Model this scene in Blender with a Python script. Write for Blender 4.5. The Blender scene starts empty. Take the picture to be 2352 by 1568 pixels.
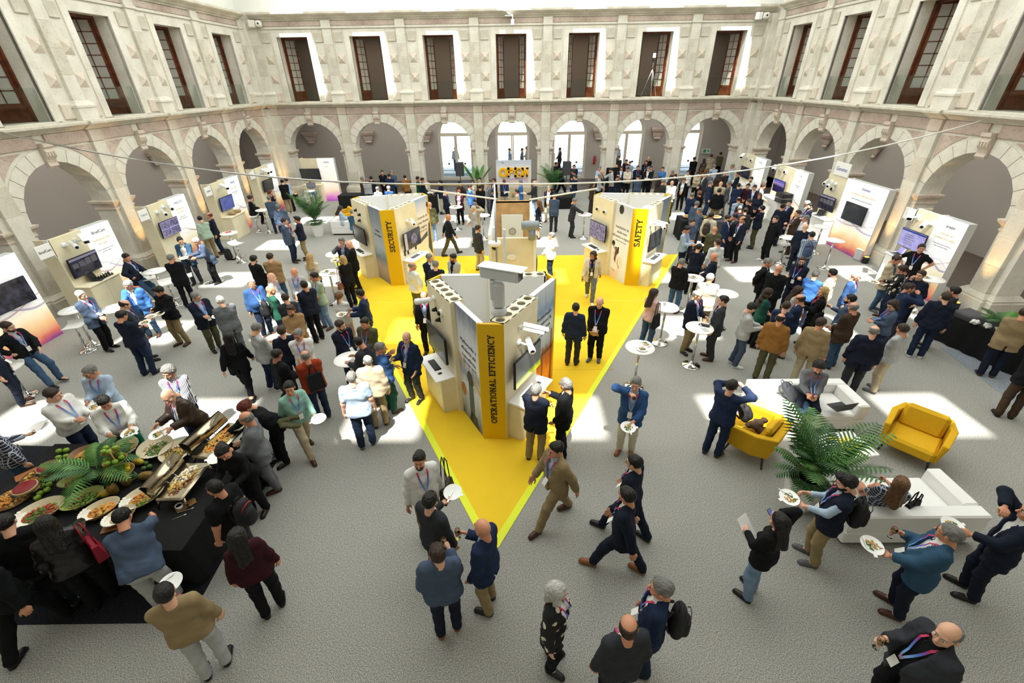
import bpy, bmesh, math, random
import numpy as np
from mathutils import Matrix, Vector
random.seed(5)
RNG = np.random.default_rng(7)
S = bpy.context.scene
COLL = S.collection
PI = math.pi
R = math.radians
# ------------------------------------------------------------------ camera, sky, sun, exposure
CAMH = 6.20
FPX = 1010.7
CR = np.array((0.99991691, 0.00336237, -0.01244432))
CU = np.array((0.00897145, 0.51169167, 0.85912231))
CF = np.array((-0.00925634, 0.85916258, -0.51161899))
cam = bpy.data.cameras.new('camera')
cam.sensor_width = 36.0
cam.lens = FPX / 2352 * 36
cam.clip_start, cam.clip_end = 0.1, 300
cam_o = bpy.data.objects.new('camera', cam)
COLL.objects.link(cam_o)
cam_o.matrix_world = Matrix(((CR[0], CU[0], -CF[0], 0), (CR[1], CU[1], -CF[1], 0), (CR[2], CU[2], -CF[2], CAMH), (0, 0, 0, 1)))
S.camera = cam_o
S.view_settings.view_transform = 'Standard'
S.view_settings.look = 'None'
S.view_settings.gamma = 1
S.view_settings.exposure = 0.32
S.view_settings.use_curve_mapping = False
SUN_DIR = Vector((0.08, 0.455, -1.0))
wd = bpy.data.worlds.new('sky')
S.world = wd
wd.use_nodes = True
nt = wd.node_tree
nt.nodes.clear()
sk = nt.nodes.new('ShaderNodeTexSky')
sk.sky_type = 'NISHITA'
sk.sun_disc = False
sk.sun_elevation = math.atan2(1.0, math.hypot(.08, .455))
sk.sun_rotation = math.atan2(-.08, -.455)
bgn = nt.nodes.new('ShaderNodeBackground')
bgn.inputs['Strength'].default_value = 0.35
wo = nt.nodes.new('ShaderNodeOutputWorld')
nt.links.new(sk.outputs[0], bgn.inputs['Color'])
nt.links.new(bgn.outputs[0], wo.inputs['Surface'])
sun = bpy.data.lights.new('sun', 'SUN')
sun.energy = 13.0
sun.angle = R(1.3)
sun.color = (1.0, 0.965, 0.9)
sun_o = bpy.data.objects.new('sun', sun)
COLL.objects.link(sun_o)
sun_o.location = (0, 0, 30)
sun_o.rotation_euler = SUN_DIR.to_track_quat('-Z', 'Y').to_euler()
# area light added below the solid roof as soft overhead daylight fill
roof_l = bpy.data.lights.new('roof_fill', 'AREA')
roof_l.shape = 'RECTANGLE'
roof_l.size, roof_l.size_y = 26.0, 24.0
roof_l.energy = 3300
roof_l.color = (0.97, 1.0, 0.95)
roof_o = bpy.data.objects.new('roof_fill', roof_l)
COLL.objects.link(roof_o)
roof_o.location = (-0.3, 17.0, 11.6)
# ------------------------------------------------------------------ helpers
def un(px, py, z=0.0):
    d = CF + (px - 1176) / FPX * CR - (py - 784) / FPX * CU
    t = (z - CAMH) / d[2]
    return Vector((d[0] * t, d[1] * t, z))
def un_y(px, py, y):
    d = CF + (px - 1176) / FPX * CR - (py - 784) / FPX * CU
    t = y / d[1]
    return Vector((d[0] * t, y, CAMH + d[2] * t))
def un_x(px, py, x):
    d = CF + (px - 1176) / FPX * CR - (py - 784) / FPX * CU
    t = x / d[0]
    return Vector((x, d[1] * t, CAMH + d[2] * t))
def lin(h):
    if isinstance(h, str):
        h = [int(h[i:i + 2], 16) / 255 for i in (0, 2, 4)]
    return tuple((c / 12.92 if c <= .04045 else ((c + .055) / 1.055) ** 2.4) for c in h)
MATS = {}
def mat(name, col, rough=.6, metal=0.0, noise=0.0, scale=8.0, bump=0.0, bscale=60.0, emit=0.0, trans=0.0, ior=1.45, spec=.5, coat=0.0, col2=None, detail=4.0):
    """principled material; noise mixes towards col2 (or a darker tone) with a noise texture, bump adds fine relief"""
    if name in MATS:
        return MATS[name]
    m = bpy.data.materials.new(name)
    m.use_nodes = True
    t = m.node_tree
    b = t.nodes['Principled BSDF']
    c = lin(col)
    b.inputs['Base Color'].default_value = (*c, 1)
    b.inputs['Roughness'].default_value = rough
    b.inputs['Metallic'].default_value = metal
    b.inputs['IOR'].default_value = ior
    b.inputs['Specular IOR Level'].default_value = spec
    b.inputs['Transmission Weight'].default_value = trans
    b.inputs['Coat Weight'].default_value = coat
    if emit:
        b.inputs['Emission Color'].default_value = (*c, 1)
        b.inputs['Emission Strength'].default_value = emit
    if noise or bump:
        tc = t.nodes.new('ShaderNodeTexCoord')
    if noise:
        n = t.nodes.new('ShaderNodeTexNoise')
        n.inputs['Scale'].default_value = scale
        n.inputs['Detail'].default_value = detail
        t.links.new(tc.outputs['Object'], n.inputs['Vector'])
        rp = t.nodes.new('ShaderNodeValToRGB')
        rp.color_ramp.elements[0].position = .35
        rp.color_ramp.elements[1].position = .68
        d = lin(col2) if col2 else tuple(x * (1 - noise) for x in c)
        rp.color_ramp.elements[0].color = (*d, 1)
        rp.color_ramp.elements[1].color = (*c, 1)
        t.links.new(n.outputs['Fac'], rp.inputs['Fac'])
        t.links.new(rp.outputs['Color'], b.inputs['Base Color'])
    if bump:
        n2 = t.nodes.new('ShaderNodeTexNoise')
        n2.inputs['Scale'].default_value = bscale
        t.links.new(tc.outputs['Object'], n2.inputs['Vector'])
        bp = t.nodes.new('ShaderNodeBump')
        bp.inputs['Strength'].default_value = bump
        bp.inputs['Distance'].default_value = .02
        t.links.new(n2.outputs['Fac'], bp.inputs['Height'])
        t.links.new(bp.outputs['Normal'], b.inputs['Normal'])
    MATS[name] = m
    return m
def uname(n):
    return n
def link(name, me, parent=None, M=None, label=None):
    o = bpy.data.objects.new(name, me)
    COLL.objects.link(o)
    if parent is not None:
        o.parent = parent
    if M is not None:
        if parent is None:
            o.matrix_world = M
        else:
            o.matrix_basis = M
    if label:
        o['label'] = label
    return o
def tag(o, label, cat=None, group=None, kind=None):
    if label:
        o['label'] = label
    if cat:
        o['category'] = cat
    if group:
        o['group'] = group
    if kind:
        o['kind'] = kind
    return o
def thing(name, label, cat, loc=(0, 0, 0), rz=0.0, group=None):
    o = bpy.data.objects.new(name, None)
    COLL.objects.link(o)
    o.empty_display_size = .1
    o.location = loc
    o.rotation_euler = (0, 0, rz)
    return tag(o, label, cat, group)
KIDS = {}
def copy_tree(o, loc, rz, label, group=None, extra=None):
    """copy a thing with its parts and sub-parts, sharing mesh data"""
    def rec(a, parent):
        c = a.copy()
        COLL.objects.link(c)
        c.parent = parent
        for k in a.children:
            rec(k, c)
        return c
    c = rec(o, None)
    c.location = loc
    c.rotation_euler = (0, 0, rz)
    c['label'] = label
    if group:
        c['group'] = group
    return c
class MB:
    """collects primitive shapes in one mesh"""
    def __init__(s):
        s.v, s.f, s.m, s.sm = [], [], [], []
    def add(s, vs, fs, mi=0, smooth=False, M=None):
        k = len(s.v)
        if M is not None:
            vs = [M @ Vector(v) for v in vs]
        s.v += [tuple(v) for v in vs]
        s.f += [tuple(i + k for i in f) for f in fs]
        s.m += [mi] * len(fs)
        s.sm += [smooth] * len(fs)
        return s
    def box(s, x0, x1, y0, y1, z0, z1, mi=0, M=None, bev=0.0):
        if bev:
            return s.rbox(x0, x1, y0, y1, z0, z1, bev, mi, M)
        vs = [(x, y, z) for z in (z0, z1) for x, y in ((x0, y0), (x1, y0), (x1, y1), (x0, y1))]
        return s.add(vs, [(3, 2, 1, 0), (4, 5, 6, 7), (0, 1, 5, 4), (1, 2, 6, 5), (2, 3, 7, 6), (3, 0, 4, 7)], mi, False, M)
    def rbox(s, x0, x1, y0, y1, z0, z1, b, mi=0, M=None):
        """box with chamfered edges"""
        vs, idx = [], {}
        cx, cy, cz = (x0 + x1) / 2, (y0 + y1) / 2, (z0 + z1) / 2
        hx, hy, hz = (x1 - x0) / 2, (y1 - y0) / 2, (z1 - z0) / 2
        b = min(b, hx * .95, hy * .95, hz * .95)
        for sx in (-1, 1):
            for sy in (-1, 1):
                for sz in (-1, 1):
                    for a in range(3):
                        o = [hx, hy, hz]
                        for q in range(3):
                            if q != a:
                                o[q] -= b
                        idx[sx, sy, sz, a] = len(vs)
                        vs.append((cx + sx * o[0], cy + sy * o[1], cz + sz * o[2]))
        fs = []
        for sg in (-1, 1):
            q = ((-1, -1), (1, -1), (1, 1), (-1, 1))
            f = [[idx[sg, a, b_, 0] for a, b_ in q], [idx[a, sg, b_, 1] for a, b_ in q], [idx[a, b_, sg, 2] for a, b_ in q]]
            for j, ff in enumerate(f):
                if (sg < 0) != (j == 1):
                    ff.reverse()
                fs.append(ff)
        for s1 in (-1, 1):
            for s2 in (-1, 1):
                fs.append([idx[s1, s2, -1, 0], idx[s1, s2, 1, 0], idx[s1, s2, 1, 1], idx[s1, s2, -1, 1]])
                fs.append([idx[s1, -1, s2, 0], idx[s1, 1, s2, 0], idx[s1, 1, s2, 2], idx[s1, -1, s2, 2]])
                fs.append([idx[-1, s1, s2, 1], idx[1, s1, s2, 1], idx[1, s1, s2, 2], idx[-1, s1, s2, 2]])
        for sx in (-1, 1):
            for sy in (-1, 1):
                for sz in (-1, 1):
                    fs.append([idx[sx, sy, sz, 0], idx[sx, sy, sz, 1], idx[sx, sy, sz, 2]])
        c = Vector((cx, cy, cz))
        out = []
        for f in fs:
            p = [Vector(vs[i]) for i in f]
            n = (p[1] - p[0]).cross(p[2] - p[0])
            out.append(tuple(f) if n.dot(p[0] - c) > 0 else tuple(reversed(f)))
        return s.add(vs, out, mi, False, M)
    def lathe(s, prof, n=20, mi=0, M=None, smooth=True, cap=True):
        """prof: list of (r, z) bottom to top"""
        vs = [(r * math.cos(2 * PI * k / n), r * math.sin(2 * PI * k / n), z) for r, z in prof for k in range(n)]
        fs = [(i * n + k, i * n + (k + 1) % n, (i + 1) * n + (k + 1) % n, (i + 1) * n + k) for i in range(len(prof) - 1) for k in range(n)]
        s.add(vs, fs, mi, smooth, M)
        if cap:
            k = len(prof) - 1
            base = len(s.v) - len(vs)
            if prof[0][0] > 1e-4:
                s.f.append(tuple(base + j for j in reversed(range(n)))); s.m.append(mi); s.sm.append(False)
            if prof[-1][0] > 1e-4:
                s.f.append(tuple(base + k * n + j for j in range(n))); s.m.append(mi); s.sm.append(False)
        return s
    def tube(s, pts, r, n=8, mi=0, M=None, smooth=True, cap=True):
        """tube along points; r a number or one per point"""
        pts = [Vector(p) for p in pts]
        rs = [r] * len(pts) if isinstance(r, (int, float)) else list(r)
        vs = []
        up = Vector((0, 0, 1))
        for i, p in enumerate(pts):
            d = (pts[min(i + 1, len(pts) - 1)] - pts[max(i - 1, 0)]).normalized()
            a = up.cross(d)
            if a.length < 1e-3:
                a = Vector((1, 0, 0)).cross(d)
                if a.length < 1e-3:
                    a = Vector((0, 1, 0))
            a.normalize()
            b = d.cross(a)
            vs += [p + (a * math.cos(2 * PI * k / n) + b * math.sin(2 * PI * k / n)) * rs[i] for k in range(n)]
        fs = [(i * n + k, i * n + (k + 1) % n, (i + 1) * n + (k + 1) % n, (i + 1) * n + k) for i in range(len(pts) - 1) for k in range(n)]
        if cap:
            fs += [tuple(reversed(range(n))), tuple((len(pts) - 1) * n + k for k in range(n))]
        return s.add(vs, fs, mi, smooth, M)
    def prism(s, poly, h0, h1, mi=0, M=None):
        """polygon (x, z) ccw seen from -y, extruded along y from h0 to h1"""
        n = len(poly)
        vs = [(x, h0, z) for x, z in poly] + [(x, h1, z) for x, z in poly]
        fs = [tuple(range(n)), tuple(reversed(range(n, 2 * n)))] + [(i, i + n, (i + 1) % n + n, (i + 1) % n) for i in range(n)]
        return s.add(vs, fs, mi, False, M)
    def plan(s, poly, z0, z1, mi=0, M=None):
        """polygon (x, y) ccw from above, extruded in z"""
        n = len(poly)
        vs = [(x, y, z0) for x, y in poly] + [(x, y, z1) for x, y in poly]
        fs = [tuple(reversed(range(n))), tuple(range(n, 2 * n))] + [(i, (i + 1) % n, (i + 1) % n + n, i + n) for i in range(n)]
        return s.add(vs, fs, mi, False, M)
    def ball(s, c, r, n=10, m=7, mi=0, M=None):
        rx, ry, rz = (r, r, r) if isinstance(r, (int, float)) else r
        vs = [(c[0], c[1], c[2] - rz)]
        for i in range(1, m):
            a = -PI / 2 + PI * i / m
            vs += [(c[0] + rx * math.cos(a) * math.cos(2 * PI * k / n), c[1] + ry * math.cos(a) * math.sin(2 * PI * k / n), c[2] + rz * math.sin(a)) for k in range(n)]
        vs.append((c[0], c[1], c[2] + rz))
        fs = [(0, 1 + (k + 1) % n, 1 + k) for k in range(n)]
        fs += [(1 + i * n + k, 1 + i * n + (k + 1) % n, 1 + (i + 1) * n + (k + 1) % n, 1 + (i + 1) * n + k) for i in range(m - 2) for k in range(n)]
        L = len(vs) - 1
        fs += [(L, 1 + (m - 2) * n + k, 1 + (m - 2) * n + (k + 1) % n) for k in range(n)]
        return s.add(vs, fs, mi, True, M)
    def quad(s, a, b, c, d, mi=0):
        return s.add([a, b, c, d], [(0, 1, 2, 3)], mi)
    def mesh(s, name, mats):
        me = bpy.data.meshes.new(name)
        me.from_pydata(s.v, [], s.f)
        for m in (mats if isinstance(mats, (list, tuple)) else [mats]):
            me.materials.append(m)
        me.polygons.foreach_set('material_index', s.m)
        me.polygons.foreach_set('use_smooth', s.sm)
        me.update()
        return me
    def obj(s, name, mats, parent=None, M=None, label=None):
        return link(name, s.mesh(name, mats), parent, M, label)
def TR(x, y, z, rz=0.0, rx=0.0, ry=0.0):
    return Matrix.Translation((x, y, z)) @ Matrix.Rotation(rz, 4, 'Z') @ Matrix.Rotation(ry, 4, 'Y') @ Matrix.Rotation(rx, 4, 'X')
def np_mesh(name, V, F, mats, smooth=True):
    me = bpy.data.meshes.new(name)
    V = np.asarray(V, np.float32); F = np.asarray(F, np.int32)
    me.vertices.add(len(V)); me.vertices.foreach_set('co', V.ravel())
    me.loops.add(F.size); me.loops.foreach_set('vertex_index', F.ravel())
    me.polygons.add(len(F))
    me.polygons.foreach_set('loop_start', np.arange(0, F.size, F.shape[1], dtype=np.int32))
    me.polygons.foreach_set('use_smooth', np.full(len(F), smooth))
    for m in (mats if isinstance(mats, (list, tuple)) else [mats]):
        me.materials.append(m)
    me.update(calc_edges=True)
    me.validate()
    return me
FONT = {}
def text_mesh(name, s, size, m, depth=.004, align='CENTER'):
    c = bpy.data.curves.new('t', 'FONT')
    c.body = s
    c.size = size
    c.extrude = depth
    c.align_x = align
    c.align_y = 'CENTER'
    c.resolution_u = 2
    o = bpy.data.objects.new('t', c)
    COLL.objects.link(o)
    dg = bpy.context.evaluated_depsgraph_get()
    me = bpy.data.meshes.new_from_object(o.evaluated_get(dg))
    me.name = name
    me.materials.clear()
    me.materials.append(m)
    bpy.data.objects.remove(o)
    bpy.data.curves.remove(c)
    return me
# ------------------------------------------------------------------ figures: signed distance fields polygonised by surface nets
def nets(D, org, h):
    ins = D < 0
    n = ins.astype(np.int8)
    c = n[:-1, :-1, :-1] + n[1:, :-1, :-1] + n[:-1, 1:, :-1] + n[:-1, :-1, 1:] + n[1:, 1:, :-1] + n[1:, :-1, 1:] + n[:-1, 1:, 1:] + n[1:, 1:, 1:]
    I = np.argwhere((c > 0) & (c < 8))
    if not len(I):
        return np.zeros((0, 3)), np.zeros((0, 4), int)
    idx = np.full(c.shape, -1, np.int32)
    idx[I[:, 0], I[:, 1], I[:, 2]] = np.arange(len(I))
    acc = np.zeros((len(I), 3)); cnt = np.zeros(len(I))
    for ax in range(3):
        o1, o2 = [a for a in range(3) if a != ax]
        for u in (0, 1):
            for w in (0, 1):
                p = I.copy(); p[:, o1] += u; p[:, o2] += w
                q = p.copy(); q[:, ax] += 1
                a = D[p[:, 0], p[:, 1], p[:, 2]]; b = D[q[:, 0], q[:, 1], q[:, 2]]
                k = (a < 0) != (b < 0)
                t = a[k] / (a[k] - b[k])
                loc = np.zeros((k.sum(), 3)); loc[:, o1] = u; loc[:, o2] = w; loc[:, ax] = t
                acc[k] += loc; cnt[k] += 1
    V = (I + acc / cnt[:, None]) * h + org
    Fs = []
    for ax in range(3):
        o1, o2 = (ax + 1) % 3, (ax + 2) % 3
        sl = [slice(None)] * 3; sl[ax] = slice(0, -1); A = ins[tuple(sl)]
        sl[ax] = slice(1, None); B = ins[tuple(sl)]
        E = np.argwhere(A != B)
        E = E[(E[:, o1] > 0) & (E[:, o2] > 0) & (E[:, o1] < D.shape[o1] - 1) & (E[:, o2] < D.shape[o2] - 1)]
        if not len(E):
            continue
        a = A[E[:, 0], E[:, 1], E[:, 2]]
        def g(d1, d2):
            p = E.copy(); p[:, o1] -= d1; p[:, o2] -= d2
            return idx[p[:, 0], p[:, 1], p[:, 2]]
        q = np.stack([g(1, 1), g(0, 1), g(0, 0), g(1, 0)], 1)
        q[~a] = q[~a][:, ::-1]
        Fs.append(q)
    F = np.concatenate(Fs)
    return V, F[(F >= 0).all(1)]
def smin(a, b, k):
    h = np.clip(.5 + .5 * (b - a) / k, 0, 1)
    return b + (a - b) * h - k * h * (1 - h)
class Field:
    """grid of points around given centres"""
    def __init__(s, pts, pad, h):
        pts = np.array(pts, float)
        lo, hi = pts.min(0) - pad, pts.max(0) + pad
        n = np.ceil((hi - lo) / h).astype(int) + 1
        s.org, s.h = lo, h
        g = np.meshgrid(*[lo[i] + np.arange(n[i]) * h for i in range(3)], indexing='ij')
        s.P = np.stack(g, -1).astype(np.float32)
        s.D = np.full(s.P.shape[:3], 9.0, np.float32)
    def mesh(s):
        return nets(s.D, s.org, s.h)
def rc(P, a, b, ra, rb, ax=None, sc=1.0):
    """round cone from a to b, flattened along unit axis ax by sc"""
    a, b = np.asarray(a, np.float32), np.asarray(b, np.float32)
    Q = P - a
    d = b - a
    if ax is not None:
        ax = np.asarray(ax, np.float32)
        Q = Q + (Q @ ax)[..., None] * ax * (1 / sc - 1)
        d = d + (d @ ax) * ax * (1 / sc - 1)
    L = float(d @ d) + 1e-9
    t = np.clip((Q @ d) / L, 0, 1)
    return np.sqrt(((Q - t[..., None] * d) ** 2).sum(-1)) - (ra + (rb - ra) * t)
def ell(P, c, r):
    r = np.asarray(r, np.float32)
    Q = (P - np.asarray(c, np.float32)) / r
    n = np.sqrt((Q * Q).sum(-1))
    return (n - 1) * float(min(r)) * .6 + (n - 1) * float(max(r)) * .4
def unit(v):
    v = np.asarray(v, float)
    return v / (np.linalg.norm(v) + 1e-9)
def ik(a, t, l1, l2, hint):
    d = np.asarray(t, float) - a
    L = np.linalg.norm(d)
    L2 = min(max(L, abs(l1 - l2) + .03), (l1 + l2) * .995)
    u = d / (L + 1e-9)
    t = a + u * L2
    x = (l1 * l1 - l2 * l2 + L2 * L2) / (2 * L2)
    y = math.sqrt(max(l1 * l1 - x * x, 1e-6))
    hv = np.asarray(hint, float)
    hv = unit(hv - u * (hv @ u))
    return a + u * x + hv * y, t
# head templates --------------------------------------------------------
HEADS = {}
def head_tpl(sex, h):
    k = (sex, h)
    if k in HEADS:
        return HEADS[k]
    F = Field([(0, 0, 0)], (.115, .15, .15), h)
    P = F.P
    D = ell(P, (0, -.012, .03), (.077, .097, .088))
    jw = .055 if sex == 'm' else .05
    D = smin(D, ell(P, (0, .022, -.05), (jw, .07, .062)), .04)
    D = smin(D, ell(P, (0, .062, -.088), (.03, .028, .024)), .03)
    D = smin(D, rc(P, (-.034, .074, .026), (.034, .074, .026), .016, .016), .015)
    for sx in (-1, 1):
        s_ = ell(P, (sx * .032, .1, .004), (.02, .02, .013))
        D = -smin(-D, s_, .012)
        D = smin(D, ell(P, (sx * .042, .062, -.03), (.022, .022, .022)), .02)
    D = smin(D, rc(P, (0, .088, .008), (0, .112, -.028), .009, .0145), .01)
    D = smin(D, rc(P, (-.018, .082, -.056), (.018, .082, -.056), .0085, .0085), .006)
    D = smin(D, rc(P, (-.014, .081, -.067), (.014, .081, -.067), .009, .009), .006)
    for sx in (-1, 1):
        D = smin(D, ell(P, (sx * .08, -.008, -.004), (.011, .02, .032)), .008)
    D = smin(D, rc(P, (0, -.03, -.06), (0, -.045, -.14), .053, .056), .03)
    F.D = D
    HEADS[k] = F.mesh()
    return HEADS[k]
HAIRS = {}
def hair_tpl(style, h):
    k = (style, h)
    if k in HAIRS:
        return HAIRS[k]
    F = Field([(0, 0, .02), (0, -.05, -.34 if style in ('long', 'wavy') else (-.2 if style in ('bob', 'pony', 'bun') else -.09))], (.15, .16, .15), h)
    P = F.P
    x, y, z = P[..., 0], P[..., 1], P[..., 2]
    nz = .0035 * np.sin(95 * x + 7 * np.sin(31 * y)) * np.sin(38 * z + 24 * y + 3) + .004 * np.sin(33 * y + 17 * x + 2)
    if style == 'curly':
        nz = .009 * np.sin(110 * x) * np.sin(100 * y) * np.sin(105 * z)
    th = {'short': .009, 'crop': .005, 'bald': .006, 'curly': .03, 'quiff': .012, 'hat': .01}.get(style, .016)
    D = ell(P, (0, -.014, .033), (.078 + th, .098 + th, .089 + th)) + nz
    if style == 'quiff':
        D = smin(D, ell(P, (.01, .05, .105), (.06, .05, .035)) + nz, .03)
    low = -.062 if style in ('short', 'crop', 'bald', 'quiff', 'curly') else -.09
    zh = np.interp(y, [-.1, -.05, -.03, .02, .045, .07, .085, .12], [low, low, -.02, -.012, .04, .062, .078, .12])
    if style in ('short', 'crop', 'quiff', 'curly', 'bald'):
        D = np.maximum(D, (zh - z) * .8)
    if style == 'bald':
        D = np.maximum(D, z - .062 + .25 * np.maximum(y, -.08))
        D = np.maximum(D, -(np.sqrt((x / .06) ** 2 + ((y - .02) / .09) ** 2) - 1) * .05)
    if style in ('long', 'wavy', 'bob', 'pony', 'bun'):
        zh2 = np.interp(y, [-.1, .0, .02, .05, .07, .085, .12], [-.5, -.5, -.2, .03, .06, .078, .12]) if style in ('long', 'wavy', 'bob') else zh
        if style in ('pony', 'bun'):
            D = np.maximum(D, (zh - z) * .8)
        if style == 'bun':
            D = smin(D, ell(P, (0, -.12, .05), (.04, .036, .04)), .015)
        if style == 'pony':
            D = smin(D, rc(P, (0, -.115, .04), (0, -.15, -.16), .026, .014), .02)
        if style in ('long', 'wavy'):
            w = .014 * np.sin(48 * z + 20 * x) if style == 'wavy' else 0
            for sx in (-1, 1):
                D = smin(D, rc(P, (sx * .06, -.03, .0), (sx * .075, -.075, -.3), .042, .036) + w + nz, .04)
            D = smin(D, rc(P, (0, -.07, .0), (0, -.12, -.32), .05, .05) + w + nz, .04)
            D = np.maximum(D, -.36 - z + .02 * np.sin(60 * x))
            D = np.maximum(D, (zh2 - z) * .7)
        if style == 'bob':
            for sx in (-1, 1):
                D = smin(D, rc(P, (sx * .062, -.02, .0), (sx * .07, -.02, -.12), .036, .03) + nz, .04)
            D = smin(D, rc(P, (0, -.07, .0), (0, -.075, -.13), .05, .045) + nz, .04)
            D = np.maximum(D, (zh2 - z) * .7)
            D = np.maximum(D, -.16 - z)
    F.D = D
    HAIRS[k] = F.mesh()
    return HAIRS[k]
def beard_tpl(h):
    if ('beard', h) in HAIRS:
        return HAIRS['beard', h]
    F = Field([(0, .03, -.05)], (.1, .1, .09), h)
    P = F.P
    x, y, z = P[..., 0], P[..., 1], P[..., 2]
    D = smin(ell(P, (0, .022, -.05), (.062, .078, .068)), ell(P, (0, .064, -.09), (.034, .033, .028)), .03)
    D = np.maximum(D, z + .034 + .5 * np.maximum(.02 - np.abs(x), 0))
    D = np.maximum(D, .0 - y - .01)
    D = np.maximum(D, -ell(P, (0, .1, -.06), (.026, .03, .013)))
    F.D = D
    HAIRS['beard', h] = F.mesh()
    return HAIRS['beard', h]
HANDS = {}
def hand_tpl(kind, h):
    """right hand: wrist at origin, fingers along +z, palm facing +y, thumb on the +x side"""
    k = (kind, h)
    if k in HANDS:
        return HANDS[k]
    curl = {'relax': .35, 'grip': .85, 'flat': .12, 'fist': 1.15}[kind]
    F = Field([(0, 0, 0), (0, .05, .19)], (.085, .045, .03), h)
    P = F.P
    D = rc(P, (0, 0, -.02), (0, 0, .03), .026, .03, (0, 1, 0), .68)
    D = smin(D, rc(P, (-.016, 0, .05), (.016, 0, .05), .036, .036, (0, 1, 0), .45), .02)
    for i, (x, L, z0) in enumerate(((-.03, .058, .078), (-.0105, .072, .086), (.0105, .078, .088), (.031, .07, .084))):
        p = np.array((x, 0, z0)); a = .12
        D = smin(D, rc(P, (x * .8, 0, .03), p, .0125, .011), .012)
        seg = None
        for j, fr in enumerate((.45, .32, .26)):
            a += curl * (.6, 1.0, .8)[j]
            q = p + np.array((x * .12, math.sin(a), math.cos(a))) * L * fr
            d = rc(P, p, q, .0098 - j * .001, .0088 - j * .001)
            seg = d if seg is None else smin(seg, d, .004)
            p = q
        D = smin(D, seg, .005)
    p = np.array((.026, .004, .022)); q = np.array((.052, .016, .052)); c = .03 if kind in ('grip', 'fist') else 0
    r2 = np.array((.06 - c, .03 + c * .6, .078)); r3 = np.array((.062 - 1.6 * c, .036 + c, .1))
    D = smin(D, smin(smin(rc(P, p, q, .016, .0125), rc(P, q, r2, .0115, .0105), .006), rc(P, r2, r3, .0105, .0085), .005), .01)
    F.D = D
    HANDS[k] = F.mesh()
    return HANDS[k]
# poses: hands in body coordinates (x right, y forward, z up; metres at 1.75 m), lean forward, head turn/nod, feet, seat
SIDE_R, SIDE_L = (.275, .03, .84), (-.275, .03, .84)
POSES = {
    'side': dict(rh=SIDE_R, lh=SIDE_L),
    'front': dict(rh=(.05, .235, 1.0), lh=(-.05, .245, .98), nod=.2),
    'pocket': dict(rh=(.235, .09, .88), lh=(-.235, .09, .88)),
    'pocket1': dict(rh=(.235, .09, .88), lh=(-.1, .3, 1.12), lk='grip'),
    'cross': dict(rh=(-.13, .2, 1.2), lh=(.14, .22, 1.16), out=.5, rk='fist', lk='fist'),
    'plate': dict(lh=(-.12, .36, 1.1), rh=(.1, .33, 1.15), lk='grip', rk='grip', nod=.35, prop=1),
    'plate1': dict(lh=(-.17, .36, 1.08), rh=(.28, .06, .86), lk='grip', nod=.1, prop=1),
    'drink': dict(rh=(.06, .2, 1.5), lh=(-.24, .1, .9), rk='grip', out=.5),
    'drinkp': dict(rh=(.05, .2, 1.52), lh=(-.1, .34, 1.06), rk='grip', lk='grip', out=.6),
    'chin': dict(rh=(.04, .17, 1.44), lh=(.05, .2, 1.12), rk='fist'),
    'phone': dict(rh=(.05, .31, 1.16), lh=(-.06, .31, 1.14), rk='grip', lk='grip', nod=.55),
    'reach': dict(rh=(.16, .52, 1.1), lh=(-.26, .08, .88), nod=.3, lean=.12),
    'bend': dict(rh=(.12, .72, .98), lh=(-.2, .5, 1.02), lean=.6, nod=.35, rk='grip'),
    'bend2': dict(rh=(.1, .85, .95), lh=(-.22, .55, 1.0), lean=.78, nod=.3, rk='grip', lk='grip'),
    'lean': dict(rh=(.14, .42, 1.12), lh=(-.16, .38, 1.1), lean=.3, nod=.4),
    'walk': dict(rh=(.27, .22, .9), lh=(-.28, -.2, .88), rf=(.09, -.33, 0), lf=(-.09, .36, 0), lean=.06),
    'walkp': dict(rh=(.27, -.1, .86), lh=(-.16, .38, 1.08), rf=(.09, .3, 0), lf=(-.09, -.3, 0), lean=.05, lk='grip', prop=1),
    'talk': dict(rh=(.13, .34, 1.24), lh=(-.22, .12, .92), rk='relax'),
    'talk2': dict(rh=(.16, .34, 1.2), lh=(-.14, .34, 1.22)),
    'hips': dict(rh=(.25, .0, 1.02), lh=(-.25, .0, 1.02), out=1.6, rk='fist', lk='fist'),
    'behind': dict(rh=(.06, -.17, .95), lh=(-.06, -.19, .97), out=.9),
    'call': dict(rh=(.15, .1, 1.58), lh=(-.02, .3, 1.1), rk='grip', lk='grip', out=.9),
    'glass': dict(rh=(.12, .32, 1.2), lh=(-.235, .09, .88), rk='grip', glass=1),
    'glassp': dict(rh=(.17, .3, 1.18), lh=(-.16, .36, 1.05), rk='grip', lk='grip', prop=1),
    'photo': dict(rh=(.1, .3, 1.5), lh=(-.08, .3, 1.48), rk='grip', lk='grip', out=.8, nod=.1),
    'stool': dict(rh=(.12, .36, 1.04), lh=(-.1, .36, 1.04), seat=.78, rf=(.1, .3, .3), lf=(-.12, .34, .3), nod=.3),
    'perch': dict(rh=(.24, .02, 1.0), lh=(-.08, .33, 1.0), seat=.82, rf=(.16, .42, 0), lf=(-.14, .3, .05), out=1.3, nod=.35),
    'sofa': dict(rh=(.07, .36, .78), lh=(-.06, .37, .78), seat=.5, rf=(.14, .5, 0), lf=(-.14, .46, 0), nod=.45, rk='grip', lk='grip'),
    'sofax': dict(rh=(.1, .34, .8), lh=(-.2, .2, .62), seat=.5, rf=(-.06, .62, .12), lf=(-.12, .5, 0), nod=.2, rk='grip', lean=-.35),
}
BODY = {}
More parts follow.
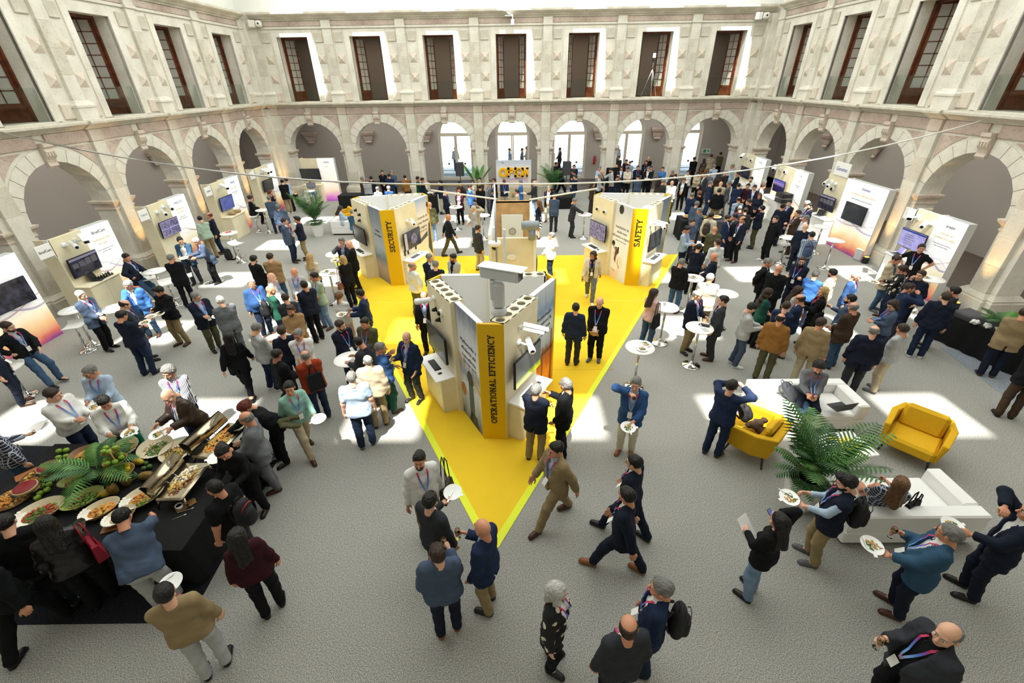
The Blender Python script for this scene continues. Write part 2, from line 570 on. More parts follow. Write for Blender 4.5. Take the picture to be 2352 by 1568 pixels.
def figure(pose, sex, fat, top, sleeve, bottom, h, hand_h, head_h, seed=0, hturn=0.0, hnod=None):
    """meshes (dict of (V, F)) of one figure 1.75 m tall in its own frame, and the frames of its head and hands"""
    key = (pose, sex, fat, top, sleeve, bottom, h, round(hturn, 1))
    if key in BODY:
        return BODY[key]
    p = POSES[pose]
    seat = p.get('seat')
    lean = p.get('lean', 0.0)
    if seat:
        lean += {'stool': .12, 'perch': -.05}.get(pose, 0)
    r = np.array((1.0, 0, 0)); f = np.array((0, math.cos(lean), -math.sin(lean))); u = np.array((0, math.sin(lean), math.cos(lean)))
    pz = (seat + .075) if seat else (.925 - (.05 if 'walk' in pose else 0))
    P0 = np.array((0, -.25 * math.sin(max(lean, 0)) if not seat else 0, pz))
    fem = sex == 'f'
    k = {'t': .93, 'a': 1.0, 'h': 1.14}[fat]
    belly = {'t': 0, 'a': .012, 'h': .06}[fat]
    shw = (.155 if fem else .176) * (1 + (k - 1) * .5)
    T = lambda x, y, z: P0 + r * x + f * y + u * z
    sho = {1: T(shw, -.01, .47), -1: T(-shw, -.01, .47)}
    hip = {1: P0 + r * .092, -1: P0 - r * .092}
    out = p.get('out', .25)
    def tgt(q):
        q = np.array(q, float)
        if seat:
            return np.array((q[0], q[1], q[2]))
        return q + (np.array((0, 0, -.05)) if 'walk' in pose else 0)
    arm, leg = {}, {}
    for s, nm in ((1, 'rh'), (-1, 'lh')):
        arm[s] = (sho[s], *ik(sho[s], tgt(p[nm]), .285, .255, np.array((s * out, -.8 if out < 1.2 else -.35, -.45))))
    for s, nm in ((1, 'rf'), (-1, 'lf')):
        ft = np.array(p.get(nm, (s * .105, .03 * s, 0)), float)
        an = ft + np.array((0, -.03, .085))
        leg[s] = (hip[s], *ik(hip[s], an, .43, .42, (s * .12, 1, .15 if seat else 0)), ft)
    N = T(0, -.02, .545)
    nod = p.get('nod', .08) if hnod is None else hnod
    ha = lean * .55 + nod
    hu = np.array((0, math.sin(ha * .6), math.cos(ha * .6)))
    HC = N + hu * .135 + f * .02
    M = np.eye(4)
    ct, st = math.cos(hturn), math.sin(hturn)
    hf = np.array((0, math.cos(ha), -math.sin(ha))); hup = np.array((0, math.sin(ha), math.cos(ha)))
    hr = r * ct - hf * st; hf2 = hf * ct + r * st
    M[:3, 0], M[:3, 1], M[:3, 2], M[:3, 3] = hr, hf2, hup, HC
    out_d = {}
    pts = [HC, P0, sho[1], sho[-1]] + [q for a in arm.values() for q in a] + [q for a in leg.values() for q in a]
    def torso(P, e, loose=0.0):
        kk = k
        D = rc(P, T(-.075, -.01, -.02), T(.075, -.01, -.02), .108 * kk + e, .108 * kk + e, f, .92)
        D = smin(D, rc(P, T(-.055, .005 + belly, .14), T(.055, .005 + belly, .14), (.1 if fem else .11) * kk + e + loose + belly * .5, (.1 if fem else .11) * kk + e + loose + belly * .5, f, .92), .1)
        D = smin(D, rc(P, T(-.08, 0, .34), T(.08, 0, .34), .12 * kk + e, .12 * kk + e, f, .84), .1)
        if fem:
            for s in (-1, 1):
                D = smin(D, rc(P, T(s * .075, .085, .35), T(s * .075, .095, .345), .055 + e * .6, .05 + e * .6), .05)
        for s in (-1, 1):
            D = smin(D, rc(P, T(s * .03, -.02, .5), T(s * (shw - .02), -.015, .465), .062 + e * .7, .056 + e * .7), .06)
        return D
    def arms(P, e, s, t0=0.0, cut=None):
        a, b, c = arm[s]
        kk = k * (.88 if fem else 1)
        d = rc(P, a, b, .052 * kk + e * .85, .045 * kk + e)
        d = smin(d, rc(P, b, c, .045 * kk + e, .031 * kk + e), .03)
        if cut is not None:
            if cut <= 1:
                d = np.maximum(rc(P, a, b, .056 * kk + e, .046 * kk + e), (P - (a + (b - a) * cut)) @ unit(b - a).astype(np.float32))
            else:
                dr = unit(c - b)
                cp = b + (c - b) * (cut - 1)
                d = np.maximum(d, np.where(((P - b) @ dr.astype(np.float32)) > 0, (P - cp) @ dr.astype(np.float32), -9))
        return d
    def legs(P, e0, e1, s, cut=None):
        a, b, c, ft = leg[s]
        kk = k ** .8 * (1.04 if fem else 1)
        d = rc(P, a, b, .084 * kk + e0, .06 * kk + (e0 + e1) / 2)
        d = smin(d, rc(P, b, c, .058 * kk + (e0 + e1) / 2, .042 + e1), .03)
        if cut is not None:
            dr = unit(c - b).astype(np.float32)
            d = np.maximum(d, (P - (c + (b - c) * cut)) @ dr)
        return d
    # continuous body
    F = Field(pts, .17, max(h * 1.25, .026))
    P = F.P
    D = torso(P, -.004)
    for s in (1, -1):
        D = smin(D, arms(P, 0, s), .035)
        D = smin(D, legs(P, 0, 0, s), .035)
        a, b, c, ft = leg[s]
        D = smin(D, rc(P, c + (0, 0, -.02), ft + np.array((s * .02, .12, .035)), .034, .03), .02)
    D = smin(D, rc(P, N - u * .04, HC - hu * .05, .056, .054), .03)
    F.D = D
    bv, bf = F.mesh()
    vs, fs = [bv], [bf]
    nv = len(bv)
    hv, hq = head_tpl(sex, head_h)
    vs.append(hv * 1.07 @ M[:3, :3].T + M[:3, 3]); fs.append(hq + nv); nv += len(hv)
    hands = {}
    for s, kn in ((1, 'rk'), (-1, 'lk')):
        a, b, c = arm[s]
        hd = unit(c - b)
        kind = p.get(kn, 'relax')
        pn = np.array((-s * .8, .5, 0)) if abs(hd[2]) > .75 else (np.array((0, 0, 1.0)) if (p.get('prop') and s == -1) else np.array((-s * .75, .1, -.45)))
        pn = unit(pn - hd * (pn @ hd))
        xx = np.cross(pn, hd) 
        HM = np.stack([xx * 1.0, pn, hd], 1)
        tv, tf = hand_tpl(kind, hand_h)
        if s == -1:
            tv = tv * np.array((-1, 1, 1)); tf = tf[:, ::-1]
        sc_ = .9 if fem else 1.0
        vs.append((tv * sc_) @ HM.T + c); fs.append(tf + nv); nv += len(tv)
        hands[s] = (c + hd * .095 + pn * .035, hd, pn)
    out_d['body'] = (np.concatenate(vs), np.concatenate(fs))
    # clothing
    rs = np.random.RandomState(seed)
    ph = rs.rand(6) * 6
    def folds(P, amp):
        return 1.25 * amp * (.35 * np.sin(61 * P[..., 2] + 23 * P[..., 0] + 4 * np.sin(17 * P[..., 1] + ph[3])) + np.sin(34 * P[..., 2] + 3.2 * np.sin(13 * P[..., 0] + ph[0]) + ph[1]) * np.sin(11 * P[..., 1] + 9 * P[..., 0] + ph[2]))
    jacket = top in ('blazer', 'open', 'coat')
    inner = jacket or top == 'vest'
    def upper(kind, e, loose, sl, cutlow, hem, flare, amp, zip_=None, lapel=False):
        ap = [sho[1], sho[-1], T(0, 0, hem), T(0, 0, .5)] + [q for a in arm.values() for q in a]
        F = Field(ap, .2, h)
        P = F.P
        D = torso(P, e, loose)
        if flare:
            D = smin(D, rc(P, T(-.08, 0, -.02), T(.08, 0, -.02), .112 * k + e, .112 * k + e, f, .95), .06)
            D = smin(D, rc(P, T(-.082, 0, hem - .02), T(.082, 0, hem - .02), .112 * k + e + flare, .112 * k + e + flare, f, .95), .06)
        x = (P - P0.astype(np.float32)) @ r.astype(np.float32); y = (P - P0.astype(np.float32)) @ f.astype(np.float32); z = (P - P0.astype(np.float32)) @ u.astype(np.float32)
        D = np.maximum(D, hem - z)
        if sl is not None:
            for s in (1, -1):
                D = smin(D, arms(P, e * (.8 if kind != 'in' else .5) + .004, s, cut=sl), .03)
        D = smin(D, rc(P, N - u * .075, N - u * .02, .072 + e * .5, .06 + e * .5), .03) if kind != 'in' else smin(D, rc(P, N - u * .075, N + u * .0, .066, .058), .03)
        D = np.maximum(D, -rc(P, N - u * .03 + f * .015, N + u * .2 + f * .05, .052, .09)) if kind != 'in' else np.maximum(D, z - .575)
        if zip_:
            hw = np.interp(z, zip_[0], zip_[1])
            if lapel:
                g = (np.abs(x) - hw)
                D = D - .008 * ((g > 0) & (g < .05) & (y > .03) & (z > .12) & (z < .5))
            D = np.maximum(D, -np.maximum(np.abs(x) - hw, .0 - y))
        D = D + folds(P, amp)
        if kind == 'in' or top in ('shirt', 'tee', 'jacket'):
            rr = .008 if kind == 'in' else .014
            cn = N - u * (.012 if kind == 'in' else .02)
            q = P - cn.astype(np.float32)
            qx, qy, qz = q @ r.astype(np.float32), q @ f.astype(np.float32), q @ u.astype(np.float32)
            rad = np.sqrt(qx ** 2 + (qy - .006) ** 2)
            col = np.maximum(np.abs(rad - .068 - .12 * np.maximum(-qz, -.03)) - rr, np.abs(qz + .35 * np.maximum(qy, 0)) - .03)
            col = np.maximum(col, -np.maximum(np.abs(qx) - .018, .0 - qy))
            D = np.minimum(D, col)
        if kind != 'in' and top in ('blazer', 'open', 'coat', 'jacket', 'vest'):
            q = P - (N - u * .04).astype(np.float32)
            qx, qy, qz = q @ r.astype(np.float32), q @ f.astype(np.float32), q @ u.astype(np.float32)
            rad = np.sqrt(qx ** 2 + (qy - .004) ** 2)
            col = np.maximum(np.abs(rad - .076 - .5 * np.maximum(-qz, -.02)) - .009, np.abs(qz + .45 * np.maximum(qy, 0)) - .03)
            col = np.maximum(col, -np.maximum(np.abs(qx) - .035, .01 - qy))
            D = smin(D, col, .006)
        if kind != 'in' and top == 'blazer':
            D = np.maximum(D, -np.maximum(np.maximum(np.abs(x) - .012, y + .02), z + .06))
        F.D = D
        return F
    FI = None
    if inner:
        FI = upper('in', .006, .004, None if top != 'vest' else 1.86, 0, -.06, 0, .0015)
        out_d['shirt'] = FI.mesh()
    if top == 'blazer':
        FT = upper('out', .026, .008, 1.93, 0, -.19, .012, .004, ((-.2, -.02, .06, .14, .52, .6), (.05, .02, .008, .012, .085, .05)), True)
    elif top == 'open':
        FT = upper('out', .028, .008, 1.93, 0, -.2, .018, .005, ((-.2, .1, .5, .6), (.085, .075, .085, .05)), True)
    elif top == 'coat':
        FT = upper('out', .034, .01, 1.95, 0, -.42, .03, .005, ((-.5, .0, .5, .6), (.06, .04, .07, .05)), True)
    elif top == 'vest':
        FT = upper('out', .03, .006, .25, 0, -.13, .006, .006, ((-.2, .3, .5, .6), (.003, .004, .05, .05)))
    elif top == 'jacket':
        FT = upper('out', .034, .012, 1.93, 0, -.1, .006, .006)
    elif top == 'sweater':
        FT = upper('out', .02, .012, 1.93, 0, -.1, .008, .004)
    elif top == 'tee':
        FT = upper('out', .014, .012, .8, 0, -.12, .012, .004)
    elif top == 'dress':
        FT = upper('out', .014, .0, 1.4, 0, -.45 if not seat else -.16, .05, .004)
    else:
        FT = upper('out', .014, .014, sleeve, 0, -.09 if not fem else -.07, .006, .005)
    out_d['top'] = FT.mesh()
    for s in (1, -1):
        a, b, c, ft = leg[s]
        dr = unit(c - b)
    lp = [P0 + u * .12] + [q for a in leg.values() for q in a]
    F = Field(lp, .17, h)
    P = F.P
    x = (P - P0.astype(np.float32)) @ r.astype(np.float32); z = (P - P0.astype(np.float32)) @ u.astype(np.float32)
    if bottom == 'skirt':
        m = (leg[1][1] + leg[-1][1]) / 2
        D = smin(torso(P, .01), rc(P, P0 - r * .0, m - (P0 - m) * .05, .16, .2, r, 1.15), .05)
        D = np.maximum(D, (P - m.astype(np.float32)) @ unit(m - P0).astype(np.float32))
    else:
        D = np.maximum(torso(P, .008), z - .14)
        cut = {'crop': .16, 'wide': -.12}.get(bottom, -.085)
        e1 = {'slim': .012, 'wide': .04, 'crop': .02}.get(bottom, .024)
        for s in (1, -1):
            D = smin(D, legs(P, .014, e1, s, cut), .03)
        D = D + folds(P, .004)
    D = np.maximum(D, z - .13)
    F.D = D
    out_d['trousers'] = F.mesh()
    for s in (1, -1):
        a, b, c, ft = leg[s]
        sd = np.array((s * .16, 1, 0)) if not seat or ft[2] < .05 else np.array((s * .1, .93, -.35))
        sd = unit(sd)
        F = Field([c, ft, ft + sd * .2], .08, max(.011, h * .6))
        P = F.P
        hl = c + np.array((0, -.0, -.045)) - sd * .015
        D = rc(P, hl, hl + sd * .17 + np.array((0, 0, -.008)), .042, .036, (0, 0, 1), .95)
        D = smin(D, rc(P, hl + sd * .1, hl + sd * .185 + np.array((0, 0, -.01)), .044, .034, (0, 0, 1), .8), .02)
        D = smin(D, rc(P, hl, c + (0, 0, .0), .04, .044), .02)
        up_ = (P - c.astype(np.float32))[..., 2]
        D = np.maximum(D, up_ - .02)
        zz = P[..., 2] - (c[2] - .085)
        sole = rc(P, hl + np.array((0, 0, -.02)), hl + sd * .185 + np.array((0, 0, -.02)), .046, .043, (0, 0, 1), 2.0)
        D = smin(D, np.maximum(np.maximum(sole, zz - .022), -zz), .004)
        D = np.maximum(D, -zz)
        F.D = D
        out_d['shoe%d' % s] = F.mesh()
    # lanyard ribbon and badge, laid on the outer garment
    def sdf_at(Q):
        g = (np.asarray(Q) - FT.org) / FT.h
        i = np.clip(np.round(g).astype(int), 0, np.array(FT.D.shape) - 1)
        d = FT.D[i[..., 0], i[..., 1], i[..., 2]]
        if FI is not None:
            i = np.clip(np.round((np.asarray(Q) - FI.org) / FI.h).astype(int), 0, np.array(FI.D.shape) - 1)
            d = np.minimum(d, FI.D[i[..., 0], i[..., 1], i[..., 2]])
        return d
    ts = np.linspace(.34, -.02, 60)
    path = []
    def drop(x0, z0, sg):
        Q = np.array([T(x0, sg * t, z0) for t in ts])
        d = sdf_at(Q)
        i = np.argmax(d < .016) if (d < .016).any() else len(ts) - 1
        return T(x0, sg * ts[i] + sg * .012, z0), f * sg
    for x0, z0 in ((-.005, .19), (-.02, .25), (-.035, .31), (-.05, .37), (-.062, .43), (-.07, .49)):
        path.append(drop(x0, z0, 1))
    path.append((N + r * -.072 - u * .0, u)); 
    path.append((N + r * -.055 - f * .05 + u * .015, -f)); path.append((N - f * .07 + u * .012, -f)); path.append((N + r * .055 - f * .05 + u * .015, -f))
    path.append((N + r * .072 - u * .0, u))
    for x0, z0 in ((.07, .49), (.062, .43), (.05, .37), (.035, .31), (.02, .25), (.005, .19)):
        path.append(drop(x0, z0, 1))
    lv, lf = [], []
    w = .0115
    for i, (q, n) in enumerate(path):
        t = unit(path[min(i + 1, len(path) - 1)][0] - path[max(i - 1, 0)][0])
        b = unit(np.cross(n, t))
        lv += [q + b * w, q - b * w]
        if i:
            lf.append((2 * i - 2, 2 * i - 1, 2 * i + 1, 2 * i))
    out_d['lanyard'] = (np.array(lv), np.array(lf))
    q0, n0 = drop(0, .13, 1)
    q1, n1 = drop(0, .19, 1)
    dd = unit(q0 - q1)
    cx = q1 + dd * .075 + f * .006
    bw, bh = .04, .058
    out_d['badge'] = (np.array([cx + r * a * bw + dd * b_ * bh + f * c_ for c_ in (0, .004) for a, b_ in ((-1, -1), (1, -1), (1, 1), (-1, 1))]),
                      np.array([(0, 1, 2, 3), (7, 6, 5, 4), (4, 5, 1, 0), (5, 6, 2, 1), (6, 7, 3, 2), (7, 4, 0, 3)]))
    info = dict(M=M, hands=hands, P0=P0, u=u, f=f, T=T, shw=shw, top=FT, sho=sho, seat=seat)
    BODY[key] = (out_d, info)
    return BODY[key]
# ------------------------------------------------------------------ the courtyard
D, XL, XR, BAY = 28.81, -14.5, 13.9, 3.95
def stone(name, a, b, spot=.0, bump=.25):
    m = mat(name, a, .82, noise=.2, scale=1.6, bump=bump, bscale=26, col2=b, detail=9)
    t = m.node_tree
    bs = t.nodes['Principled BSDF']
    src = bs.inputs['Base Color'].links[0].from_socket
    tc = [n for n in t.nodes if n.type == 'TEX_COORD'][0]
    n = t.nodes.new('ShaderNodeTexNoise'); n.inputs['Scale'].default_value = 14; n.inputs['Detail'].default_value = 10
    t.links.new(tc.outputs['Object'], n.inputs['Vector'])
    r = t.nodes.new('ShaderNodeValToRGB')
    r.color_ramp.elements[0].position = .3; r.color_ramp.elements[0].color = (.42, .38, .33, 1)
    r.color_ramp.elements[1].position = .46; r.color_ramp.elements[1].color = (1, 1, 1, 1)
    t.links.new(n.outputs['Fac'], r.inputs['Fac'])
    mx = t.nodes.new('ShaderNodeMix'); mx.data_type = 'RGBA'; mx.blend_type = 'MULTIPLY'; mx.inputs['Factor'].default_value = .22 + spot
    t.links.new(src, mx.inputs['A']); t.links.new(r.outputs['Color'], mx.inputs['B'])
    t.links.new(mx.outputs['Result'], bs.inputs['Base Color'])
    return m
ST = stone('pale_limestone', 'e3dfd2', 'd0cbbd')
ST2 = stone('weathered_limestone', 'd9d3c4', 'c0b9a9', .1)
PINK = stone('pink_breccia_stone', 'cbbbae', 'b39f93', .25)
PINK2 = stone('buff_breccia_stone', 'd9d0c0', 'c7b8a8', .15)
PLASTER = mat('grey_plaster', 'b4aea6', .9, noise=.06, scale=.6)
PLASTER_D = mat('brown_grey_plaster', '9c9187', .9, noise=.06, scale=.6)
WHITEP = mat('white_paint', 'f3f3ec', .9)
BROWN = mat('brown_tile', '5d5249', .6, noise=.12, scale=1.2)
WOODR = mat('red_brown_varnished_wood', '6e3a1e', .35, noise=.35, scale=5, col2='4a2412')
GLASS = mat('clear_glass', 'eef6f2', .02, trans=1.0, ior=1.2)
PANEG = mat('window_glass', 'c4c2b8', .12, trans=.25, ior=1.4)
# carpets
def carpet_mat(name, a, b, c, sc=75):
    m = bpy.data.materials.new(name); m.use_nodes = True
    t = m.node_tree; bs = t.nodes['Principled BSDF']
    bs.inputs['Roughness'].default_value = .95; bs.inputs['Specular IOR Level'].default_value = .15
    tc = t.nodes.new('ShaderNodeTexCoord')
    n = t.nodes.new('ShaderNodeTexNoise'); n.inputs['Scale'].default_value = sc; n.inputs['Detail'].default_value = 3; n.inputs['Roughness'].default_value = .75
    t.links.new(tc.outputs['Object'], n.inputs['Vector'])
    r = t.nodes.new('ShaderNodeValToRGB')
    e = r.color_ramp.elements
    e[0].position = .36; e[0].color = (*lin(a), 1); e[1].position = .64; e[1].color = (*lin(c), 1)
    k = e.new(.5); k.color = (*lin(b), 1)
    t.links.new(n.outputs['Fac'], r.inputs['Fac'])
    n2 = t.nodes.new('ShaderNodeTexNoise'); n2.inputs['Scale'].default_value = .8; n2.inputs['Detail'].default_value = 5
    t.links.new(tc.outputs['Object'], n2.inputs['Vector'])
    r2 = t.nodes.new('ShaderNodeValToRGB'); r2.color_ramp.elements[0].color = (.93, .93, .93, 1); r2.color_ramp.elements[0].position = .3; r2.color_ramp.elements[1].position = .7
    t.links.new(n2.outputs['Fac'], r2.inputs['Fac'])
    mx = t.nodes.new('ShaderNodeMix'); mx.data_type = 'RGBA'; mx.blend_type = 'MULTIPLY'; mx.inputs['Factor'].default_value = 1
    t.links.new(r.outputs['Color'], mx.inputs['A']); t.links.new(r2.outputs['Color'], mx.inputs['B'])
    t.links.new(mx.outputs['Result'], bs.inputs['Base Color'])
    bp = t.nodes.new('ShaderNodeBump'); bp.inputs['Strength'].default_value = .2; bp.inputs['Distance'].default_value = .006
    t.links.new(n.outputs['Fac'], bp.inputs['Height']); t.links.new(bp.outputs['Normal'], bs.inputs['Normal'])
    MATS[name] = m
    return m
GREYC = carpet_mat('grey_loop_carpet', '6a6a64', '9a9992', 'c8c7c0')
BLUEC = carpet_mat('blue_grey_carpet', '6f757c', '8f969d', 'aab0b6')
BLACKC = carpet_mat('black_carpet', '15161a', '1e1f24', '2a2b31')
YELC = mat('yellow_carpet', 'f2cb2a', .75, noise=.05, scale=2.0, spec=.25)
LIME = mat('lime_yellow_tape', 'e6f02a', .6)
def struct(name, mb, mats, M=None, parent=None):
    o = mb.obj(name, mats, parent, M)
    if parent is None:
        o['kind'] = 'structure'
    return o
fl = struct('floor', MB().box(-20, 19, -2, 36, -.3, 0), GREYC)
def sheet(name, poly, z, m):
    o = MB().plan([(p[0], p[1]) for p in poly], .001, z, 0).obj(name, m, fl)
    return o
tipL, tipR, cL, cR = Vector((-.5, 4.2, 0)), Vector((-.3, 4.2, 0)), Vector((-7.57, 17.35, 0)), Vector((6.62, 17.2, 0))
sheet('yellow_carpet', [tipL, tipR, cR, cL], .006, YELC)
def strip(name, a, b, w, z, m):
    d = (b - a).normalized(); n = Vector((-d.y, d.x, 0)) * w
    return sheet(name, [a - n * 0, b - n * 0, b + n, a + n], z, m)
sheet('edge_tape', [(-.5, 4.2), (-.39, 4.26), (-7.44, 17.35), (-7.57, 17.35)], .009, LIME)
sheet('edge_tape', [(-.3, 4.2), (6.62, 17.2), (6.5, 17.2), (-.41, 4.26)], .0095, LIME)
strip('carpet_seam', Vector((-5.15, 12.93, 0)), Vector((4.3, 12.93, 0)), .02, .0075, mat('pale_yellow_seam', 'ffdf5a', .7))
strip('carpet_seam', Vector((-2.9, 9.0, 0)), Vector((2.4, 9.0, 0)), .012, .0072, mat('dark_yellow_seam', 'd7a808', .7))
sheet('black_carpet', [(-13, 3.05), (-4.75, 3.12), (-4.45, 3.5), (-4.6, 6.3), (-13, 6.6)], .008, BLACKC)
sheet('blue_carpet_strip', [(10.6, 6.0), (13.9, 6.0), (13.9, 9.9), (11.15, 9.9)], .005, BLUEC)
# ------------------------------------------------------------------ shared stone pieces, in wall coordinates (x along, y into the wall, z up)
AR, ASP = 1.55, 2.62
PM = {}
def piece(key, make, mats):
    if key not in PM:
        PM[key] = make().mesh(key, mats)
    return PM[key]
def ring(x0, x1, y0, y1, prof, mb=None):
    mb = mb or MB()
    vs, n = [], len(prof)
    for o, z in prof:
        vs += [(x0 - o, y0 - o, z), (x1 + o, y0 - o, z), (x1 + o, y1 + o, z), (x0 - o, y1 + o, z)]
    fs = [(4 * i + k, 4 * i + (k + 1) % 4, 4 * i + 4 + (k + 1) % 4, 4 * i + 4 + k) for i in range(n - 1) for k in range(4)]
    fs += [(3, 2, 1, 0), tuple(4 * (n - 1) + k for k in range(4))]
    return mb.add(vs, fs)
def wedge(a0, a1, r0, r1, y0, y1):
    p = [(r0 * math.cos(a1), r0 * math.sin(a1)), (r0 * math.cos(a0), r0 * math.sin(a0)), (r1 * math.cos(a0), r1 * math.sin(a0)), (r1 * math.cos((a0 + a1) / 2), r1 * math.sin((a0 + a1) / 2)), (r1 * math.cos(a1), r1 * math.sin(a1))]
    return MB().prism(p, y0, y1)
NV = 13
def voussoir():
    g = .006
    a = PI / NV
    return wedge(g, a - g, AR - .004, 1.93, -.035, .3)
def scroll():
    prof = [(0, 4.0), (-.08, 4.0), (-.13, 4.06), (-.1, 4.14), (-.12, 4.24), (-.2, 4.34), (-.2, 4.48), (-.16, 4.56), (-.22, 4.6), (-.22, 4.7), (0, 4.7)]
    mb = MB()
    w = .16
    vs = [(-w, y, z) for y, z in prof] + [(w, y, z) for y, z in prof]
    n = len(prof)
    fs = [tuple(range(n)), tuple(reversed(range(n, 2 * n)))] + [(i, i + n, (i + 1) % n + n, (i + 1) % n) for i in range(n)]
    mb.add(vs, fs)
    for k in (-1, 0, 1):
        mb.box(k * .09 - .02, k * .09 + .02, -.24, -.1, 4.36, 4.46)
    return mb
def capital():
    return ring(-.425, .425, 0, .7, [(0, 2.3), (.03, 2.3), (.035, 2.35), (.015, 2.37), (.02, 2.44), (.07, 2.5), (.11, 2.55), (.12, 2.62), (0, 2.64)])
def plinth():
    mb = ring(-.425, .425, 0, .7, [(.16, 0), (.16, .42), (.13, .46), (.14, .5), (.08, .56), (.02, .62), (0, .62)])
    return ring(-.27, .27, -.14, .3, [(.15, 0), (.15, .42), (.12, .46), (.13, .5), (.07, .56), (.02, .62), (0, .62)], mb)
def block(x0, x1, y0, y1, z0, z1, b=.008):
    return lambda: MB().rbox(x0, x1, y0, y1, z0, z1, b)
def spandrel():
    r, cx, top = 2.03, 1.66, 4.5
    a0, a1 = math.acos(cx / r), math.asin((top - ASP) / r)
    p = [(cx, top)] + [(r * math.cos(a1 + (a0 - a1) * i / 6), ASP + r * math.sin(a1 + (a0 - a1) * i / 6)) for i in range(7)]
    return MB().prism(p, -.02, .1)
def mould(x0, x1, prof):
    """moulding run along x; prof (y, z)"""
    n = len(prof)
    vs = [(x0, y, z) for y, z in prof] + [(x1, y, z) for y, z in prof]
    fs = [tuple(range(n)), tuple(reversed(range(n, 2 * n)))] + [(i, i + n, (i + 1) % n + n, (i + 1) % n) for i in range(n)]
    return MB().add(vs, fs)
CORN = [(.05, 4.93), (-.06, 4.93), (-.1, 4.97), (-.14, 4.99), (-.2, 5.03), (-.33, 5.08), (-.36, 5.1), (-.36, 5.16), (-.33, 5.19), (.05, 5.21)]
UCORN = [(.05, 9.02), (-.06, 9.02), (-.1, 9.08), (-.16, 9.1), (-.22, 9.16), (-.38, 9.24), (-.42, 9.28), (-.42, 9.36), (-.38, 9.4), (.4, 9.42)]
def boss():
    w, h, d = .21, .22, .13
    return MB().add([(-w, 0, -h), (w, 0, -h), (w, 0, h), (-w, 0, h), (0, -d, 0)], [(0, 1, 4), (1, 2, 4), (2, 3, 4), (3, 0, 4)])
def upbase():
    mb = ring(-.26, .26, -.14, .1, [(.1, 5.2), (.1, 5.56), (.13, 5.58), (.13, 5.64), (.06, 5.7), (.03, 5.76), (0, 5.78)])
    return mb
def leaf_frame():
    mb = MB()
    W, H, f = .8, 3.05, .075
    mb.box(0, f, -.022, .022, 0, H); mb.box(W - f, W, -.022, .022, 0, H)
    mb.box(f, W - f, -.022, .022, 0, .5); mb.box(f, W - f, -.022, .022, H - f, H)
    mb.box(W / 2 - .014, W / 2 + .014, -.016, .016, .5, H - f)
    for i in range(1, 7):
        z = .5 + (H - f - .5) * i / 7
        mb.box(f, W - f, -.016, .016, z - .013, z + .013)
    return mb
PW, PH = (.8 - .15) / 2 - .014, (3.05 - .575) / 7 - .026
